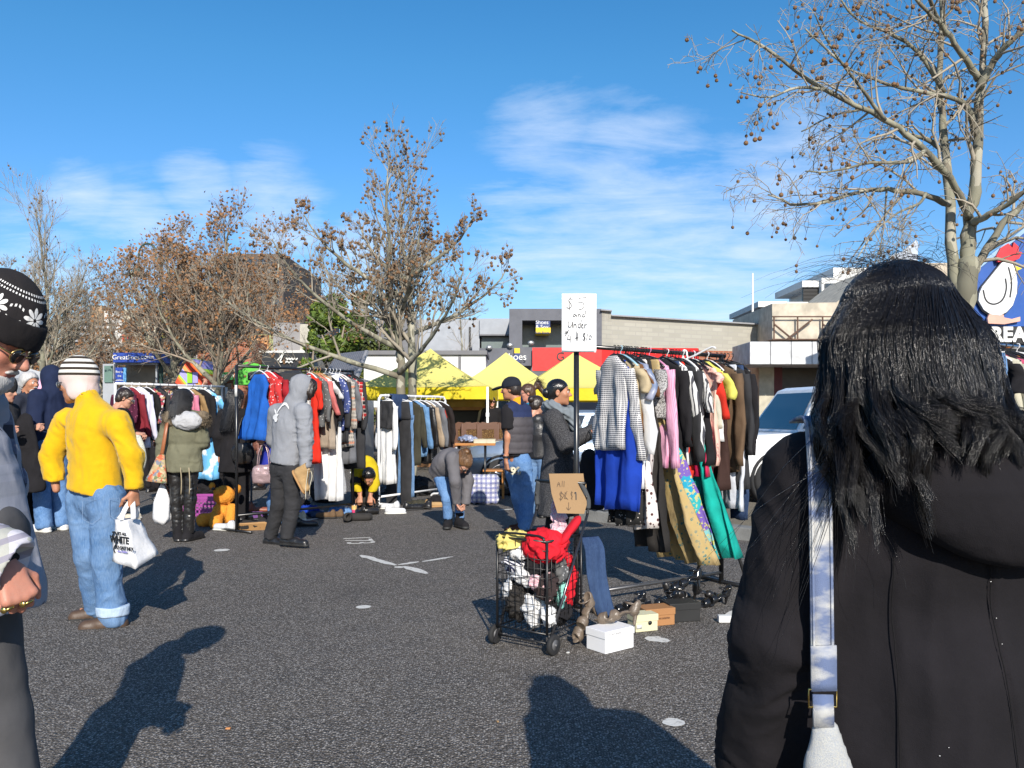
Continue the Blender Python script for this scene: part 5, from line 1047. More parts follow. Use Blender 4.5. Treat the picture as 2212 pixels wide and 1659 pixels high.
mb=MB(); mb.tube([(.20,-.25,1.02),(.222,-.25,1.003),(.242,-.25,.987)],[.040,.039,.036],20); mb.obj('inner_cuff',BLKC,p.root)
p.trousers(fabric('grey_worsted',(.075,.075,.080),.9,.2),rt=.105,rk=.09,rh=.09,res=.011,amp=.012,f=6,az=.5); p.shoes(LEATH,RUBB)
def snow(t):
    """snowflake band: built from wrapped angle and height"""
    x,y,z=t.sep(t.map(loc=(-.045,0,-1.548),vec=t.tc))[:3]; yl=t.math('ADD',t.math('MULTIPLY',x,.866),t.math('MULTIPLY',z,-.5)); zl=t.math('ADD',t.math('MULTIPLY',x,.5),t.math('MULTIPLY',z,.866))
    an=t.math('ARCTAN2',y,t.math('ADD',yl,.016)); u=t.math('SUBTRACT',t.math('FRACT',t.math('MULTIPLY',t.math('ADD',an,.70),1.05)),.5); u=t.math('MULTIPLY',u,.105); w=t.math('SUBTRACT',zl,.105)
    r=t.math('SQRT',t.math('ADD',t.math('MULTIPLY',u,u),t.math('MULTIPLY',w,w))); th=t.math('ARCTAN2',w,u); f8=t.math('ABSOLUTE',t.math('COSINE',t.math('MULTIPLY',th,4.))); 
    fl=t.math('MULTIPLY',t.math('LESS_THAN',r,t.math('ADD',.012,t.math('MULTIPLY',f8,.019))),t.math('GREATER_THAN',f8,.35)); fl=t.math('MULTIPLY',fl,t.math('GREATER_THAN',r,.005))
    dots=t.math('GREATER_THAN',t.math('SINE',t.math('MULTIPLY',an,64)),.1)
    band=t.math('LESS_THAN',t.math('MINIMUM',t.math('ABSOLUTE',t.math('SUBTRACT',t.math('ABSOLUTE',w),.046)),t.math('ABSOLUTE',t.math('SUBTRACT',t.math('ABSOLUTE',w),.056))),.0023)
    zz_=t.math('MULTIPLY',t.math('LESS_THAN',t.math('ABSOLUTE',t.math('SUBTRACT',t.math('ABSOLUTE',w),t.math('MULTIPLY',t.math('ABSOLUTE',t.math('SUBTRACT',t.math('ABSOLUTE',u),.0)),.42))),.0035),t.math('GREATER_THAN',t.math('ABSOLUTE',u),.030))
    m=t.math('MAXIMUM',fl,t.math('MAXIMUM',t.math('MULTIPLY',dots,band),t.math('MULTIPLY',zz_,dots))); return t.mix(m,(.016,.014,.015),(.68,.67,.65))
hb=p.beanie(patterned('snowflake_knit',snow,.95,.35),low=.028,tall=.118,thick=.022,tilt=.02,res=.006,brim=(fabric('black_rib_knit',(.014,.012,.013),.95,.3,wb=.5),.062))
p.glasses(True,paint('brass_frame',(.45,.32,.12),.3,.9))
g=SDF(.006); P=p.H_; g.ell(P((0,.055,-.085)),(.056,.05,.045),p.Rh,.02); g.cap(P((.058,.0,-.02)),P((.05,.04,-.075)),.018,.022,.02); g.cap(P((-.058,.0,-.02)),P((-.05,.04,-.075)),.018,.022,.02); g.cap(P((-.020,.094,-.046)),P((.020,.094,-.046)),.007,None,.01); sdfobj('beard',g,HGRY,p.root,folds(.005,40,1)); g=SDF(.007); g.ell(P((0,-.07,-.02)),(.072,.045,.05),p.Rh,.02); sdfobj('hair',g,HGRY,p.root,folds(.005,40,1))
mb=MB()
BR=paint('gold_ring_metal',(.62,.45,.14),.22,1.)
for q in((.268,-.285,.895),(.302,-.268,.905)):
    q=np.array(q); a=np.arange(16)/16*2*PI; n_=np.array([.5,.0,-.85]); u_=np.array([.85,.0,.5]); v_=np.array([0,1,0]); mb.tube([q+u_*.0*0+(u_*math.cos(t_)+v_*math.sin(t_))*.0115 for t_ in a],.0028,6,closed=True); mb.sph(q+[-.004,-.013,0],(.008,.004,.008))
mb.obj('ring',BR,p.root)
def D(x,y,Y,p): return at(x,y,Y)-p      # bearing -> offset from the person's own foot point
# ------------------------------------------------------------------ man in yellow fleece
b=np.array([-2.60,5.25,0]); o_=lambda x,y,dy=0: at(x,y,5.25+dy)-b
p=Person('person','man in bright yellow fleece and striped earflap hat holding a white carrier bag',b,R(38),1.73,.0105,SKIN_B,yaw=R(48),pitch=R(-8),
 J=dict(hed=o_(168,828,.06),nek=o_(197,874,.0),che=o_(204,925),pel=o_(206,1058),shL=o_(146,908,.12),shR=o_(255,915,-.12),elL=o_(110,985,.10),wrL=o_(122,1058,.08),elR=o_(284,985,-.16),wrR=o_(289,1050,-.18),
 hiL=o_(180,1080,.06),hiR=o_(232,1075,-.06),knL=o_(196,1200,.06),knR=o_(228,1200,-.04),anL=o_(212,1312,.20),toL=o_(176,1318,.16),anR=o_(244,1333,-.02),toR=o_(198,1352,-.06)),hs=1.04)
p.hand(p.J['wrR']+[0,0,-.03],(-.05,.05,-1),(-.9,.4,0),(-.4,-.9,0),1.25,1,.8).body(fres=.007)
YF=fabric('yellow_fleece',(.66,.39,.005),.95,.12,wb=.35,sheen=.15)
def jd(V,N):
    arm=(np.abs(V[:,0]-.0)>.17); return folds(.010,7,.7,3)(V,N)+np.where(arm,.006*(ridg(V*[14,14,16]+np.stack([V[:,2]*6,V[:,2]*3,V[:,0]*8],1)+2,2)-.4),0)
p.top('fleece_jacket',YF,b=.022,fl=.80,extra=lambda g,s:(g.cap(s.J['che']*.8+s.J['nek']*.2-[0,0,.02],s.J['pel']-[0,0,.06],.150,.178,.05,fl=(s.side(),.74))),hem=o_(200,1058),cutn=(-.16,.1,-1),rs=.078,re=.068,rw=.058,res=.0095,disp=jd,collar=.02,belly=.0,seed=3)
p.trousers(DEN_L,rt=.108,rk=.092,rh=.086,hem=.015,res=.0095,amp=.010,f=9,az=.9,name='jeans',seed=4)
g=SDF(.008); g.cap(p.J['anR']+[0,0,.035],p.J['anR']+[0,0,.075],.097,.099,.01); g.cut(p.J['anR']+[0,0,.012],(0,0,-1)); g.cut(p.J['anR']+[0,0,.075],(0,0,1)); sdfobj('turn_up',g,denim('pale_denim_cuff',(.30,.40,.55),(.5,.6,.7),.5),p.root,folds(.004,14))
mb=MB()
for x0,y0,w,h in((178,1080,40,52),(236,1076,22,46)):
    P=[o_(x0,y0+2,-.165),o_(x0+w,y0,-.165),o_(x0+w,y0+h*.75,-.165),o_(x0+w*.5,y0+h,-.17),o_(x0,y0+h*.8,-.165)]; mb.tube(P+[P[0]],.0012,4)
mb.obj('pocket_stitching',denim('stitch_thread',(.16,.24,.38),(.3,.38,.5),.5),p.root)
p.shoes(BRLEA,RUBB,w=.048)
g=SDF(.007); P=p.H_; k=p.hs; g.ell(P((0,-.016,.045)),np.array((.100,.122,.128))*k,p.Rh,.02); g.ell(P((.07,-.03,-.055)),(.03,.065,.06),p.Rh,.03); g.ell(P((-.07,-.03,-.055)),(.03,.065,.06),p.Rh,.03); g.ell(P((0,-.075,-.06)),(.075,.045,.06),p.Rh,.03)
g.cut(P((0,.062,-.030)),p.Rh@np.array([0,.13,-.085])); g.cut(P((0,0,-.105)),p.Rh@np.array([0,0,-1]))
def hatm(t):
    z=t.math('SUBTRACT',t.math('SUBTRACT',t.sep()[2],float(p.J['hed'][2])),.012); s_=t.math('MULTIPLY',t.math('GREATER_THAN',t.math('SINE',t.math('MULTIPLY',z,175)),.1),t.math('GREATER_THAN',z,.036)); 
    return t.mix(s_,t.mix(t.math('GREATER_THAN',z,.036),(.58,.46,.43),(.64,.62,.57)),(.035,.027,.020))
sdfobj('earflap_hat',g,patterned('striped_earflap_knit',hatm,.95,.3),p.root,folds(.002,14))
p.glasses(False,paint('steel_frame',(.3,.3,.32),.3,.9)); p.brows(HDBR)
# white non woven carrier bag in his right hand
hb=p.J['wrR']+b+[-.01,.0,-.10]; o=empty('carrier_bag','white carrier bag with black printed slogan hanging from the hand of the man in yellow','bag',hb)
q=lambda x,y,dy=0: at(x,y,5.03+dy)-hb
WB=fabric('white_non_woven',(.72,.72,.73),.8,.06,wb=.4)
top=[q(248,1122,.02),q(285,1118,.12),q(302,1122,.10),q(272,1125,-.05)]; bot=[q(242,1212,.0),q(300,1200,.20),q(343,1196,.10),q(292,1230,-.10)]
mb=MB(); rg=[]
for i in range(9):
    f=i/8; cs=[a*(1-f)+c*f for a,c in zip(top,bot)]; r=[]
    for a,c in zip(cs,cs[1:]+cs[:1]):
        for j in range(6): u=j/6; w=a*(1-u)+c*u; r.append(w+np.array([0,1,0])*.012*math.sin(u*PI)*math.sin(f*7+u*5)+np.array([.008*math.sin(f*9+u*7)*math.sin(f*PI),0,0]))
    rg.append(r)
mb.loft(rg); mb.obj('bag_body',WB,o)
mb=MB(); 
for a,c,dy in((q(262,1124,-.03),q(288,1121,-.02),-.02),(q(256,1122,.06),q(294,1120,.10),.02)): ribbon(mb,curve([a,a*.4+np.array([-.01,dy,.0]),np.array([0,dy*.3,.015]),c*.4+np.array([.012,dy,0]),c],20),.028,.004,(1,.2,0))
mb.obj('handle',WB,o)
ux=(bot[3]-bot[0])*.6+(top[3]-top[0])*.4; nrm=np.array([ux[1],-ux[0],0]); nrm/=np.linalg.norm(nrm); u_=ux/np.linalg.norm(ux); rzb=math.atan2(u_[1],u_[0])
for w,y,s_,bd,dx in(("IT'S ALL",1152,.026,.0006,8),('WHITE',1167,.058,.0018,-2),('TO SAY NO!',1182,.032,.0008,12),('every fashion',1190,.018,0,6)):
    f=(y-1124)/(1220-1124); pos=(top[0]*(1-f)+bot[0]*f)*.52+(top[3]*(1-f)+bot[3]*f)*.48+u_*dx*.0028+nrm*.010
    text('lettering',w,s_,BLACK if w[0]!='e' else paint('violet_print',(.25,.22,.6),.6),o,pos,rz=rzb,ext=.001,bold=bd)
f=.5; pos=(top[0]*(1-f)+bot[0]*f)*.8+(top[3]*(1-f)+bot[3]*f)*.2+nrm*.010; strokes('printed_flourish',[[(-.03,.05),(.01,.06),(.02,.0),(-.02,-.05),(.0,-.07)],[(-.035,.02),(-.01,.05)]],.009,BLACK,o,pos,u_,(0,0,1),nrm)
# ------------------------------------------------------------------ man in navy hoodie behind him
b=np.array([at(112,0,9.45)[0],9.45,0]); p=Person('person','tall man in navy hooded top and jeans, mostly hidden behind the yellow fleece',b,R(62),1.88,.014,SKIN_C,yaw=R(10),J=dict())
p.hand(p.J['wrL']+[0,0,-.02],(0,.1,-1),(.5,.8,0),(-.7,.5,0),.9).hand(p.J['wrR']+[0,0,-.02],(0,.1,-1),(-.5,-.8,0),(-.7,.5,0),.9).body(fres=.010)
p.top('hooded_top',NAVY,b=.035,hem=.88,rs=.09,re=.08,rw=.06,hood='up',seed=7); p.trousers(DEN_M,rh=.085,rk=.085,rt=.105,name='jeans'); p.shoes(WHITEC,RUBW,w=.05)
# ------------------------------------------------------------------ bearded man, far left
b=np.array([at(60,0,9.9)[0],9.9,0]); p=Person('person','grey haired bearded man in navy jacket at the far left',b,R(-105),1.83,.014,SKIN_B,yaw=R(-4),pitch=R(-6)); J=p.J
J['elR']=b*0+J['shR']+[-.02,-.08,-.27]; J['wrR']=J['elR']+[.22,-.04,.02]; J['elL']=J['shL']+[.05,.05,-.27]; J['wrL']=J['elL']+[.20,-.10,-.02]
p.hand(J['wrR']+[.02,0,0],(1,-.1,-.15),(0,.4,-1),(.1,1,.3),1.1).hand(J['wrL']+[.02,0,0],(.9,-.3,-.2),(0,.4,-1),(.1,-1,.3),1.1).body(fres=.009)
p.top('jacket',fabric('slate_navy_canvas',(.025,.030,.048),.9,.3),b=.03,hem=.84,rs=.085,re=.075,rw=.06,collar=.02,seed=8); p.trousers(BLKC); p.shoes(LEATH); p.hair(HGRY,lambda g,s:(g.ell(s.H_((0,-.075,-.02)),(.085,.05,.07),s.Rh,.03)),amp=.010,thick=.018,f=22); p.brows(HGRY)
g=SDF(.008); P=p.H_; g.ell(P((0,.068,-.092)),(.048,.040,.040),p.Rh,.02); g.cap(P((-.024,.097,-.046)),P((.024,.097,-.046)),.009,None,.01); sdfobj('beard',g,HGRY,p.root,folds(.004,40,1))
# ------------------------------------------------------------------ woman in grey beanie with a coat in her hands
b=np.array([at(8,0,9.0)[0],9.0,0]); p=Person('person','woman in charcoal beanie and dark jacket holding up a black coat, far left',b,R(-92),1.70,.014,SKIN_A,yaw=R(4),pitch=R(-10)); J=p.J
J['elR']=J['shR']+[-.04,-.05,-.27]; J['wrR']=J['elR']+[.22,-.05,.06]; J['elL']=J['shL']+[.03,.0,-.27]; J['wrL']=J['elL']+[.20,-.06,.08]
p.hand(J['wrR']+[.02,0,0],(1,-.1,.1),(0,.6,-1),(.1,.6,.9),1.2).hand(J['wrL']+[.02,0,0],(1,-.1,.1),(0,-.6,-1),(.1,.6,.9),1.2).body(fres=.009)
p.top('jacket',CHAR,b=.03,hem=.80,rs=.08,re=.07,rw=.055,seed=9,hood='down'); p.trousers(DEN_M); p.shoes(LEATH)
p.hair(HBRN,lambda g,s:(g.cap(s.H_((.07,.0,-.03)),s.H_((.085,.03,-.24)),.035,.03,.03),g.cap(s.H_((-.07,.0,-.03)),s.H_((-.085,.03,-.24)),.035,.03,.03)),back=-.12); p.beanie(fabric('charcoal_knit',(.035,.034,.035),.95,.3,wb=.5),low=.0,tall=.125,thick=.022,tilt=.35)
# ------------------------------------------------------------------ girl with glasses behind the yellow man
b=np.array([at(266,0,10.4)[0],10.4,0]); p=Person('person','dark haired woman in glasses looking down at left rail, partly hidden by yellow fleece',b,R(-70),1.64,.014,SKIN_A,yaw=R(-6),pitch=R(-22)); J=p.J
J['elR']=J['shR']+[.03,-.05,-.27]; J['wrR']=J['elR']+[.18,-.03,.04]
p.hand(J['wrR']+[.02,0,0],(1,-.1,-.1),(0,.4,-1),(.1,1,.2),1.0).hand(J['wrL']+[0,0,-.02],(0,.1,-1),(.5,.8,0),(.7,.5,0),.9).body(fres=.009)
p.top('coat',BLKC,b=.03,coat=(.62,.20,.85),rs=.08,re=.07,rw=.055,seed=10); p.trousers(BLKC); p.shoes(fabric('cream_canvas',(.55,.50,.40)),RUBW); p.hair(HDBR,amp=.008); p.glasses(False)
q=b+J['wrR']; o=MB(); a=np.linspace(0,1,12); rg=[]
for i in range(12):
    f=i/11; w=.05+.10*math.sin(f*2.4); rg.append([(q[0]+.05+w*math.cos(t_)*.8,q[1]-.06+.05*math.sin(t_)*(.5+f),q[2]-.02-.42*f+.01*math.sin(3*t_+f*8)) for t_ in np.arange(16)/16*2*PI])
tag(o.loft(rg).obj('tote_bag',patterned('grey_floral',spots((.45,.45,.38),(.10,.11,.10),55,.33,(.30,.33,.28)))),'grey flowered cloth tote hanging from the arm beside the yellow sleeve','bag')
# ------------------------------------------------------------------ woman in olive parka
b=np.array([at(397,0,8.72)[0],8.72,0]); o_=lambda x,y,dy=0: at(x,y,8.72+dy)-b
p=Person('person','woman in olive parka with grey hood and black leather leggings, back to camera',b,R(4),1.64,.0115,SKIN_A,yaw=R(-14),pitch=R(-16),J=dict(hed=o_(398,868,.05),elL=o_(352,960,-.03),wrL=o_(352,1040,.02),elR=o_(437,955,.02),wrR=o_(438,960,.22),shL=o_(368,905),shR=o_(430,905),anL=o_(385,1150),anR=o_(408,1150),knL=o_(380,1080),knR=o_(410,1080)))
p.hand(p.J['wrL']+[0,0,-.02],(0,.1,-1),(1,0,0),(0,1,0),1.1).hand(p.J['wrR']+[0,.03,0],(0,1,.1),(0,0,-1),(-1,0,0),1.0).body()
OLV=fabric('olive_canvas',(.155,.150,.098),.9,.2,wb=.35)
def pk(V,N): return folds(.011,8,.9,6)(V,N)-.010*np.exp(-((V[:,2]-1.02)/.018)**2)
p.top('parka',OLV,b=.028,coat=(.73,.21,.8),rs=.085,re=.075,rw=.06,res=.0105,disp=pk,seed=11)
g=SDF(.009); g.ell(o_(405,908,-.11),(.165,.085,.10),rotx(R(-18)),.03); g.ell(o_(403,880,-.03),(.12,.08,.07),None,.03,neg=True); sdfobj('hood',g,fabric('grey_jersey',(.43,.43,.44),.95,.1),p.root,folds(.012,12,1.2,3))
FUR=fabric('brown_fur',(.20,.155,.105),1,.5,wb=1.)
for x in(367,437):
    g=SDF(.009); g.ell(o_(x,905,-.07),(.07,.06,.085),None,.02); fo=sdfobj('fur_trim',g,FUR,p.root,folds(.016,34,1)); p.strands(420,FUR,lambda rs,x=x:(lambda c,d:[c+d*.06,c+d*.085+[0,0,.0],c+d*.105+[0,0,-.012]])(o_(x,905,-.07),(lambda v:v/np.linalg.norm(v))(rs.randn(3)*[1,.9,1.2])),.0016,'fur_strands',fo,3)
mb=MB()
for x in(390,408): mb.tube(curve([o_(x,1010,-.20),o_(x+2,1040,-.205),o_(x+1,1068,-.20)],8),.006,5)
mb.obj('drawstring',fabric('beige_cord',(.35,.29,.19)),p.root)
p.trousers(paint('leather_leggings',(.016,.015,.015),.33,spec=.6,bump=.2),rt=.088,rk=.066,rh=.058,hem=.10,amp=.007,f=12,az=2.2,name='leggings',res=.0105); p.shoes(BLKC,LEATH,h=.20,w=.05,name='boot')
p.hair(HBLK,lambda g,s:(g.cap(s.H_((0,-.05,.0)),s.H_((.01,-.085,-.15)),.10,.085,.03,fl=(s.Rh[:,0],.8)),g.cap(s.H_((.06,-.04,-.05)),s.H_((.085,-.06,-.22)),.05,.035,.03)),back=-.26,amp=.008,thick=.018)
p.strands(700,HBLK,lambda rs:(lambda a:curve([p.H_((.105*math.sin(a),-.03-.11*math.cos(a),.10-.1*rs.rand())),p.H_((.12*math.sin(a),-.05-.11*math.cos(a),-.06)),p.H_((.12*math.sin(a)+.02+.02*rs.randn(),-.07-.09*math.cos(a),-.20-.05*rs.rand()))],10))(rs.randn()*.8),.0016)
o=empty('shoulder_bag','floral tapestry shoulder bag with tan leather strap beside the olive parka','bag',b+o_(348,1015,-.12)); B0=b+o_(348,1015,-.12); q=lambda x,y,dy=0: at(x,y,8.6+dy)-B0
FLO=patterned('tapestry_floral',lambda t:t.mix(t.math('MULTIPLY',t.noise(60,2),.3),blotch([(.46,.36,.22),(.45,.10,.05),(.12,.17,.08),(.50,.40,.26),(.17,.20,.26),(.50,.22,.12),(.40,.33,.18)],34)(t),(.2,.13,.06)))
mb=MB(); tp=[(325,988),(361,984)]; rg=[]
for i in range(8):
    f=i/7; xl=340-27*f; xr=356+6*f; zz=982+60*f; cx_=(xl+xr)/2; hw=(xr-xl)/2; rg.append([q(cx_+hw*math.copysign(abs(math.cos(t_))**.6,math.cos(t_)),zz+(4*math.cos(t_) if f>.8 else 0),.07*math.copysign(abs(math.sin(t_))**.7,math.sin(t_))*(.4+.6*f)) for t_ in np.arange(20)/20*2*PI])
mb.loft(rg); mb.obj('bag_body',FLO,o); mb=MB(); TANL=paint('tan_leather',(.36,.13,.055),.4,dirt=.25)
ribbon(mb,curve([q(362,905,.02),q(358,930,-.04),q(353,962,-.05),q(349,984,-.02)],14),.036,.006,(1,0,.1)); mb.obj('strap',TANL,o)
def plastic(name,cx,top,bot,w,Y,label,hold=0):
    B=at(cx,top,Y); H=(bot-top)/F*Y; wd=w/F*Y/2; rs=np.random.RandomState(int(cx)); mb=MB(); rg=[]; ph=rs.rand(6)*6
    for i in range(16):
        f=i/15; r=(.12+.88*min(1,(f/.45)**.8))*(1 if f<.85 else math.cos((f-.85)/.15*1.1)); rg.append([(wd*r*math.cos(a)*(1+.10*math.sin(4*a+ph[0]+f*3)+.05*math.sin(9*a+ph[1]-f*7)),wd*.7*r*math.sin(a)*(1+.12*math.sin(5*a+ph[2])),-H*f+.008*math.sin(3*a+ph[3])) for a in np.arange(28)/28*2*PI])
    mb.loft(rg); t=paint('thin_white_plastic',(.70,.70,.71),.35,dirt=.06,bump=.5); return tag(mb.obj(name,t,None,B),label,'bag')
plastic('plastic_bag',350,1046,1132,38,8.68,'bulging white plastic bag hanging beside black leggings')
# ------------------------------------------------------------------ woman with long straight black hair
b=np.array([at(510,0,10.2)[0],10.2,0]); p=Person('person','woman in black coat with long straight black hair and black handbag, behind the black rail',b,R(-6),1.63,.013,SKIN_B,yaw=R(-14),pitch=R(-10),J=None); p.J['elR']=p.J['shR']+[.05,.03,-.26]; p.J['wrR']=p.J['elR']+[-.02,.22,.06]
p.hand(p.J['wrR']+[0,.03,0],(0,1,.1),(0,0,-1),(-1,0,0),1.0).hand(p.J['wrL']+[0,0,-.02],(0,.1,-1),(1,0,0),(0,1,0),1.0).body()
p.top('coat',BLKC,b=.03,coat=(.62,.235,.8),rs=.085,re=.075,rw=.06,amp=.009,seed=12); p.trousers(BLKC,hem=.06); p.shoes(LEATH)
p.hair(HBLK,lambda g,s:(g.cap(s.H_((0,-.06,.02)),s.H_((-.02,-.11,-.33)),.095,.07,.03,fl=(s.Rh[:,0],.6))),back=-.5,amp=.005,f=40)
p.strands(800,HBLK,lambda rs:(lambda a:curve([p.H_((.10*math.sin(a),-.03-.11*math.cos(a),.10-.08*rs.rand())),p.H_((.11*math.sin(a),-.07-.1*math.cos(a),-.08)),p.H_((.10*math.sin(a)-.01+.012*rs.randn(),-.09-.08*math.cos(a),-.36-.1*rs.rand()))],10))(rs.randn()*.75),.0016)
g=SDF(.011); c=at(524,972,9.98); g.ell((0,0,-.04),(.145,.055,.145),None,.03); g.ell((0,0,.16),(.10,.08,.07),None,.03,neg=True); o=empty('handbag','slouchy black leather handbag on the shoulder of the long haired woman','bag',c); sdfobj('bag_body',g,LEATH,o,folds(.010,9,.6)); mb=MB(); ribbon(mb,curve([(-.07,0,.05),(-.05,.05,.28),(-.02,.10,.40),(.01,.05,.28),(.06,0,.05)],20),.022,.006,(.3,1,0)); mb.obj('strap',LEATH,o)
# ------------------------------------------------------------------ people behind the left rail
def simple(label,x,Y,H,turn,topm,hairm,sk=SKIN_A,yaw=0,pitch=0,z=0,arms=None,res=.018,top='jacket',leg=BLKC,ex=None,glass=False,hem=.84):
    b=np.array([at(x,0,Y)[0],Y,z]); p=Person('person',label,b,R(turn),H,res,sk,yaw=R(yaw),pitch=R(pitch))
    if arms:
        for k,v in arms.items(): p.J[k]=p.J['sh'+k[-1]]+np.array(v)
    for q in'LR':
        d=p.J['wr'+q]-p.J['el'+q]; d/=np.linalg.norm(d); n_=p.M@np.array([1 if q=='L' else -1,0,0.]); p.hand(p.J['wr'+q]+d*.02,d,n_,np.cross(d,n_)*(-1 if q=='L' else 1),.9,res=.010)
    p.body(fres=.011); p.top(top,topm,b=.028,hem=hem,rs=.08,re=.07,rw=.055,seed=int(x)%17); p.trousers(leg); p.shoes(LEATH); 
    if hairm: p.hair(hairm,ex,amp=.006)
    if glass: p.glasses(True)
    return p
simple('woman with hair tied back reaching up over the left rail',366,12.9,1.80,160,fabric('pale_mint_knit',(.40,.46,.42)),HBRN,yaw=-25,pitch=-15,arms=dict(elL=(.20,-.02,.05),wrL=(.36,-.02,.28)),ex=lambda g,s:g.ell(s.H_((0,-.11,.05)),(.045,.06,.07),s.Rh,.02))
simple('brown haired man at the far end of left rail',310,14.5,1.74,150,CHAR,HBRN,SKIN_C,yaw=10,pitch=-10)
simple('person with dark hair beyond the black rail, face catching the sun',558,14.6,1.76,120,BLKC,HDBR,SKIN_C,yaw=-10)
simple('man in a black hood standing behind the left rail',348,14.2,1.82,170,BLKC,HBLK,SKIN_B)
# ------------------------------------------------------------------ stooping person in blue jacket with curly hair
b=np.array([at(583,0,9.9)[0],9.9,0]); o_=lambda x,y,dy=0: at(x,y,9.9+dy)-b
p=Person('person','stooping person with curly hair and royal blue jacket, behind the grey hoodie',b,R(60),1.66,.014,SKIN_A,pitch=R(-50),J=dict(hed=o_(568,943,-.1),nek=o_(582,950,-.05),che=o_(594,978),pel=o_(606,1025,.1),shL=o_(584,962,.12),shR=o_(586,964,-.16),elR=o_(580,1000,-.2),wrR=o_(570,1020,-.22),elL=o_(576,1000,.15),wrL=o_(566,1030,.1),hiL=o_(603,1035,.15),hiR=o_(606,1035,.02),knL=o_(590,1085,.1),knR=o_(598,1085,-.02),anL=o_(592,1125,.15),anR=o_(600,1127,.05),toL=o_(580,1132,.1),toR=o_(588,1133,.0)))
p.hand(p.J['wrR'],(-.2,-.1,-1),(0,1,0),(-1,0,0),1.2).hand(p.J['wrL'],(-.2,-.1,-1),(0,1,0),(-1,0,0),1.2).body(fres=.010)
p.top('jacket',fabric('royal_blue_nylon',(.02,.03,.30),.7,.2),b=.035,hem=o_(606,1020),cutn=(.3,0,-1),rs=.085,re=.075,rw=.06,seed=13); p.trousers(DEN_M,name='jeans'); p.shoes(LEATH); p.hair(hairmat('hair_curly_auburn',(.13,.065,.03),.5),amp=.018,thick=.03,f=26,back=-.10)
o=empty('handbag','metallic pink handbag with long handles hanging behind the grey hoodie man','bag',at(570,985,9.55)); g=SDF(.010); g.ell((0,0,-.20),(.125,.055,.12),None,.03); g.boxr((0,0,-.22),(.12,.05,.10),.03,None,.03); g.ell((0,0,-.02),(.09,.1,.08),None,.02,neg=True); sdfobj('bag_body',g,paint('metallic_pink_leather',(.42,.30,.31),.35,.45,bump=.3),o,folds(.010,9,.5))
mb=MB(); 
for dy in(-.03,.03): mb.tube(curve([(-.07,dy,-.12),(-.05,dy,.05),(.0,dy*.3,.14),(.05,dy,.05),(.07,dy,-.12)],18),.006,6)
mb.obj('handle',paint('metallic_pink_leather',(.42,.30,.31),.35),o)
# ------------------------------------------------------------------ grey hoodie
b=np.array([at(615,0,8.38)[0],8.38,0]); o_=lambda x,y,dy=0: at(x,y,8.38+dy)-b
p=Person('person','young man in grey hooded sweatshirt with white bird print holding a tan boot',b,R(-28),1.75,.0115,SKIN_B,yaw=R(-42),pitch=R(-12),J=dict(hed=o_(655,838,.02),nek=o_(636,870,.0),che=o_(625,915,.0),pel=o_(617,1000,.0),shL=o_(597,890,.10),shR=o_(657,890,-.10),elR=o_(660,955,-.14),wrR=o_(661,1006,-.16),elL=o_(592,950,.20),wrL=o_(610,985,.30),hiL=o_(603,1010,.06),hiR=o_(630,1010,-.05),knL=o_(602,1090,.10),knR=o_(632,1090,-.02),anL=o_(584,1160,.16),anR=o_(620,1158,-.06),toL=o_(604,1168,.10),toR=o_(652,1174,-.14)))
p.hand(p.J['wrR']+[0,0,-.02],(.05,-.1,-1),(-.8,-.5,0),(.5,-.8,0),1.15,1,.8).hand(p.J['wrL'],(0,.5,-.8),(1,0,0),(0,1,0),1.0).body(fres=.009)
GRM=fabric('grey_marl_fleece',(.25,.26,.285),.95,.12,wb=.3)
def hd_(V,N): 
    arm=(V[:,0]>.12)&(V[:,2]<1.32); return folds(.008,8,.7,9)(V,N)+np.where(arm,.006*(ridg(V*[12,12,22]+5,2)-.4),0)
p.top('hooded_top',GRM,b=.030,hem=o_(610,1000),cutn=(-.12,.05,-1),rs=.088,re=.076,rw=.056,hood='up',res=.010,disp=hd_,seed=14)
p.hair(HDBR,lambda g,s:(g.ell(s.H_((0,.06,.03)),(.085,.075,.085),s.Rh,.03),g.ell(s.H_((.06,.07,-.03)),(.035,.05,.07),s.Rh,.02)),front=(.12,.05),slope=-.3,back=-.11,amp=.012,thick=.010)
n_=-(p.M@np.array([0,1,0])); u_=p.M@np.array([1,0,0]); c0=o_(616,888,0); c0=c0+n_*(.135)
def birdm():
    pts=[(-.075,.045),(-.060,.062),(-.045,.040),(-.038,.012),(-.020,.010),(.0,.040),(.030,.062),(.065,.060),(.088,.030),(.098,.022),(.078,.075),(.045,.092),(.010,.080),(-.010,.050)]
    return pts
# the print follows the back: sample the sweatshirt surface and lay a thin patch over it
hood_me=[c for c in p.root.children if c.name.startswith('hooded_top')][-1].data; HV=np.empty(len(hood_me.vertices)*3,np.float32); hood_me.vertices.foreach_get('co',HV); HV=HV.reshape(-1,3)
def on_back(P2,lift=.014):
    out=[]
    for a,c in P2:
        q=c0*[1,1,1]+u_*a+np.array([0,0,c]); d=HV-q; h=d-np.outer(d@n_,n_); w=np.exp(-(h**2).sum(1)/(.012**2))*((d@n_)>-.12); w=w*((d@n_)>np.percentile((d@n_)[np.argsort((h**2).sum(1))[:60]],55)-.01); out.append(q+n_*((w@(d@n_))/(w.sum()+1e-9)+lift))
    return np.array(out)
mb=MB()
def patch(poly):
    from mathutils.geometry import tessellate_polygon
    P=[Vector((a,c,0)) for a,c in poly]; tr=tessellate_polygon([P]); V=on_back(poly); F_=[]
    mb.add(V,[list(t_) for t_ in tr])
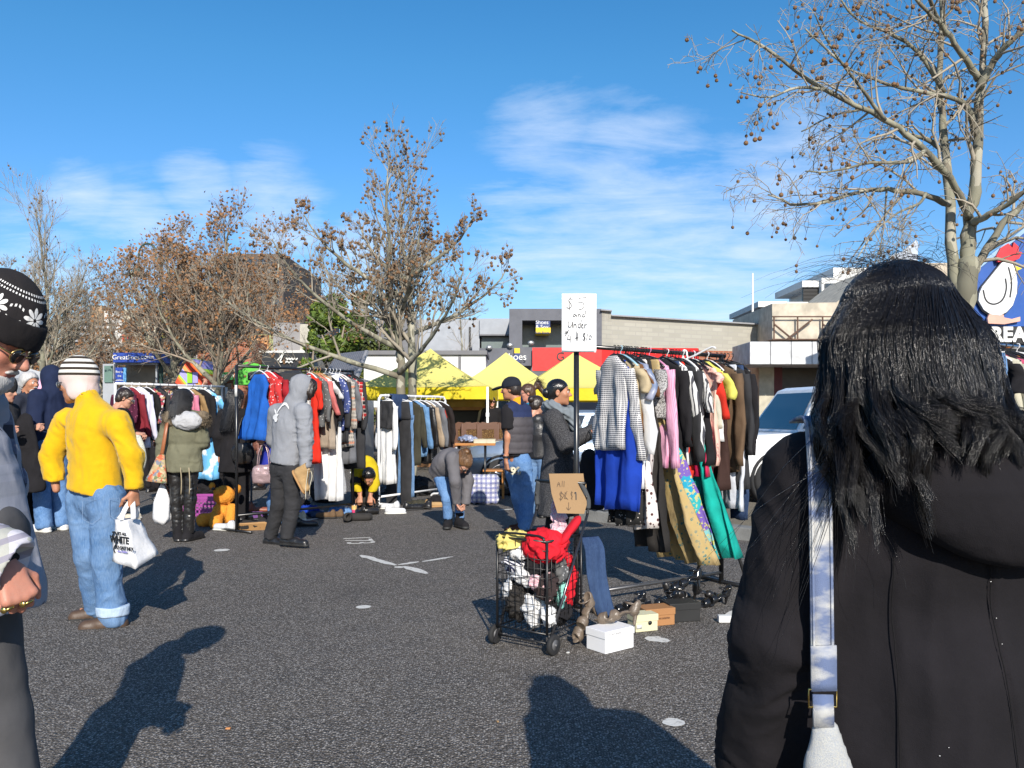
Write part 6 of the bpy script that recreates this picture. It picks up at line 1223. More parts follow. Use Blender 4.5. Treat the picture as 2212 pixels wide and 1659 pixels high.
for poly in([(-.095,-.055),(-.088,-.080),(-.060,-.085),(-.035,-.108),(-.005,-.112),(.010,-.085),(-.005,-.060),(.010,-.030),(-.015,-.025),(-.045,-.030),(-.075,-.040)],[(-.045,-.032),(-.070,.0),(-.082,.028),(-.060,.012),(-.040,-.005),(-.030,-.028)],[(-.020,-.028),(.000,.010),(.030,.050),(.070,.062),(.100,.040),(.125,.012),(.118,.042),(.090,.082),(.050,.090),(.015,.065),(-.015,.020),(-.030,-.020)]): patch(poly)
mb.obj('bird_print',paint('white_flock_print',(.68,.68,.68),.9),p.root)
def cuf(g,s):
    for q in'LR': d=s.J['an'+q]-s.J['kn'+q]; d/=np.linalg.norm(d); e=s.J['an'+q]-d*.035; g.cap(e-d*.02,e-d*.0,.066,.066,.006)
p.trousers(CHAR,rt=.095,rk=.078,rh=.066,hem=.085,amp=.008,f=10,az=1.6,res=.0105,seed=6,extra=cuf); p.shoes(LEATH,RUBB,h=.17,w=.044,name='ankle_boot')
# tan boot in his hand
def boot(name,label,loc,mats,rot=None,k=1.,laces=None,shaft=.15):
    o=empty(name,label,'boot',loc); 
    if rot is not None: o.rotation_euler=rot
    g=SDF(.007); g.cap((-.0,0,.04),(.17,0,.035),.042,.038,.03); g.cap((0,0,.05),(-.005,0,shaft),.048,.050,.03); g.cap((.08,0,.055),(.02,0,.10),.045,.045,.03); g.cut((0,0,0),(0,0,-1)); g.cut((0,0,shaft),(.1,0,1)); g.cap((-.01,0,shaft-.04),(-.01,0,shaft+.05),.036,None,.006,neg=True); sdfobj('upper',g,mats[0],o,folds(.003,18))
    g=SDF(.007); g.cap((-.005,0,.0),(.175,0,.0),.049,.044,.01,fl=((0,1,0),.35)); g.cut((0,0,-.018),(0,0,-1)); sdfobj('sole',g,mats[1],o)
    if laces:
        mb=MB()
        for i in range(5): z=.075+i*.018; x=.085-i*.018; mb.tube([(x,-.03,z),(x+.012,0,z+.018),(x,.03,z)],.003,5)
        mb.tube(curve([(.02,-.03,.15),(.08,-.05,.12),(.16,-.045,.06),(.27,-.05,.0)],12),.0035,5); mb.tube(curve([(.02,.03,.15),(.09,.02,.14),(.17,.0,.08),(.25,.03,.02)],12),.0035,5); mb.obj('laces',laces,o)
    return o
SUED=fabric('tan_suede',(.42,.27,.125),.95,.15); GUM=paint('gum_sole',(.38,.21,.08),.7,dirt=.2)
boot('boot','tan suede lace up boot dangling from the hand of the grey hoodie man',b+p.J['wrR']+np.array([-.095,-.045,-.085]),(SUED,GUM),(0,R(62),R(-8)),laces=fabric('cream_lace',(.6,.55,.42)))
# ------------------------------------------------------------------ bending girl
b=np.array([at(984,0,9.7)[0],9.7,0]); o_=lambda x,y,dy=0: at(x,y,9.7+dy)-b
p=Person('person','young woman in grey jacket and sunglasses bending down to tie her black boot',b,R(-118),1.62,.0115,SKIN_A,pitch=R(-62),yaw=R(-6),J=dict(hed=o_(1000,1001,-.12),nek=o_(985,984,-.04),che=o_(967,995,.06),pel=o_(950,1022,.22),shR=o_(976,990,-.16),shL=o_(996,985,.12),elR=o_(984,1040,-.22),wrR=o_(987,1084,-.14),elL=o_(1010,1038,.02),wrL=o_(1006,1086,-.05),hiR=o_(952,1035,.10),hiL=o_(962,1035,.26),knR=o_(966,1078,-.02),knL=o_(994,1078,.06),anR=o_(968,1124,.02),anL=o_(993,1124,.0),toR=o_(966,1136,-.12),toL=o_(1002,1136,-.10)))
p.hand(p.J['wrR'],(.35,.1,-.9),(.5,.6,0),(-.3,-.8,0),1.0).hand(p.J['wrL'],(-.5,-.1,-.85),(-.6,.3,0),(0,-1,0),1.0).body(fres=.008)
p.top('jacket',fabric('grey_softshell',(.13,.125,.135),.85,.15),b=.032,hem=o_(940,1030,.2),cutn=(-.75,.1,-.66),rs=.082,re=.072,rw=.058,res=.0105,amp=.009,seed=15,fl=.78); p.trousers(DEN_M,rt=.088,rk=.066,rh=.056,hem=.13,name='jeans'); p.shoes(BLKC,RUBB,h=.15,w=.05,name='boot'); p.hair(hairmat('hair_light_brown',(.15,.075,.03),.4),lambda g,s:(g.ell(s.H_((0,-.10,.06)),(.05,.05,.06),s.Rh,.02),g.ell(s.H_((.02,-.09,.11)),(.03,.04,.05),s.Rh,.02)),amp=.008); p.glasses(True)
p.strands(420,hairmat('hair_light_brown',(.15,.075,.03),.4),lambda rs:(lambda a,e:curve([p.H_((.092*math.sin(a)*math.cos(e),-.02+.112*math.cos(a)*math.cos(e),.034+.105*math.sin(e))),p.H_((.06*math.sin(a),-.09+.03*rs.randn(),.10+.03*rs.rand())),p.H_((.03*rs.randn(),-.12+.03*rs.randn(),.10+.05*rs.randn()))],9))(rs.randn()*1.0,.1+rs.rand()*1.1),.0016)
# ------------------------------------------------------------------ man in cap and vest
b=np.array([at(1124,0,9.42)[0],9.42,0]); o_=lambda x,y,dy=0: at(x,y,9.42+dy)-b
p=Person('person','man in navy cap and padded grey vest with 96 on his jeans pocket',b,R(58),1.76,.0115,SKIN_B,yaw=R(18),pitch=R(-6),J=dict(hed=o_(1103,841,.0),nek=o_(1116,868),che=o_(1119,912),pel=o_(1118,990),shL=o_(1097,888,.12),shR=o_(1131,890,-.13),elL=o_(1096,945,.05),wrL=o_(1093,993,.0),elR=o_(1138,950,.0),wrR=o_(1128,990,.12),hiL=o_(1107,1000,.06),hiR=o_(1130,1000,-.04),knL=o_(1122,1075,.06),knR=o_(1137,1075,.0),anL=o_(1134,1130,.15),anR=o_(1135,1137,-.03),toL=o_(1112,1136,.12),toR=o_(1102,1142,-.06)))
p.J['shL'],p.J['shR']=o_(1098,888,-.10),o_(1133,888,.10); p.J['elL']=o_(1097,945,-.14); p.J['wrL']=o_(1093,993,-.14)
p.hand(p.J['wrL']+[0,0,-.02],(.15,.15,-1),(1,.2,0),(-.5,.8,0),.9).hand(p.J['wrR'],(-.1,.1,-1),(1,0,0),(0,1,0),.9).body(fres=.008)
p.top('shirt',BLKC,b=.012,hem=.86,rs=.082,re=.05,rw=.05,arm=.45,res=.0105,seed=16)
def vest_m(c): return ((c[:,2]>1.30)).astype(int)
def vd(V,N): return folds(.004,10,1)(V,N)+.007*np.abs(np.sin(V[:,2]*PI/.085))
p.top('padded_vest',[fabric('grey_quilted_nylon',(.075,.068,.075),.7,.2),fabric('navy_yoke',(.020,.030,.085),.85,.2)],b=.040,hem=.895,arm=0,res=.0105,disp=vd,seed=17,matf=vest_m)
g=SDF(.009); g.cap(p.J['nek']-[0,0,.02],p.J['nek']+[-.012,0,.055],.082,.074,.03); g.cap(p.J['nek']+[-.03,-.0,.03],p.J['hed'],.064,.07,.008,neg=True); g.cut(p.J['nek']+[0,0,.05],(-.3,0,1)); sdfobj('collar',g,[fabric('orange_collar',(.70,.32,.012),.85,.1),NAVY],p.root,None,1,lambda c:(c[:,0]>p.J['nek'][0]+.045).astype(int))
p.trousers(DEN_M,rt=.105,rk=.088,rh=.084,hem=.03,amp=.010,f=9,az=1.2,name='jeans',res=.0105); p.shoes(fabric('brown_canvas',(.10,.035,.02),.9),RUBW,h=.09)
jm=[c for c in p.root.children if c.name.startswith('jeans')][-1]; nw=o_(1113,1018,-.225); text('lettering','96',.115,paint('cream_print',(.60,.56,.42),.8),jm,nw,rz=R(14),ext=.03,bold=.004)
p.hair(HDBR,back=-.06); CAPM=fabric('navy_cap_twill',(.014,.017,.026),.85,.2); hat=p.beanie(CAPM,low=.022,tall=.085,thick=.018,name='cap',tilt=.05)
g=SDF(.007); g.ell(p.H_((0,.150,.030)),(.075,.075,.016),p.Rh@rotx(R(-12)),.01); g.cut(p.H_((0,.085,0)),p.Rh@np.array([0,-1,0])); sdfobj('visor',g,CAPM,hat); mb=MB(); c=p.J['wrL']+[0,0,.03]; a=np.arange(16)/16*2*PI; mb.loft([[c+[.036*math.cos(q),.036*math.sin(q),z] for q in a] for z in(-.012,.012)]); mb.obj('wristwatch',BLACK,p.root)
# ------------------------------------------------------------------ women behind him
p=simple('woman in shiny black puffer jacket and jeans standing behind the cap man',1160,10.7,1.55,-15,None or paint('black_puffer_nylon',(.016,.016,.018),.38,bump=.3),HDBR,SKIN_A,yaw=-40,pitch=-14,res=.013,leg=DEN_L,ex=lambda g,s:g.ell(s.H_((.0,-.12,.05)),(.045,.05,.045),s.Rh,.02),hem=.76)
p=simple('woman with windblown ponytail and sunglasses behind the dark coat woman',1143,11.6,1.74,85,fabric('teal_print',(.02,.22,.35)),HBRN,SKIN_C,yaw=10,pitch=-8,glass=True,res=.014,ex=lambda g,s:(g.cap(s.H_((0,-.11,.05)),s.H_((.01,-.17,.12)),.03,.03,.02),g.cap(s.H_((.01,-.17,.12)),s.H_((.0,-.23,-.02)),.04,.03,.03)))
p.strands(160,HDBR,lambda rs:curve([p.H_((0,-.12,.07)),p.H_((.02*rs.randn(),-.18,.14+.03*rs.randn())),p.H_((.04*rs.randn(),-.24+.03*rs.randn(),.05+.08*rs.randn()))],8),.0018)
for i,(x,Y,H,l) in enumerate(((1062,19.6,1.72,'far off man in sunglasses beside the white marquee leg'),(1054,20.6,1.66,'far off person in pale scarf beyond the white marquee leg'))): simple(l,x,Y,H,190,BLKC if i==0 else fabric('pale_scarf_knit',(.4,.36,.32)),HDBR,SKIN_A,glass=i==0,res=.022)
# ------------------------------------------------------------------ woman in long tweed coat at the pole
b=np.array([at(1200,0,7.6)[0],7.6,0]); o_=lambda x,y,dy=0: at(x,y,7.6+dy)-b
p=Person('person','woman in long dark tweed coat and chunky grey scarf looking right beside the sign pole',b,R(-72),1.68,.0115,SKIN_B,yaw=R(-26),pitch=R(-3),J=dict(hed=o_(1208,848,-.02),nek=o_(1204,884),che=o_(1204,930),pel=o_(1206,1015),shL=o_(1212,905,.17),shR=o_(1194,905,-.16),elR=o_(1222,960,-.24),wrR=o_(1268,935,-.16),elL=o_(1240,950,.2),wrL=o_(1284,930,.15)))
p.hand(p.J['wrR']+[.02,0,0],(1,.2,.1),(0,.3,-1),(0,1,.3),1.0).hand(p.J['wrL']+[.02,0,0],(1,0,.1),(0,.3,-1),(0,-1,.3),1.0).body(fres=.007)
TW=patterned('charcoal_tweed',lambda t:t.mix(t.math('GREATER_THAN',t.noise(260,2),.53),(.016,.016,.019),(.10,.10,.105)),.95); 
p.top('long_coat',TW,b=.036,coat=(.42,.235,.85),rs=.092,re=.082,rw=.062,res=.0105,amp=.009,f=7,az=.4,seed=18); p.trousers(BLKC); p.shoes(LEATH,h=.2,name='boot')
SCARF=fabric('grey_chunky_knit',(.20,.23,.255),.95,.3,wb=.6); g=SDF(.009); c=p.J['nek']+[.012,-.01,-.005]
for i in range(14): a=i/14*2*PI; g.ell(c+np.array([.105*math.cos(a),.10*math.sin(a),.02*math.sin(a*2)-.03*math.cos(a)]),(.055,.055,.045),None,.02)
g.cap(c+[.09,-.06,-.03],c+[.15,-.10,-.14],.055,.05,.03); sdfobj('scarf',g,SCARF,p.root,lambda V,N:.012*np.sin(V[:,0]*70+V[:,2]*50)*np.sin(V[:,1]*70-V[:,2]*60))
p.hair(HBLK,lambda g,s:g.ell(s.H_((0,-.115,-.01)),(.05,.045,.05),s.Rh,.02),amp=.002,thick=.008,front=(.06,.045),f=60); p.brows(HBLK)
g=SDF(.011); o=empty('shopping_bag','big limp black bag hanging from the arm of the tweed coat woman','bag',at(1274,960,7.35)); g.cap((0,0,-.12),(.02,0,-.50),.085,.13,.04,fl=((1,0,0),.5)); g.cut((0,0,-.58),(0,0,-1)); sdfobj('bag_body',g,BLKC,o,folds(.015,7,.5)); mb=MB(); ribbon(mb,curve([(-.05,0,-.08),(-.03,0,.06),(0,0,.13),(.03,0,.06),(.05,0,-.08)],14),.02,.006,(0,1,0)); mb.obj('handle',BLKC,o)
# ------------------------------------------------------------------ crouching person in yellow behind the black rail
b=np.array([at(790,0,11.5)[0],11.5,0]); o_=lambda x,y,dy=0: at(x,y-6,11.5+dy)-b
p=Person('person','crouching person in yellow top, dark head down, behind the end of the black rail',b,R(170),1.6,.015,SKIN_B,pitch=R(-50),J=dict(hed=o_(797,1036,-.25),nek=o_(792,1020,-.15),che=o_(788,1012,-.02),pel=o_(785,1050,.2),shL=o_(806,1018,-.08),shR=o_(770,1018,-.08),elL=o_(810,1050,-.15),elR=o_(768,1050,-.15),wrL=o_(800,1078,-.25),wrR=o_(778,1078,-.25),hiL=o_(795,1055,.18),hiR=o_(775,1055,.18),knL=o_(800,1045,-.15),knR=o_(768,1045,-.15),anL=o_(800,1090,.05),anR=o_(770,1090,.05),toL=o_(800,1098,-.1),toR=o_(770,1098,-.1)))
p.hand(p.J['wrL'],(0,-.3,-1),(0,1,0),(1,0,0),1).hand(p.J['wrR'],(0,-.3,-1),(0,1,0),(-1,0,0),1).body(fres=.011); p.top('sweater',fabric('mustard_yellow_knit',(.55,.40,.01)),b=.03,hem=o_(785,1062,.2),rs=.08,re=.07,rw=.055,seed=19); p.trousers(CHAR); p.shoes(LEATH); p.hair(HBLK)
# ================================================================== garments on rails
HW=paint('white_plastic',(.70,.70,.70),.35,dirt=.05); HB=paint('black_plastic',(.015,.015,.015),.35); HWD=paint('hanger_wood',(.42,.22,.08),.5)
def rowloft(mb,rows,n,fold,ph,sway,L0,z0,m=0,pinch=1.):
    rg=[]; N=len(rows)
    for z,hw,th in rows:
        t=max(0,(z0-z)/L0); a=np.arange(n)/n*2*PI; c,s_=np.cos(a),np.sin(a)
        x=hw*np.sign(c)*np.abs(c)**.75; y=th*np.sign(s_)*np.abs(s_)**.75
        fo=fold*(1.35 if ph[0]>37 else 1)*(1+(1.3*t*t if sway[1]>.2 else 0)); y=y+fo*min(1,t*1.5)*(np.sin(x*ph[0]+ph[1]+t*2.2)+.55*np.sin(x*ph[0]*2.1+ph[2]-t*3)+.3*np.sign(s_)*np.sin(x*ph[0]*1.4+ph[3])); x=x*(1+.05*np.sin(t*5+ph[3])) +sway[0]*t*t*L0
        rg.append(np.stack([x,y+sway[1]*t**1.7*L0,np.full(n,z)+.012*t*np.sin(x*20+ph[2])-(abs(sway[1])*.22*t*t*L0)],1))
    mb.loft(rg,m)
def garment(name,label,cat,pos,ang,mat,kind='shirt',hw=.21,L=.7,sl=.55,sway=(0,0),seed=0,hanger=HB,group=None,fold=.017,tw=0,drop=0,th=.032):
    rs=np.random.RandomState(seed*7+1); ph=((22+14*rs.rand())*(1.7 if kind in('skirt','dress','strip','scarf') else 1),rs.rand()*6,rs.rand()*6,rs.rand()*6); mb=MB(); zs=-.075-drop
    rz=ang-PI/2+tw+rs.randn()*.05
    if kind in('shirt','coat','tee','dress','tank'):
        rows=[(zs+.02,.050,.026),(zs,.075,.036),(zs-.018,hw*.55,.042),(zs-.045,hw*.90,.040),(zs-.085,hw*.99,th)]
        k=14
        for i in range(1,k+1):
            f=i/k; w={'dress':hw*(.92-.16*math.sin(min(1,f*2.2)*PI)+.22*f),'coat':hw*(.97+.10*f),'tank':hw*(.85+.1*f)}.get(kind,hw*(.96+.03*f)); rows.append((zs-.085-(L-.085)*f,w,th*(1+.35*f)))
        if kind in('dress','tank'): rows=[(zs-.01,hw*.45,.018),(zs-.06,hw*.62,.03)]+rows[5:]
        rowloft(mb,rows,44,fold,ph,sway,L,zs)
        if kind not in('dress','tank'):
            for s_ in(-1,1):
                n=12; P=[];r=[]; ln=sl; b=rs.randn()*.05
                for i in range(n):
                    f=i/(n-1); P.append((s_*(hw*.86+.06*f+.025*math.sin(f*2.6)),b*f+sway[1]*f**1.7*ln*.8+.012*math.sin(f*6+seed),zs-.075-ln*f)); r.append(.060-.018*f+.004*math.sin(f*13+seed))
                P=np.array(P); a=np.arange(14)/14*2*PI
                mb.loft([[p+np.array([rr*math.cos(q),rr*.55*math.sin(q)+.005*math.sin(3*q+f_*9),.004*math.sin(2*q+seed)]) for q in a] for p,rr,f_ in zip(P,r,np.linspace(0,1,n))])
    elif kind in('strip','skirt','scarf'):
        k=20; w0=hw*(.85 if kind=='skirt' else .92); rows=[(zs+.0,w0*.96,th*.5),(zs-.015,w0,th*.6)]
        for i in range(1,k+1):
            f=i/k; rows.append((zs-L*f,w0+(hw*1.18-w0)*f if kind=='skirt' else w0*(1+.05*math.sin(f*7+seed))*(1-.25*f*(kind=='scarf')),th*(.6+.5*f)))
        rowloft(mb,rows,44,fold*1.25,ph,sway,L,zs)
    elif kind=='trousers':
        k=18
        rowloft(mb,[(zs,hw*.9,th*.6),(zs-.02,hw*.95,th*.8),(zs-.22,hw,th),(zs-.26,hw*.99,th)],36,fold*.4,ph,sway,L,zs)
        for s_ in(-1,1):
            rg=[]; 
            for i in range(k):
                f=i/(k-1); z=zs-.20-(L-.20)*f; t=(zs-z)/L; w=hw*(.50-.05*f); a=np.arange(20)/20*2*PI; rg.append(np.stack([s_*hw*(.49+.14*f)+w*np.cos(a)+sway[0]*t*t*L,th*np.sin(a)*.9+fold*np.sin(a*2+f*9+seed)*.6+sway[1]*t**1.7*L+s_*.012,np.full(20,z)+.006*np.sin(a*3+seed)],1))
            mb.loft(rg)
    for q_ in range(len(mb.V)): v_=mb.V[q_]; g_=fbm(v_*[9,9,6]+seed*1.7,3); h_=ridg(v_*[17,17,9]+seed*2.3,2); mb.V[q_]=v_+np.stack([g_*.004,(g_*.6+h_*.5)*.015,g_*0],1)*np.clip((zs+.02-v_[:,2:])/.12,0,1)
    o=link(name,mb.mesh(name,[mat]),None,pos,rz); tag(o,label,cat,group)
    hb=MB(); hb.tube(curve([(0,0,.0+.022),(.018,0,.020),(.020,0,.0),(.004,0,-.018),(0,0,-.045),(0,0,zs+.03)],14)+[0,0,0],.0035,5)
    if kind in('shirt','coat','tee','dress','tank'): hb.tube(curve([(-hw*.9,0,zs-.055),(-hw*.5,0,zs-.0),(0,0,zs+.035),(hw*.5,0,zs-.0),(hw*.9,0,zs-.055)],14),.008,6)
    else: hb.tube([(-hw*.9,0,zs+.005),(hw*.9,0,zs+.005)],.006,6); hb.tube([(-hw*.85,0,zs+.005),(0,0,zs+.05),(hw*.85,0,zs+.005)],.004,5)
    hb.obj('hanger',hanger,o); return o
FB=lambda n,c,**k: fabric(n,c,**k)
GINGH=patterned('fine_grey_check',lambda t:t.mix(t.math('GREATER_THAN',t.math('MULTIPLY',t.wave(22,.3,'Z'),t.math('ADD',t.wave(22,.3,'X'),.6)),.62),(.56,.55,.54),(.07,.075,.10)))
ROYAL=FB('royal_blue_jersey',(.008,.045,.36)); BFLOR=patterned('black_white_floral',spots((.02,.02,.02),(.6,.55,.52),45,.30)); BEIGE=FB('beige_cotton',(.46,.37,.23)); FURB=FB('brown_fur_print',(.16,.07,.025),wb=.8)
SATB=patterned('blue_grey_satin',lambda t:t.mix(t.ramp(t.noise(9,4),[(.4,(0,0,0)),(.65,(1,1,1))]),(.14,.18,.28),(.33,.33,.40)),.4,spec=.5); ZEB=patterned('blue_zebra',lambda t:t.mix(t.math('GREATER_THAN',t.wave(9,7,'Z',det=3),.52),(.30,.38,.45),(.025,.03,.07)))
LEOP=patterned('pale_leopard',spots((.62,.57,.54),(.075,.03,.03),30,.46)); LACE=FB('black_lace',(.03,.027,.025)); GOLD=patterned('gold_teal_leopard',lambda t:t.mix(t.ramp(t.noise(5,4,t.map((3,3,.6))),[(.44,(1,1,1)),(.62,(0,0,0))]),spots((.42,.31,.13),(.04,.17,.18),30,.45,(.30,.18,.06))(t),(.42,.31,.15)))
PEA=patterned('peacock_print',lambda t:t.mix(t.math('GREATER_THAN',t.noise(38,2),.56),blotch([(.02,.30,.45),(.09,.05,.32),(.38,.40,.10),(.03,.36,.38),(.20,.45,.45),(.16,.10,.38)],11)(t),(.48,.45,.20))); MARL=patterned('grey_marl',lambda t:t.mix(t.math('GREATER_THAN',t.noise(150,2),.5),(.40,.39,.38),(.09,.085,.085)))
PINK=patterned('pink_pinstripe',lambda t:t.mix(t.math('GREATER_THAN',t.wave(30,.3,'X'),.75),(.62,.34,.46),(.50,.20,.32))); STRW=patterned('white_black_stripe',stripes((.62,.62,.61),(.05,.05,.06),13,'X',.70,.6)); LGRN=FB('light_green_jersey',(.25,.52,.27)); TEAL=FB('teal_crepe',(.008,.40,.33)); CRIM=patterned('crimson_satin',lambda t:t.mix(t.noise(12,3),(.36,.008,.05),(.55,.02,.09)),.35,spec=.5)
CREAMK=FB('cream_knit',(.52,.50,.40),wb=.5); REDK=FB('red_knit',(.58,.03,.015)); PEACH=patterned('peach_dress',lambda t:t.mix(t.math('MULTIPLY',t.math('GREATER_THAN',t.wave(5.5,.5,'X'),.93),t.math('GREATER_THAN',t.noise(60,2),.45)),(.66,.42,.34),(.42,.20,.18))); YELK=FB('lemon_knit',(.62,.60,.12)); BRNW=FB('brown_wool',(.125,.078,.045)); DBRN=FB('dark_brown_cotton',(.045,.022,.018)); TAUP=FB('taupe_sheer',(.33,.27,.21)); WSKIRT=FB('white_skirt_cotton',(.60,.62,.68))
B0=np.array([.446,5.72,1.815]); B1=np.array([1.655,6.53,1.80]); BD=(B1-B0)[:2]/np.linalg.norm((B1-B0)[:2]); BA=math.atan2(BD[1],BD[0])
def rail_at(x,A,B):
    k=(x-CX)/F; s=(k*A[1]-A[0])/((B[0]-A[0])-k*(B[1]-A[1])); return A+(B-A)*s
def rail(A,B,ang,items,group,where):
    for i,(x,name,lab,cat,mat,kind,hw,yb,sl,sw,hg) in enumerate(items):
        p=rail_at(x,A,B); L=max(.2,(yb-YH)/F*p[1]-EYE+p[2]-.075)
        garment(name,lab,cat,p,ang,mat,kind,hw,L,sl,sw,i+int(x),hg,group)
N0=(0,0)
rail(B0,B1,BA,[
 (1326,'knit_top','finely checked grey white knit top, first on the long rail by the price sign','top',GINGH,'shirt',.16,970,.64,N0,HB),
 (1334,'dress','royal blue dress near the price sign end of the long rail','dress',ROYAL,'dress',.20,1098,0,N0,HB),
 (1352,'skirt','black skirt with white flower print peeping below the royal blue dress','skirt',BFLOR,'skirt',.12,1132,0,N0,HB),
 (1340,'tee_shirt','beige short sleeved tee behind the checked knit top','t-shirt',BEIGE,'shirt',.21,960,.17,N0,paint('pale_blue_plastic',(.3,.5,.6),.35)),
 (1345,'cardigan','plain white cardigan hanging low beside the royal blue dress','cardigan',WHITEC,'shirt',.20,1048,.60,N0,HB),
 (1350,'fur_top','brown animal fur print top, high on the long rail','top',FURB,'shirt',.20,935,.2,N0,HB),
 (1356,'blouse','shiny blue grey satin blouse with short puffed sleeves','blouse',SATB,'shirt',.215,900,.22,N0,HB),
 (1362,'top','blue and black zebra striped top','top',ZEB,'tank',.20,1015,0,N0,HB),
 (1370,'skirt','off white skirt with dark leopard spots','skirt',LEOP,'skirt',.175,1137,0,(0,.02),HB),
 (1375,'skirt','sheer black lace skirt hanging lowest on near half','skirt',LACE,'skirt',.18,1180,0,(0,.10),HB),
 (1384,'scarf','long gold and teal leopard scarf blowing out to the right','scarf',GOLD,'skirt',.22,1195,0,(0,.32),HB),
 (1394,'dress','long peacock blue and purple printed dress blowing in the wind','dress',PEA,'dress',.21,1185,0,(0,.36),HB),
 (1388,'tee_shirt','speckled grey marl tee shirt','t-shirt',MARL,'shirt',.205,900,.20,N0,HB),
 (1402,'shirt','pink pinstriped long sleeved shirt','shirt',PINK,'shirt',.215,1010,.70,N0,paint('pink_plastic',(.6,.25,.4),.35)),
 (1434,'jeans','narrow dark blue jeans hanging full length','jeans',DEN_D,'strip',.16,1118,0,(0,.10),HB),
 (1431,'cardigan','plain black cardigan between dark jeans and striped blouse','cardigan',BLKC,'shirt',.205,990,.55,N0,HB),
 (1440,'blouse','white blouse with black stripes','blouse',STRW,'shirt',.215,1000,.62,N0,HW),
 (1448,'top','light green slim top','top',LGRN,'tank',.19,1036,0,N0,HB),
 (1452,'skirt','red skirt showing under the light green top','skirt',REDK,'skirt',.15,1062,0,N0,HB),
 (1459,'sweatshirt','black long sleeved sweatshirt next to teal dress','sweatshirt',CHAR,'shirt',.21,1005,.66,N0,HB),
 (1466,'dress','long teal dress with its hem blown to the right','dress',TEAL,'dress',.20,1180,0,(0,.28),HB),
 (1474,'blouse','white blouse with thin stripes at the middle of the long rail','blouse',STRW,'shirt',.20,905,.3,N0,HW),
 (1482,'dress','shiny crimson satin dress','dress',CRIM,'dress',.19,1022,0,(0,.05),HB),
 (1489,'dress','black dress right of the crimson satin','dress',BLKC,'dress',.21,1000,0,N0,HB),
 (1497,'cardigan','cream knitted cardigan between black dress and red jumper','cardigan',CREAMK,'shirt',.16,925,.42,N0,HW),
 (1504,'jumper','bright red jumper near the far end of the long rail','jumper',REDK,'shirt',.20,900,.35,N0,HB),
 (1500,'dress','pale peach cotton dress with faint print','dress',PEACH,'coat',.24,1005,.08,N0,HB),
 (1523,'top','lemon yellow top tucked behind a white one','top',YELK,'shirt',.19,900,.2,N0,HB),
 (1527,'vest','small white sleeveless vest beside the peach dress','top',WHITEC,'tank',.19,950,0,N0,HW),
 (1532,'skirt','dark brown skirt below the peach dress','skirt',DBRN,'skirt',.17,1056,0,N0,HB),
 (1547,'jacket','brown wool jacket with long sleeves','jacket',BRNW,'coat',.215,1018,.70,N0,HB),
 (1556,'skirt','long white skirt seen below the brown and black jackets','skirt',WSKIRT,'skirt',.20,1097,0,N0,HB),
 (1564,'coat','long charcoal coat near the far end of the rail','coat',CHAR,'coat',.22,1050,.62,N0,HB),
 (1571,'jeans','dark navy jeans, their legs lowest at the far end','jeans',DEN_D,'trousers',.18,1118,0,N0,HB),
 (1580,'cardigan','black cardigan, last garment on the long rail','cardigan',BLKC,'shirt',.215,960,.62,N0,HB)],'clothes on the long black rail','')
# frame of the long rail
STEEL=paint('black_steel_tube',(.014,.014,.015),.3,spec=.6)
o=empty('clothes_rail','long black steel clothes rail with second hand clothes and tall sign pole','clothes rail',(B0[0],B0[1],0)); O=np.array(o.location)
def tb(name,P,r,par,m=STEEL,org=O,n=10):
    mb=MB(); mb.tube(np.array(P,float)-org,r,n); return mb.obj(name,m,par)
d3=np.array([*BD,0]); n3=np.array([-BD[1],BD[0],0])
tb('rail_bar',[B0-d3*.02,B1+d3*.04],.016,o); tb('pole',[B0*[1,1,0],B0*[1,1,0]+[0,0,1.86]],.019,o); tb('pole',[B1*[1,1,0],B1],.019,o); tb('bottom_bar',[B0*[1,1,0]+[0,0,.09],B1*[1,1,0]+[0,0,.09]],.014,o,paint('scuffed_steel',(.12,.12,.125),.35,.6))
for q in(B0,B1): tb('foot',[q*[1,1,0]+n3*.28+[0,0,.02],q*[1,1,0]-n3*.28+[0,0,.02]],.016,o)
for s_ in(-1,1): tb('brace',[B1*[1,1,0]+n3*.27*s_+[0,0,.03],B1*[1,1,0]+[0,0,.62]],.013,o)
tb('brace',[B1*[1,1,0]-d3*.02+[0,0,.28],B1*[1,1,0]-d3*.30+[0,0,.95]],.010,o)
# loose white hanger hooked on top
o=empty('clothes_hanger','empty white plastic hanger stuck crosswise on the long rail','hanger',rail_at(1478,B0,B1)+[0,0,.0]); mb=MB(); mb.tube(curve([(.0,0,-.05),(-.015,0,.0),(.0,0,.025),(.02,0,.01),(.02,-.05,-.04),(.10,-.12,.0),(.17,-.18,.035),(.19,-.20,.02)],24),.008,6); mb.tube(curve([(.02,-.05,-.04),(-.06,.02,-.09),(-.10,.06,-.13)],8),.008,6); mb.obj('hanger_body',HW,o)
# price sign
sp=np.array([at(1250,0,5.70)[0],5.69,0]); o=empty('price_sign','white card with handwritten five dollar prices on top of the black pole','sign',sp+[0,0,1.74]); a1=paint('white_card',(.74,.75,.76),.7,dirt=.03)
k=5.7/F; hw_=37*k; rb=np.random.RandomState(1)
def sheet(mb,x0,x1,z0,z1,y,b,m=0,n=8):
    V=[];
    for i in range(n+1):
        for j in range(n+1): u=i/n;v=j/n; V.append((x0+(x1-x0)*u,y-b*math.sin(u*PI)*(1-v*.5)+.004*math.sin(v*5),z0+(z1-z0)*v))
    V=np.array(V); F_=[[i*(n+1)+j,(i+1)*(n+1)+j,(i+1)*(n+1)+j+1,i*(n+1)+j+1] for i in range(n) for j in range(n)]; m_=len(V)
    mb.add(np.vstack([V,V+[0,.0012,0]]),F_+[[q+m_ for q in f[::-1]] for f in F_],m)
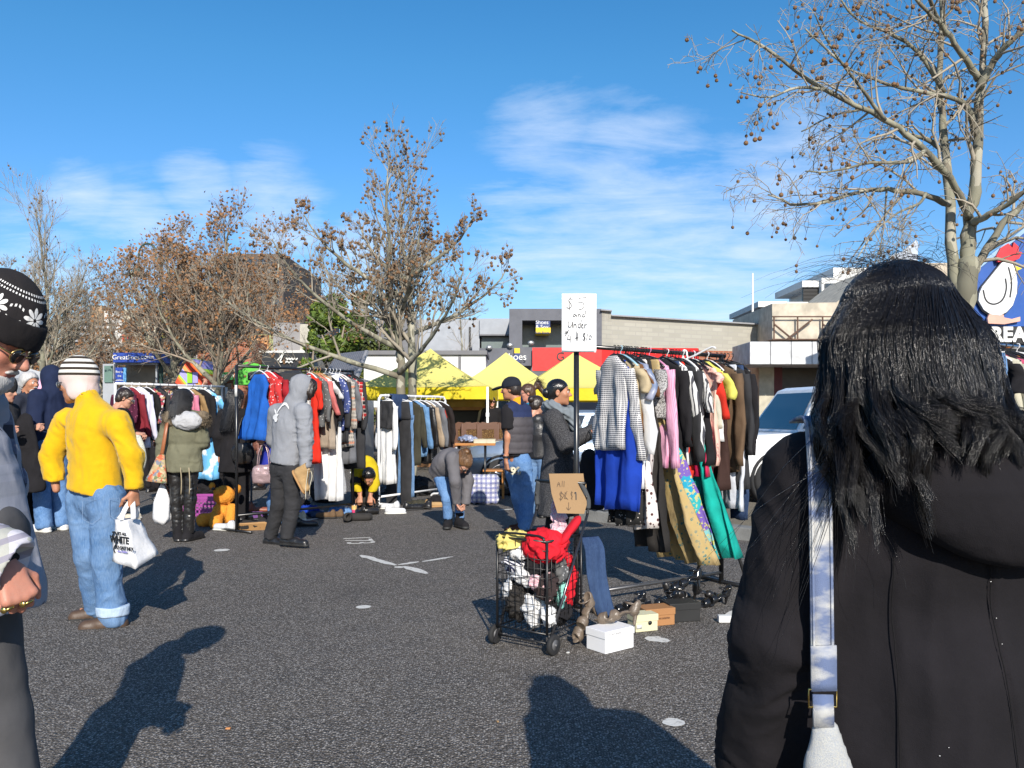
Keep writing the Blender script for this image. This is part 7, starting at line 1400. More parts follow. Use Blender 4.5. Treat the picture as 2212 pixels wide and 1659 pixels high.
mb=MB(); sheet(mb,-hw_,hw_,.05,.05+118*k*1.0,-.028,.004); mb.obj('front_card',a1,o); mb=MB(); sheet(mb,-hw_*.98,hw_*1.02,.03,.05+112*k,.026,-.006); mb.box((0,-.024,.042),(hw_*2,.006,.022)); mb.obj('back_card',a1,o)
u=lambda L:[[(x*k,z*k) for x,z in l] for l in L]
ox=np.array([-hw_,-.0335,.05+118*k]); INK=paint('black_marker_ink',(.012,.012,.014),.6)
S_=lambda L:[[(x*k,-z*k) for x,z in l] for l in L]
strokes('handwriting',S_([[(23,13),(17,10),(13,15),(20,22),(21,29),(13,32),(10,28)],[(18,6),(16,36)],[(37,10),(36,20)],[(37,10),(53,8)],[(36,20),(44,18),(49,26),(42,34),(36,33)],
 [(30,46),(26,43),(24,48),(27,50),(31,44),(32,50)],[(35,44),(35,50)],[(35,46),(39,43),(40,50)],[(48,43),(44,45),(44,50),(49,49)],[(51,36),(49,50)],
 [(14,59),(13,69),(17,73),(21,68),(23,60)],[(23,61),(23,73)],[(26,65),(26,73)],[(26,67),(30,64),(31,73)],[(39,64),(35,66),(35,73),(40,72)],[(42,56),(39,74)],[(42,70),(46,66),(43,64),(42,73),(47,73)],[(49,65),(49,74)],[(49,68),(54,64)],
 [(8,80),(6,84),(10,85),(10,79),(13,84)],[(6,92),(16,76)],[(15,88),(10,98),(19,98)],[(18,90),(18,105)],[(32,80),(31,100)],[(28,95),(36,94)],[(34,84),(33,102)],[(51,86),(46,85),(45,90),(51,95),(48,100),(44,98)],[(48,83),(48,103)],[(55,86),(53,100)],[(59,90),(58,97),(62,98),(64,91),(60,88)]]),.0040,INK,o,ox)
# ------------------------------------------------------------------ black rail of the next stall
C0=np.array([*gnd(511,1150)[:2],1.88]); C1=np.array([at(762,0,10.95)[0],10.95,1.90]); CA=math.atan2((C1-C0)[1],(C1-C0)[0])
o=empty('clothes_rail','square black clothes rail with base bar in front of the long haired woman','clothes rail',(C0[0],C0[1],0)); O=np.array(o.location); d3=np.array([math.cos(CA),math.sin(CA),0]); n3=np.array([-d3[1],d3[0],0])
tb('rail_bar',[C0,C1],.016,o,org=O,n=4); tb('post',[C0*[1,1,0],C0+[0,0,.012]],.018,o,org=O,n=4); tb('post',[C1*[1,1,0],C1+[0,0,.012]],.018,o,org=O,n=4); tb('bottom_bar',[C0*[1,1,0]+[0,0,.19],C1*[1,1,0]+[0,0,.14]],.016,o,org=O,n=4)
for q in(C0,C1): tb('foot',[q*[1,1,0]+n3*.25+[0,0,.02],q*[1,1,0]-n3*.25+[0,0,.02]],.016,o,org=O,n=4)
mb=MB(); mb.box(C0-O+[-.0,-.022,-.28],(.028,.004,.13)); mb.obj('label_sticker',WHITE,o)
SCREEN=FB('emerald_jersey',(.01,.22,.12)); NORD=patterned('grey_nordic_knit',lambda t:t.mix(t.math('GREATER_THAN',t.math('MULTIPLY',t.wave(6,2,'Z'),t.wave(24,1,'X')),.35),t.mix(t.math('GREATER_THAN',t.wave(2.2,0,'Z'),.9),(.36,.33,.29),(.50,.20,.12)),(.15,.14,.13))); TART=patterned('red_black_tartan',plaid((.018,.017,.02),(.42,.02,.02),(.55,.50,.45),3.2,3.0)); CORAL=FB('coral_knit',(.62,.17,.16)); REDD=FB('scarlet_crepe',(.66,.028,.012)); BWL=patterned('black_white_lace',spots((.10,.10,.10),(.42,.41,.40),38,.34)); BFL=patterned('navy_white_floral',spots((.05,.07,.20),(.55,.56,.62),30,.36)); GREYJ=FB('grey_wool',(.14,.145,.16)); HOUND=patterned('houndstooth',lambda t:t.mix(t.math('GREATER_THAN',t.math('MULTIPLY',t.wave(12,.5,'X'),t.wave(12,.5,'Z')),.25),(.5,.5,.48),(.06,.06,.06)))
t=NT('clear_garment_cover'); t.col((.75,.76,.78)); t.p(rough=.12,spec=.7,alpha=.30); t.bump(t.noise(22,3),.8,.02); COVER=t.m
rail(C0,C1,CA,[
 (660,'scarf','black and white houndstooth scarf hanging right behind the grey hood','scarf',HOUND,'scarf',.10,985,0,N0,HB),
 (668,'dress','long scarlet red dress on the black rail','dress',REDD,'coat',.19,1000,.35,N0,HW),
 (676,'blouse','black and white lace blouse next to the scarlet dress','blouse',BWL,'shirt',.20,920,.5,N0,HWD),
 (684,'cardigan','coral pink cardigan with long sleeves','cardigan',CORAL,'shirt',.205,900,.42,N0,HWD),
 (690,'jumper','chunky white hooded jumper, high on the black rail','jumper',WHITEC,'shirt',.205,880,.22,N0,HWD),
 (696,'skirt','beige sheer skirt in the middle of the black rail','skirt',TAUP,'skirt',.185,968,0,N0,HB),
 (702,'cardigan','black open cardigan before an emerald strip','cardigan',BLKC,'shirt',.205,930,.5,N0,HW),
 (707,'scarf','thin emerald green scarf among dark clothes','scarf',SCREEN,'scarf',.09,960,0,N0,HB),
 (711,'skirt','long white skirt reaching nearly to the ground','skirt',WHITEC,'skirt',.185,1080,0,N0,HW),
 (718,'blouse','navy blouse with white flowers','blouse',BFL,'shirt',.205,930,.4,N0,HW),
 (725,'jacket','black tailored jacket right of the navy flowered blouse','jacket',CHAR,'coat',.21,955,.58,N0,HW),
 (733,'cardigan','grey patterned nordic cardigan with rust bands','cardigan',NORD,'coat',.215,965,.60,N0,HW),
 (740,'cape','grey wool cape behind the nordic cardigan','cape',GREYJ,'coat',.215,1000,.5,N0,HB),
 (749,'shirt','red and black tartan shirt near the rail end','shirt',TART,'shirt',.215,915,.50,N0,HB),
 (757,'coat','dark grey coat, last on the black rail','coat',CHAR,'coat',.215,1012,.62,N0,HB),
 (560,'dress','bright cobalt blue buttoned dress at the left of the black rail','dress',FB('cobalt_cotton',(.012,.10,.42)),'dress',.19,945,0,(0,-.12),HW),
 (577,'blouse','red and white flowered blouse beside the cobalt dress','blouse',patterned('red_white_floral',spots((.45,.03,.03),(.55,.5,.5),30,.33)),'shirt',.19,900,.3,N0,HW),
 (588,'jumper','dark red jumper just left of the grey hood','jumper',FB('dark_red_knit',(.30,.012,.02)),'shirt',.20,890,.30,N0,HB)],'clothes on the square black rail','')
p=rail_at(722,C0,C1); garment('garment_cover','long clear plastic garment cover over the white skirt','garment cover',p+[0,-.03,-.72],CA,COVER,'strip',.17,.78,0,N0,91,HB,None)
# scarf stand behind
E0=np.array([at(543,0,12.0)[0],12.0,1.82]); E1=np.array([at(612,0,12.3)[0],12.3,1.82]); EA=math.atan2((E1-E0)[1],(E1-E0)[0])
o=empty('scarf_stand','grey scarf stand behind the square black rail','clothes rail',(E0[0],E0[1],0)); O=np.array(o.location); tb('rail_bar',[E0,E1],.014,o,org=O); GT=paint('grey_tube',(.10,.12,.15),.4)
for q in(E0,E1): tb('post',[q*[1,1,0],q],.016,o,GT,O); tb('foot',[q*[1,1,0]+[0,.25,.02],q*[1,1,0]-[0,.25,-.02]],.015,o,GT,O)
for i,(x,lab,m) in enumerate(((552,'brown rusty patterned scarf, leftmost on the scarf stand',patterned('brown_scarf',spots((.14,.055,.04),(.22,.12,.08),25,.4))),(560,'dusty rose spotted scarf, second on the scarf stand',patterned('rose_scarf',spots((.25,.12,.10),(.35,.22,.18),30,.35))),(569,'green and cream leaf print scarf on the scarf stand',patterned('leaf_scarf',spots((.10,.14,.07),(.46,.44,.34),32,.36))),(582,'black scarf with white dots on the scarf stand',patterned('dot_scarf',spots((.03,.03,.035),(.5,.5,.48),60,.42))))): garment('scarf',lab,'scarf',rail_at(x,E0,E1),EA+PI/2,m,'scarf',.075,.95+.05*(i%2),0,N0,i+40,HB,'scarves on the stand')
# ------------------------------------------------------------------ white tube rail
W0=np.array([*gnd(818,1098)[:2],1.60]); W1=np.array([at(962,0,13.1)[0],13.1,1.57]); WA=math.atan2((W1-W0)[1],(W1-W0)[0])
o=empty('clothes_rail','white tube clothes rail with rounded corners and jeans thrown over its end','clothes rail',(W0[0],W0[1],0)); O=np.array(o.location); d3=np.array([math.cos(WA),math.sin(WA),0]); n3=np.array([-d3[1],d3[0],0]); WTUBE=paint('white_tube',(.72,.72,.72),.35,dirt=.05)
z=W0[2]; L=np.linalg.norm((W1-W0)[:2]); A_=W0*[1,1,0]; Pq=lambda s,h:A_+d3*s+[0,0,h]
tb('hoop',curve([Pq(0,.03),Pq(0,.8),Pq(0,z-.14),Pq(.03,z-.03),Pq(.13,z),Pq(L*.5,z),Pq(L-.13,z),Pq(L-.03,z-.03),Pq(L,z-.14),Pq(L,.8),Pq(L,.03)],60),.018,o,WTUBE,O); tb('bottom_bar',[Pq(0,.16),Pq(L,.16)],.015,o,WTUBE,O)
for s_ in(0,L): tb('foot',curve([Pq(s_,.02)+n3*.28,Pq(s_,.06)+n3*.22,Pq(s_,.06),Pq(s_,.06)-n3*.22,Pq(s_,.02)-n3*.28],16),.017,o,WTUBE,O)
OLJ=FB('olive_cord',(.045,.042,.028)); DJ=denim('denim_jacket',(.06,.15,.30),(.20,.34,.52),.55); BLZ=FB('beige_blazer',(.36,.28,.20)); 
rail(W0,W1,WA,[
 (832,'trousers','charcoal trousers folded over the end of the white rail','trousers',CHAR,'strip',.17,925,0,N0,HW),
 (838,'shirt','crumpled white shirt hanging low under the folded trousers','shirt',WHITEC,'shirt',.15,1045,.62,N0,HW),
 (862,'trousers','black flared trousers hanging long in the middle of white rail','trousers',CHAR,'trousers',.20,1108,0,N0,HW),
 (872,'jeans','pale blue jeans behind the flared trousers','jeans',DEN_L,'trousers',.17,1072,0,N0,HW),
 (882,'jacket','dark olive corduroy jacket','jacket',OLJ,'coat',.215,1005,.60,N0,HB),
 (896,'jacket','faded blue denim jacket on the white rail','jacket',DJ,'coat',.215,985,.62,N0,HW),
 (908,'jacket','black leather jacket right of the denim one','jacket',LEATH,'coat',.215,1000,.60,N0,HW),
 (920,'blazer','beige blazer between two dark jackets','jacket',BLZ,'coat',.21,970,.60,N0,HW),
 (932,'coat','grey coat right of the beige blazer','coat',GREYJ,'coat',.215,985,.60,N0,HW),
 (938,'dress','rust red dress seen between grey and brown coats','dress',FB('rust_red',(.32,.03,.02)),'coat',.16,975,.2,N0,HW),
 (950,'coat','dark brown coat, last on the white rail','coat',FB('dark_brown_boucle',(.020,.014,.013),wb=.6),'coat',.22,975,.55,N0,HW)],'clothes on the white tube rail','')
p=rail_at(858,W0,W1); g=SDF(.012); c,s_=math.cos(WA),math.sin(WA)
mb=MB(); Rm=np.array([[-s_,c,0],[c,s_,0]]); rg=[]
for i in range(18):
    f=i/17; h=.20; ang_=f*PI; 
    y=-.05*math.cos(ang_) if .3<f<.7 else (-.05 if f<.5 else .05)*1.0; zz_=.022*math.sin(ang_) - (.34*(1-f/.3) if f<.3 else (.26*(f-.7)/.3 if f>.7 else 0)); r=[]
    for x_,t_ in((-.19,-.008),(-.1,-.012),(0,-.008),(.1,-.012),(.19,-.008),(.19,.008),(.1,.010),(0,.012),(-.1,.010),(-.19,.008)): r.append(p+d3*(x_)+n3*y*(1+.15*math.sin(x_*20))+np.array([0,0,zz_+t_*(1+.5*math.sin(f*9+x_*15))])+n3*t_*(1 if f<.3 or f>.7 else .2))
    rg.append(r)
tag(mb.loft(rg).obj('jeans',DEN_D),'dark blue jeans slung over the top of the white rail','jeans')
# ------------------------------------------------------------------ left rail (white)
L0=np.array([at(249,0,11.2)[0],11.2,1.75]); L1=np.array([at(484,0,12.9)[0],12.9,1.76]); LA=math.atan2((L1-L0)[1],(L1-L0)[0])
o=empty('clothes_rail','white topped clothes rail at left, behind the olive parka','clothes rail',(L0[0],L0[1],0)); O=np.array(o.location); tb('rail_bar',[L0,L1],.016,o,WTUBE,O); tb('post',[L0*[1,1,0],L0],.018,o,WTUBE,O); tb('post',[L1*[1,1,0],L1],.018,o,STEEL,O)
for q in(L0,L1): tb('foot',[q*[1,1,0]+[-.15,.2,.02],q*[1,1,0]+[.15,-.2,.02]],.016,o,WTUBE,O)
PLUM=patterned('plum_floral',spots((.07,.01,.03),(.42,.10,.18),26,.28)); SKYC=patterned('sky_cloud_print',lambda t:t.mix(t.ramp(t.noise(4.2,3),[(.53,(0,0,0)),(.60,(1,1,1))]),(.13,.40,.68),(.68,.72,.74))); BTILE=patterned('blue_tile_print',lambda t:t.mix(t.ramp(t.vor(15,rnd=0),[(.18,(0,0,0)),(.22,(1,1,1)),(.33,(1,1,1)),(.37,(0,0,0))]),(.13,.36,.58),(.015,.05,.14))); CONF=patterned('confetti_print',blotch([(.03,.03,.04),(.5,.48,.46),(.30,.04,.06),(.05,.08,.25),(.35,.25,.12),(.03,.03,.03)],30)); SUE=FB('tan_suede_jacket',(.30,.19,.085)); LIL=patterned('lilac_white',lambda t:t.mix(t.noise(3,2),(.66,.66,.70),(.42,.40,.58)))
rail(L0,L1,LA,[
 (268,'blouse','plum blouse with pink flowers at the left end','blouse',PLUM,'shirt',.20,915,.4,N0,HW),
 (284,'cardigan','burgundy cardigan on the left rail','cardigan',FB('burgundy_knit',(.20,.018,.03)),'coat',.205,955,.58,N0,HW),
 (300,'shirt','long white shirt with lilac shade on the left rail','shirt',LIL,'coat',.21,965,.62,N0,HW),
 (316,'jacket','black jacket right of the white lilac shirt','jacket',BLKC,'coat',.21,950,.58,N0,HW),
 (330,'top','confetti coloured patchwork top','top',CONF,'shirt',.20,905,.4,N0,HB),
 (344,'jacket','short black hooded jacket left of the olive parka','jacket',CHAR,'shirt',.21,925,.5,N0,HB),
 (362,'dress','multicoloured speckled dress mostly behind the olive parka','dress',CONF,'dress',.20,960,0,N0,HB),
 (380,'coat','dark coat hidden behind the olive parka','coat',BLKC,'coat',.21,980,.5,N0,HB),
 (402,'blouse','pink and white blouse right of the dark hair','blouse',patterned('pink_white_floral',spots((.5,.16,.24),(.62,.52,.54),24,.33)),'shirt',.20,905,.45,N0,HW),
 (416,'jacket','tan suede jacket with fringed cuffs','jacket',SUE,'shirt',.21,905,.32,N0,HB),
 (436,'jacket','black jacket second from the right end of the left rail','jacket',BLKC,'coat',.215,945,.60,N0,HW),
 (448,'dress','sky blue cloth with white clouds, hanging lowest at right end','dress',SKYC,'coat',.20,1035,.2,N0,HB),
 (455,'scarf','blue scarf printed with dark rings','scarf',BTILE,'scarf',.085,922,0,(0,-.08),HW)],'clothes on the left white rail','')
# ------------------------------------------------------------------ rail at the right edge
R0=np.array([at(2100,0,5.6)[0],5.6,1.83]); R1=np.array([at(2420,0,7.2)[0],7.2,1.83]); RA=math.atan2((R1-R0)[1],(R1-R0)[0])
o=empty('clothes_rail','clothes rail at the right edge below the hen sign','clothes rail',(R0[0],R0[1],0)); O=np.array(o.location); tb('rail_bar',[R0,R1],.016,o,paint('chromed_tube',(.5,.5,.52),.2,1.),O); 
for q in(R0,R1): tb('post',[q*[1,1,0],q],.018,o,STEEL,O); tb('foot',[q*[1,1,0]+[-.15,.2,.02],q*[1,1,0]+[.15,-.2,.02]],.016,o,STEEL,O)
rail(R0,R1,RA,[
 (2118,'jeans','blue jeans at the near end of the right edge rail','jeans',DEN_M,'strip',.17,1000,0,N0,HW),
 (2128,'jacket','black velvet jacket with a white lining at the right edge','jacket',BLKC,'shirt',.19,905,.2,N0,HW),
 (2140,'cardigan','cream cardigan at the right edge, under the hen sign','cardigan',CREAMK,'coat',.21,945,.6,N0,HB),
 (2152,'shirt','deep rose pink shirt at the right edge','shirt',FB('rose_pink',(.50,.08,.16)),'coat',.21,950,.6,N0,HB),
 (2168,'coat','dark brown coat at the right edge','coat',DBRN,'coat',.21,945,.55,N0,HB),
 (2182,'shirt','orange shirt on the right edge rail','shirt',FB('orange_cotton',(.6,.2,.04)),'coat',.2,990,.5,N0,HB),
 (2196,'jumper','white crocheted jumper low at the right edge','jumper',FB('white_crochet',(.6,.6,.55),wb=.9),'coat',.21,1010,.55,N0,HW)],'clothes on the right edge rail','')
# ================================================================== shopping trolley
TR=np.array([.195,4.60,0]); U=np.array([-.813,.582,0]); Vv=np.array([.582,.813,0]); Z=np.array([0,0,1.])
o=empty('shopping_trolley','black wire shopping trolley stuffed with cheap clothes','trolley',TR); T_=lambda u,v,z: U*u+Vv*v+Z*z
Wd,Dp,z0,z1=.345,.37,.115,.63; WIRE=paint('black_coated_wire',(.013,.013,.014),.35)
mb=MB()
for z,r in((z0,.006),(z1,.0075)):
    c=[T_(0,0,z),T_(Wd,0,z),T_(Wd,Dp,z),T_(0,Dp,z)]; mb.tube(c+[c[0]],r,6)
for u,v in((0,0),(Wd,0),(Wd,Dp),(0,Dp)): mb.tube([T_(u,v,z0),T_(u,v,z1)],.0075,6)
mb.tube(curve([T_(.02,0,z1),T_(.05,-.0,z1+.028),T_(Wd-.05,0,z1+.028),T_(Wd-.02,0,z1)],14),.007,6)
bw=mb.obj('basket_frame',WIRE,o); mb=MB(); nx,nz=8,10
for i in range(1,nx):
    f=i/nx
    for a in(T_(Wd*f,0,0),T_(Wd*f,Dp,0)): mb.tube([a+Z*z0,a+Z*z1],.0020,4)
    for a in(T_(0,Dp*f,0),T_(Wd,Dp*f,0)): mb.tube([a+Z*z0,a+Z*z1],.0020,4)
    mb.tube([T_(Wd*f,0,z0),T_(Wd*f,Dp,z0)],.002,4)
for i in range(1,nz):
    z=z0+(z1-z0)*i/nz; c=[T_(0,0,z),T_(Wd,0,z),T_(Wd,Dp,z),T_(0,Dp,z)]; mb.tube(c+[c[0]],.0020,4)
mb.obj('wire_mesh',WIRE,o)
hp=lambda x,y,Y: at(x,y,Y)-TR
GRIP=paint('grey_foam_grip',(.06,.065,.07),.9); ROD=paint('worn_steel_rod',(.10,.10,.11),.25,.8)
for sft in(0,Wd+.02):
    u_=-.012+sft; a=T_(u_,-.02,.02); c=T_(u_,.42,.74); d_=T_(u_,.41,.80)
    mb=MB(); mb.tube([a,c],.0085,8); r_=mb.obj('handle_rod',ROD,o); mb=MB(); mb.tube(curve([c,T_(u_,.43,.79),T_(u_,.41,.86)],8),.0085,8); mb.obj('handle_top',WIRE,r_)
    mb=MB(); mb.tube(curve([T_(u_,.43,.78),T_(u_,.425,.84),T_(u_+(.03 if sft==0 else -.03),.40,.93)],12),.016,10); mb.obj('foam_grip',GRIP,r_)
mb=MB(); mb.tube([T_(-.01,.40,.93),T_(Wd+.0,.40,.93)],.010,8); mb.obj('handle_bar',WIRE,o)
mb=MB(); mb.tube([T_(-.03,.02,.058),T_(Wd+.03,.02,.058)],.006,6); mb.tube([T_(0,.02,.058),T_(0,.02,z0)],.006,6); mb.tube([T_(Wd,.02,.058),T_(Wd,.02,z0)],.006,6); mb.tube([T_(0,Dp,.0),T_(0,Dp,z0)],.007,6); mb.tube([T_(Wd,Dp,.0),T_(Wd,Dp,z0)],.007,6); mb.obj('axle',WIRE,o)
for u_ in(-.03,Wd+.03):
    mb=MB(); a=np.arange(24)/24*2*PI; c=T_(u_,.02,.058); rg=[]
    for r,t_ in((.030,-.012),(.052,-.014),(.058,-.008),(.058,.008),(.052,.014),(.030,.012)): rg.append([c+Vv*r*math.cos(q)+Z*r*math.sin(q)+U*t_ for q in a])
    mb.loft(rg); w_=mb.obj('wheel',TYRE,o); mb=MB(); mb.loft([[c+Vv*.030*math.cos(q)+Z*.030*math.sin(q)+U*t_ for q in a] for t_ in(-.013,.013)]); mb.tube([c-U*.022,c+U*.022],.007,8); mb.obj('hub',paint('grey_hub',(.10,.10,.105),.5),w_)
def lump(name,label,cat,c,r,mat,seed=0,rot=None,res=.0075,amp=.022,extra=None):
    g=SDF(res); g.ell((0,0,0),r,rot,.03)
    if extra: extra(g)
    def cd(V,N):
        p=V*[11,11,11]+seed*3.1; w=np.stack([fbm(p*.6+5,2),fbm(p*.6+19,2),fbm(p*.6+31,2)],-1); q=np.abs(vnoise(p+w*1.6)); q2=np.abs(vnoise(p*2.1+w*2.2+9)); return amp*(1.3*(.45-np.minimum(q*1.9,1)**.7)+.55*(.4-np.minimum(q2*1.9,1)**.7))
    o_=sdfobj(name,g,mat,None,cd,0,None,c); return tag(o_,label,cat)
TP=lambda u,v,z: TR+T_(u,v,z)
PALEY=FB('pale_yellow_cotton',(.62,.52,.16)); SCAR=FB('scarlet_jersey',(.62,.012,.025)); NST=patterned('navy_white_stripe',stripes((.60,.60,.62),(.015,.018,.05),17,'DIAGONAL',.5,1.5))
PLACE=patterned('pink_lace',lambda t:t.mix(t.math('GREATER_THAN',t.vor(90),.38),(.58,.22,.30),(.62,.45,.48)))
inside='clothes stuffed into the wire trolley'
for a in(('shirt','pale yellow shirt hanging over the front left corner of the trolley','shirt',TP(.26,.06,.60),(.115,.085,.07),PALEY,3),
 ('dress','scarlet red dress heaped on top of the trolley','dress',TP(.08,.10,.585),(.135,.12,.10),SCAR,5),
 ('top','navy and white striped top at the left side of the trolley','top',TP(.27,.09,.475),(.09,.08,.065),NST,7),
 ('vest','big white vest in the middle of the trolley front','top',TP(.19,.075,.415),(.095,.07,.075),WHITEC,9),
 ('skirt','black skirt at the lower left of the trolley','skirt',TP(.255,.09,.25),(.085,.085,.12),LACE,11),
 ('towel','white towel at the lower middle of the trolley front','towel',TP(.14,.07,.22),(.07,.062,.10),WHITEC,13),
 ('scarf','pink and black printed scarf at the right front corner','scarf',TP(.05,.075,.36),(.065,.068,.09),patterned('pink_black_print',spots((.03,.02,.02),(.58,.36,.36),26,.34)),15),
 ('top','grey lace top on the right side of the trolley','top',TP(.055,.20,.44),(.055,.11,.085),BWL,17),
 ('shirt','white shirt with mint print at the right side','shirt',TP(.05,.22,.29),(.048,.10,.10),patterned('white_mint_print',spots((.2,.45,.40),(.62,.62,.60),16,.25)),19),
 ('trousers','red cotton trousers at the back right of the trolley','trousers',TP(.06,.31,.35),(.055,.055,.17),SCAR,21),
 ('trousers','black trousers crammed in the bottom of the trolley','trousers',TP(.10,.22,.19),(.11,.14,.075),BLKC,23),
 ('jumper','dark jumper in the core of the trolley heap','jumper',TP(.17,.20,.42),(.14,.13,.16),CHAR,25),
 ('blouse','black blouse pressed against the trolley front below the red dress','blouse',TP(.10,.08,.48),(.10,.075,.06),BLKC,27),
 ('shirt','white crumpled shirt just under the front of the red dress','shirt',TP(.205,.045,.545),(.07,.05,.045),WHITEC,31),('top','pink and white spotted top right of the big white vest','top',TP(.105,.05,.385),(.055,.05,.06),PLACE,33),('vest','small white lace vest at the lower right front corner','top',TP(.035,.06,.195),(.045,.055,.06),WHITEC,35),
 ('vest','white vest at the far left edge of the trolley','top',TP(.305,.06,.34),(.035,.05,.08),WHITEC,29)): lump(*a[:6],seed=a[6])['group']=inside
g=SDF(.007); g.cap((0,0,0),(.07,.05,.085),.055,.05,.03,fl=((0,1,0),.45)); tag(sdfobj('hood_piece',g,SCAR,None,folds(.008,14),1,None,TP(-.02,.14,.63)),'red hooded garment with white edge sticking up from the trolley','top')
q=TP(.33,.36,0); P=curve([at(1214,1060,5.10),at(1206,1100,5.08),at(1209,1140,5.0),at(1190,1160,4.92),at(1160,1170,4.82)],30); P=P+np.array([[.006*math.sin(i*1.9),.012*math.sin(i*1.3),0] for i in range(len(P))]); mb=MB(); ribbon(mb,P,[.095+.02*math.sin(i*1.7) for i in range(len(P))],.010,(1,.5,.1)); ribbon(mb,P+[-.02,-.02,.0],[.05+.015*math.sin(i*1.1+1) for i in range(len(P))],.012,(.6,1,.1)); tag(mb.obj('scarf',PLACE),'pink crocheted scarf draped from the handle into the trolley','scarf')
# jeans hanging from the back of the trolley down to the boxes
P=curve([at(1272,1160,4.98),at(1283,1185,4.95),at(1288,1240,4.93),at(1302,1300,4.92),at(1320,1350,4.93)],22); mb=MB()
rg=[]; wv=np.array([.93,.36,0])
for i,p_ in enumerate(P):
    f=i/(len(P)-1); r=[]
    for a in np.arange(26)/26*2*PI: x_=math.cos(a); y_=math.sin(a); r.append(p_+wv*(.068*(1-.1*f))*x_+np.array([.36,-.93,0])*(.020*y_+.008*math.sin(x_*6+f*5)))
    rg.append(r)
mb.loft(rg); tag(mb.obj('jeans',denim('slate_denim',(.018,.036,.09),(.05,.09,.18),.5)),'slate blue jeans hanging from the back corner of the trolley','jeans')
# cardboard sign
CARD=paint('brown_cardboard',(.30,.19,.095),.9,dirt=.12,bump=.15); c=at(1227,1066,4.93); o=empty('cardboard_sign','brown cardboard sign reading all one dollar, propped on the trolley handle','sign',c,R(4))
kk=4.93/F; poly=[(-41,43),(34,43),(36,22),(40,20),(40,-25),(34,-44),(-24,-42),(-36,0)]
mb=MB(); mb.prism([(x*kk,z*kk) for x,z in poly],(0,-.004,0),(1,0,0),(0,0,1),(0,.006,0)); mb.obj('board',CARD,o,smooth=False).rotation_euler=(R(-8),0,0)
cw=strokes('handwriting',[[(x*kk,z*kk) for x,z in l] for l in ([(-24,14),(-20,27),(-17,14)],[(-23,19),(-18,20)],[(-12,27),(-13,15)],[(-8,27),(-9,14)],[(-13,0),(-18,2),(-18,-4),(-12,-8),(-14,-13),(-20,-11)],[(-15,5),(-17,-16)],[(-8,1),(-4,2),(-5,-4),(-10,-11),(-2,-11)],[(-16,4),(-1,-13)],[(-2,5),(-16,-14)],[(10,2),(6,2),(6,-3),(10,-7),(6,-11)],[(8,5),(8,-14)],[(1,-19),(0,-36)],[(-4,-30),(0,-37),(5,-30)])],.0030,paint('grey_pen',(.09,.06,.04),.8),o,(0,-.0055,0)); cw.rotation_euler=(R(-8),0,0)
strokes('bold_figure',[[(14*kk,0),(17*kk,4*kk),(17*kk,-14*kk)]],.0065,INK,o,(0,-.0055,0)).rotation_euler=(R(-8),0,0)
# ================================================================== shoe boxes and shoes on the ground
def box(label,x,y,w,d_,h,rz,mat,lid=None,extra=None,Y=None):
    p_=gnd(x,y); o=empty('shoe_box',label,'shoe box',p_,R(rz)); mb=MB(); mb.box((0,0,(h-.03)/2+.002),(w-.008,d_-.008,h-.03)); mb.obj('box_base',mat,o,smooth=False,bevel=.002); mb=MB(); mb.box((0,0,h-.02),(w,d_,.042)); mb.obj('lid',lid or mat,o,smooth=False,bevel=.002); 
    if extra: extra(o)
    return o
WBX=paint('white_box_card',(.74,.74,.75),.5,dirt=.03); CBX=paint('cream_box_card',(.58,.55,.36),.6,dirt=.06); BBX=paint('brown_box_card',(.34,.16,.06),.6); KBX=paint('black_box_card',(.018,.018,.018),.5)
wb=box('white shoe box in front with strappy taupe heels on it',1318,1400,.235,.16,.125,38,WBX); 
PRN=paint('grey_print',(.35,.35,.36),.7); wl=[c for c in wb.children if c.name.startswith('lid')][0]
text('lettering','TONY BIANCO',.017,PRN,wl,(-.03,-.0815,.105),ext=.0004); text('lettering','TONY BIANCO',.015,PRN,wl,(.1185,.0,.105),rz=PI/2,ext=.0004)
def cr(o): mb=MB(); mb.tube([(.02,-.058,.055),(.02,-.0625,.055)],.012,14); mb.obj('finger_hole',BLACK,o); mb=MB(); mb.box((-.055,-.059,.035),(.035,.002,.022)); mb.obj('size_label',WHITE,o)
box('cream yellow shoe box with round finger hole',1388,1360,.16,.115,.105,20,CBX,extra=cr)
def br(o): text('lettering','JANE DEBSTER',.014,paint('dark_brown_print',(.10,.04,.02),.7),o,(.02,-.0735,.05),ext=.0004)
box('plain brown shoe box between cream and black boxes',1416,1347,.21,.14,.11,18,BBX,extra=br)
bb_=box('black shoe box with white edge beside the brown box',1470,1338,.22,.15,.12,14,KBX); mb=MB(); mb.box((.14,-.03,.025),(.09,.05,.045)); tag(mb.obj('tissue_packet',WHITE,None,bb_.location+Vector((.13,-.05,0)),0,False,bevel=.006),'small white packet on the ground right of the black box','packet')
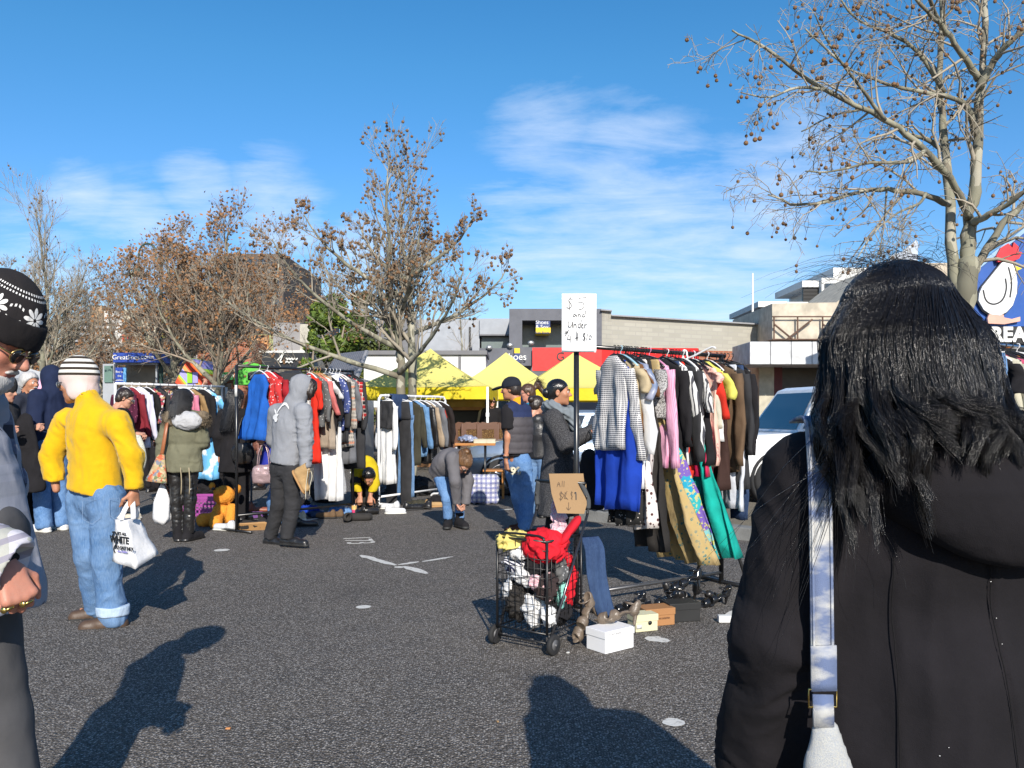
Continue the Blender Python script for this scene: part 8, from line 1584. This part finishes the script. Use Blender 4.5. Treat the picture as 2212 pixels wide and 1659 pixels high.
def heel(name,label,pos,rz,mat,k=1.,tilt=0,cat='shoe',group=None,high=.09,straps=3):
    """strappy high heeled sandal"""
    o=empty(name,label,cat,pos,rz,group); o.rotation_euler=(tilt,0,rz); h=high*k; g=SDF(.0062); S1=((0,1,0),.30)
    g.cap((-.075*k,0,h),(-.02*k,0,h*.93),.030*k,.027*k,.012,fl=S1); g.cap((-.02*k,0,h*.93),(.06*k,0,.016),.026*k,.030*k,.012,fl=S1); g.cap((.06*k,0,.014),(.13*k,0,.012),.034*k,.022*k,.012,fl=S1)
    g.cap((-.080*k,0,h-.006),(-.078*k,0,.004),.014*k,.0085*k,.01); sdfobj('sole',g,mat,o); g=SDF(.0058)
    g.cap((.105*k,0,.022),(.03*k,0,h*.38+.022),.033*k,.032*k,.02); g.cap((-.070*k,0,h+.006),(-.082*k,0,h+.05),.030*k,.027*k,.015); g.cap((-.0*k,0,h*.8+.045),(-.055*k,0,h+.075),.034*k,.036*k,.008,neg=True); g.cap((.155*k,0,.03),(.135*k,0,.03),.022*k,None,.006,neg=True)
    if straps>2: g.ell((.068*k,.0,h*.12+.04),(.012*k,.05*k,.03*k),None,.004,neg=True)
    sdfobj('upper',g,mat,o,None,0)
    mb=MB(); a=np.arange(16)/16*2*PI; mb.tube([(-.052*k+.036*k*math.cos(q),.031*k*math.sin(q),h+.045*k+.006*math.cos(q)) for q in a],.0042,5,closed=True); mb.obj('ankle_strap',mat,o); return o
TAUPS=paint('taupe_snakeskin',(.20,.155,.115),.4,dirt=.4,bump=.4); 
heel('sandal','taupe strappy high heel leaning on the left side of the white box',gnd(1276,1392)+[.0,.06,.095],R(228),TAUPS,1.1,high=.085,straps=3).rotation_euler=(R(8),R(30),R(228)); heel('sandal','taupe strappy high heel lying right on the white box lid',np.array(wb.location)+[.06,.02,.132],R(160),TAUPS,1.05,high=.07,straps=3,tilt=.35)
sr=np.random.RandomState(8)
for i,(x,y,rz,l) in enumerate(((1365,1322,200,'black sandal nearest to the slate jeans by the rail foot'),(1398,1330,20,'black buckled sandal on the ground left of the cardboard boxes'),(1432,1318,170,'black strappy heel behind the brown shoe box'),(1462,1300,35,'black sandal with tangled straps lying on other shoes'),(1488,1312,190,'black high heel on the black shoe box'),(1520,1300,15,'black court heel near the rail end'),(1548,1308,205,'black sandal right of the rail pole'))):
    heel('sandal',l,gnd(x,y)+[0,0,.115 if i in(4,) else .002],R(rz),LEATH if i%2 else paint('black_patent',(.012,.012,.013),.15),1.,tilt=sr.randn()*.15,group='black sandals by the long rail',high=.06+.04*sr.rand())
def shoe(name,label,x,y,rz,mat,sole,k=1.,tilt=0,group=None,shaft=.0,lift=0):
    p_=gnd(x,y)+[0,0,lift]; o=empty(name,label,'shoe',p_,R(rz),group); o.rotation_euler=(tilt,0,R(rz)); g=SDF(.009); g.cap((-.08*k,0,.045),(.11*k,0,.036),.040*k,.036*k,.03); g.cap((-.075*k,0,.05),(-.07*k,0,.085+shaft),.038*k,.042*k,.03); g.cap((-.07*k,0,.09+shaft),(-.03*k,0,.12+shaft),.030*k,.035*k,.006,neg=True); g.cut((0,0,.0),(0,0,-1)); sdfobj('upper',g,mat,o,folds(.004,16)); g=SDF(.009); g.cap((-.085*k,0,.010),(.118*k,0,.008),.046*k,.040*k,.01,fl=((0,1,0),.4)); g.cut((0,0,0),(0,0,-1)); sdfobj('sole',g,sole,o); return o
SG='shoes on the ground under the rails'
TRN=paint('white_trainer_leather',(.62,.63,.65),.5); SUEB=fabric('brown_suede',(.16,.10,.055)); PURP=fabric('violet_suede',(.20,.09,.30)); RUST=paint('rust_leather',(.22,.06,.03),.45)
for a in(('shoe','white and blue trainer under the white rail',852,1110,10,TRN,RUBW,1.05,0,.0),('shoe','second white trainer behind the first under white rail',845,1100,170,TRN,RUBW,1.05,0,.0),('shoe','brown suede moccasin under the black rail',706,1120,175,SUEB,RUBB,1.,0,.0),('shoe','brown suede moccasin lying to the right of its twin',722,1119,185,SUEB,RUBB,1.,0,.0),('boot','flat lying black leather boot near the white rail foot',790,1112,30,LEATH,RUBB,1.2,1.3,.12),('boot','black suede boot lying on its side in front of the crouching person',770,1124,5,fabric('black_suede',(.035,.032,.03)),RUBB,1.3,1.45,.14),('boot','violet suede boot lying under the black rail',565,1122,170,PURP,RUBB,1.3,1.4,.16),('shoe','rust leather shoe under the black rail',556,1108,10,RUST,RUBB,1.1,0,.03),('shoe','dark rust leather shoe behind the violet boot',600,1106,190,RUST,RUBB,1.1,.4,.03),('shoe','white sports shoe with black stripe beside the bear',487,1146,160,TRN,RUBW,1.1,0,.0),('shoe','black and tan heel lying on the asphalt left of the grey hoodie boots',548,1146,195,fabric('black_suede',(.035,.032,.03)),GUM,1.3,1.2,.03),('boot','fallen black suede boot next to the black and tan heel',528,1140,20,fabric('black_suede',(.035,.032,.03)),RUBB,1.2,1.4,.10),('shoe','tan slipper at the far foot of the white rail',935,1096,20,SUED,GUM,1.,0,.0),('shoe','black shoe under the right half of the white rail',912,1100,160,LEATH,RUBB,1.1,.5,.02),('shoe','dark shoe beside the bending girl',890,1102,25,LEATH,RUBB,1.1,0,.0),('shoe','cream sandal under the square rail by its right post',640,1124,200,fabric('cream_canvas',(.55,.50,.40)),RUBW,1.,0,.0),('shoe','black pump between the grey hoodie boots and the rail',660,1138,15,LEATH,RUBB,1.,.3,.0)): shoe(a[0],a[1],a[2],a[3],a[4],a[5],a[6],a[7],a[8],SG,a[9],.04 if a[8]>1 else 0)
c=gnd(765,1112); o=empty('drink_can','pink drink can standing by the right post of the black rail','can',c); a=np.arange(18)/18*2*PI; mb=MB(); mb.loft([[(r*math.cos(q),r*math.sin(q),z) for q in a] for r,z in((.025,0),(.033,.012),(.033,.125))]); mb.obj('can_body',patterned('pink_can_print',lambda t:t.mix(t.math('GREATER_THAN',t.sep()[2],.07),(.55,.05,.15),(.6,.35,.12)),.35),o); mb=MB(); mb.loft([[(r*math.cos(q),r*math.sin(q),z) for q in a] for r,z in((.033,.1252),(.028,.138),(.026,.136))]); mb.obj('can_top',paint('tin_top',(.5,.4,.35),.3,.9),o)
for i,(x,y,r,m,l) in enumerate(((690,1118,(.18,.10,.05),DEN_D,'folded navy jeans under the square black rail'),(735,1112,(.16,.12,.06),DEN_M,'folded blue jeans beside the moccasins'),(668,1108,(.16,.10,.06),ROYAL,'royal blue top folded on the ground under the rail'),(905,1094,(.22,.12,.05),OLJ,'olive cloth spread on the ground under the white rail'),(945,1088,(.16,.1,.07),BLKC,'black bag like heap behind the bending girl'),(820,1066,(.16,.12,.10),BWL,'striped heap of clothes behind the white rail post'),(640,1100,(.2,.12,.10),BLKC,'black heap of clothes under the red dress'),(610,1092,(.2,.14,.12),DBRN,'dark brown heap of clothes behind the handbag'),(702,1085,(.24,.16,.22),CHAR,'tall charcoal pile of trousers under the black rail'),(450,1078,(.25,.18,.22),BLKC,'black pile of clothes beyond the leather leggings'),(475,1045,(.12,.12,.28),BLKC,'black upright coat pile behind the bear'),(792,1098,(.20,.10,.17),LACE,'black heap of coats in front of the crouching person in yellow'),(900,1070,(.30,.16,.18),CHAR,'dark pile of clothes behind the white rail'))):
    pz=gnd(x,y); lump('clothes_heap',l,'clothes',pz+[0,0,r[2]*.75],r,m,seed=50+i,res=.014,amp=.03)
# baskets
def basket(label,x,y,w,d_,h,mat,rz=0,cat='basket'):
    p_=gnd(x,y); o=empty('plastic_basket',label,cat,p_,R(rz)); 
    for (cx_,cy_,ww,ax) in((0,-d_/2,w,0),(0,d_/2,w,0),(-w/2,0,d_,1),(w/2,0,d_,1)):
        mb=MB()
        def B(u0,u1,z0,z1):
            if ax==0: mb.bx(u0,u1,cy_-.004,cy_+.004,z0,z1)
            else: mb.bx(cx_-.004,cx_+.004,u0,u1,z0,z1)
        n=max(4,int(ww/.05))
        for i in range(n+1): u=-ww/2+.006+(ww-.012)*i/n; B(u-.009,u+.009,.03,h-.06)
        for z in(.02,h*.32,h*.56,h*.80): B(-ww/2,ww/2,z,z+.022)
        B(-ww/2-.01,ww/2+.01,h-.065,h); mb.obj('basket_side',mat,o,smooth=False)
    mb=MB(); mb.bx(-w/2,w/2,-d_/2,d_/2,.004,.014); mb.obj('basket_floor',mat,o,smooth=False); return o
basket('white plastic laundry basket on the road at the far left',72,1057,.55,.36,.27,HW,4); basket('pink purple plastic basket between leggings and bear',447,1112,.50,.36,.26,paint('magenta_plastic',(.30,.05,.26),.4),6); basket('violet blue plastic basket behind the pink one',442,1076,.46,.34,.25,paint('violet_plastic',(.10,.05,.42),.4),-4)
# balloon
c=at(100,838,11.4); o=empty('balloon','pale pink balloon beside the navy hooded man','balloon',c); g=SDF(.012); g.ell((0,0,0),(.13,.13,.15)); g.cap((0,0,-.14),(0,0,-.165),.03,.012,.03); sdfobj('balloon_skin',g,paint('pink_latex',(.72,.40,.55),.25,spec=.6),o); mb=MB(); mb.tube(curve([(0,0,-.16),(.02,0,-.5),(.0,0,-.9)],10),.003,4); mb.obj('string',WHITEC,o)
# coat held by the woman in the beanie
g=SDF(.014); c=at(56,905,9.0); g.cap((0,0,-.02),(.04,0,-.75),.085,.17,.05,fl=((1,0,0),.4)); g.cap((-.06,.0,-.05),(-.10,0,-.5),.05,.05,.04); g.cut((0,0,-.82),(.2,0,-1)); tag(sdfobj('coat',g,BLKC,None,folds(.018,7,.5),1,None,c),'long black coat held up by the woman in the charcoal beanie','coat')
# teddy bear
pb=gnd(470,1136); o=lambda x,y,dy=0: at(x,y,pb[1]+dy)-pb; PL=patterned('orange_plush',lambda t:t.mix(t.noise(60,3),(.50,.19,.02),(.72,.31,.045)),1.,.8); g=SDF(.011)
g.ell(o(481,1108,.05),(.12,.12,.145),None,.03); g.ell(o(484,1070,.0),(.125,.115,.115),None,.03); g.ell(o(472,1062,-.09),(.06,.06,.05),None,.03); g.ell(o(514,1057,.0),(.035,.06,.055),None,.02); g.ell(o(458,1050,.04),(.035,.04,.045),None,.02)
g.cap(o(470,1118,-.08),o(466,1130,-.20),.075,.075,.03); g.cap(o(455,1122,.0),o(440,1124,-.05),.08,.085,.03); g.cap(o(500,1098,-.05),o(497,1122,-.15),.06,.055,.02); g.cut((0,0,0.004),(0,0,-1))
t_=sdfobj('teddy_bear',g,[PL,BLACK],None,folds(.007,38,1),1,None,pb); tag(t_,'large orange plush bear slumped against the rail foot','soft toy'); mb=MB(); mb.sph(o(461,1056,-.135),(.026,.02,.018)); mb.obj('nose',BLACK,t_)
# ================================================================== table, stool, checked bag, chairs by the marquee
p_=gnd(1040,1084)+[0,.25,0]; o=empty('table','small wooden table on black tube legs with books on it','table',p_); tz=.87
mb=MB(); mb.box((-.10,0,tz),(.62,.45,.035)); mb.obj('table_top',paint('orange_timber',(.42,.17,.035),.45),o,smooth=False,bevel=.004)
for x_,y_ in((-.36,-.16),(.05,-.16),(-.36,.18),(.05,.18)): mb=MB(); mb.tube([(x_,y_,.0),(x_,y_,tz-.02)],.014,8); mb.obj('leg',STEEL,o)
mb=MB(); mb.tube(curve([(.05,-.16,.30),(.16,-.16,.30),(.20,-.16,.26),(.20,-.16,0)],14),.012,8); mb.obj('brace',STEEL,o)
for i,(x_,w_,m,l) in enumerate(((-.02,.20,CBX,'pale yellow book block on the small table'),(.14,.14,CBX,'second pale book at the right corner of the small table'))): bo=empty('book',l,'book',p_+[x_,-.08,tz+.019],R(3*i)); mb=MB(); mb.box((0,0,.03),(w_-.01,.15,.05)); mb.obj('pages',CREAM,bo,smooth=False); mb=MB(); mb.box((0,0,.0575),(w_,.16,.005)); mb.box((0,0,.0025),(w_,.16,.005)); mb.box((-w_/2,0,.03),(.005,.16,.06)); mb.obj('cover',m,bo,smooth=False)
lump('clothes_heap','blue grey heap of clothes and scarves on the small table','clothes',p_+[-.22,.02,tz+.07],(.15,.16,.06),SATB,71,res=.012,amp=.03)
p_=gnd(1064,1080)+[.02,.3,0]; o=empty('stool','orange brown wooden stool beside the cap man','stool',p_); mb=MB(); mb.box((0,0,.44),(.36,.30,.03)); mb.obj('seat',TIMB if False else paint('orange_timber',(.42,.17,.035),.45),o,smooth=False,bevel=.006)
for x_ in(-.14,.14):
    for y_ in(-.11,.11): mb=MB(); mb.box((x_,y_,.212),(.036,.036,.425)); mb.obj('leg',paint('orange_timber',(.42,.17,.035),.45),o,smooth=False)
mb=MB(); mb.box((0,-.11,.18),(.25,.02,.035)); mb.box((0,.11,.18),(.25,.02,.035)); mb.obj('stretcher',paint('orange_timber',(.42,.17,.035),.45),o,smooth=False)
PLB=patterned('blue_check_bag',plaid((.55,.55,.56),(.06,.08,.26),(.30,.30,.42),4.5,4.5),.5); g=SDF(.014); g.boxr((0,0,.215),(.22,.16,.215),.07); tag(sdfobj('checked_bag',g,PLB,None,folds(.016,8,1),1,None,gnd(1045,1090)+[0,.15,0]),'big blue and white checked storage bag on the ground by the stool','bag')
DWD=paint('dark_carved_wood',(.11,.045,.02),.45); CANE=patterned('cane_panel',spots((.08,.04,.015),(.42,.27,.09),70,.4))
ch=empty('dining_chair','carved dark wood chair with cane back panel, leftmost of the row','chair',(at(1020,0,16.6)[0],16.6,0),R(8),'carved chairs in a row')
for x_ in(-.21,.21):
    mb=MB(); mb.tube([(x_,.0,0),(x_,.0,.45),(x_*.98,-.03,1.13),(x_*.97,-.03,1.16)],[.02,.022,.02,.008],6); mb.obj('back_post',DWD,ch); mb=MB(); mb.tube([(x_,.40,0),(x_,.40,.45)],.02,6); mb.obj('leg',DWD,ch)
mb=MB(); mb.bx(-.20,.20,-.045,-.015,1.02,1.12); mb.bx(-.20,.20,-.045,-.015,.60,.66); mb.bx(-.20,-.12,-.043,-.017,.66,1.02); mb.bx(.12,.20,-.043,-.017,.66,1.02); mb.prism([(-.2,1.12),(.2,1.12),(.12,1.17),(0,1.15),(-.12,1.17)],(0,-.045,0),(1,0,0),(0,0,1),(0,.03,0)); mb.obj('back_frame',DWD,ch,smooth=False); mb=MB(); mb.bx(-.119,.119,-.036,-.026,.661,1.019); mb.obj('cane_panel',CANE,ch,smooth=False); mb=MB(); mb.bx(-.23,.23,.02,.43,.44,.49); mb.obj('seat',DWD,ch,smooth=False,bevel=.01)
for i,(x_,l) in enumerate(((1054,'carved dark wood chair with cane back panel, second of the row'),(1083,'carved dark wood chair with cane back panel, next to the marquee leg'),(1002,'carved dark wood chair half hidden by the brown coat'))):
    c=copy_tree(ch); c.location=(at(x_,0,16.6)[0],16.6+.05*i,0); c.rotation_euler=(0,0,R(6-5*i)); c['label']=l
# white plastic bag behind the royal blue dress
plastic('plastic_bag',1297,1048,1103,62,9.4,'white striped plastic bag on the kerb behind the royal blue dress')
# small litter
c=gnd(735,1578); 
for i,(x,y,m,r_) in enumerate(((493,1575,paint('orange_scrap',(.5,.22,.08),.8),.010),(1227,1411,WHITE,.009),(1075,1560,CARD,.006))):
    mb=MB(); mb.box((0,0,.004),(r_*2,r_*1.4,.006)); tag(mb.obj('litter_scrap',m,None,gnd(x,y),i,False,bevel=.001),('tiny orange scrap on the asphalt at lower left','tiny white scrap on the asphalt by the trolley wheel','tiny brown crumb on the asphalt near the front shadow')[i],'litter')
# ================================================================== lettering becomes real mesh
_dg=bpy.context.evaluated_depsgraph_get()
for _o in [q for q in SC.objects if q.type=='FONT']:
    _me=bpy.data.meshes.new_from_object(_o.evaluated_get(_dg)); _n=bpy.data.objects.new('tmp',_me); COL.objects.link(_n)
    _n.parent=_o.parent; _n.location=_o.location; _n.rotation_euler=_o.rotation_euler; _n.scale=_o.scale
    for _k in ('label','kind','category'):
        if _k in _o.keys(): _n[_k]=_o[_k]
    _nm=_o.name; bpy.data.objects.remove(_o); _n.name=_nm
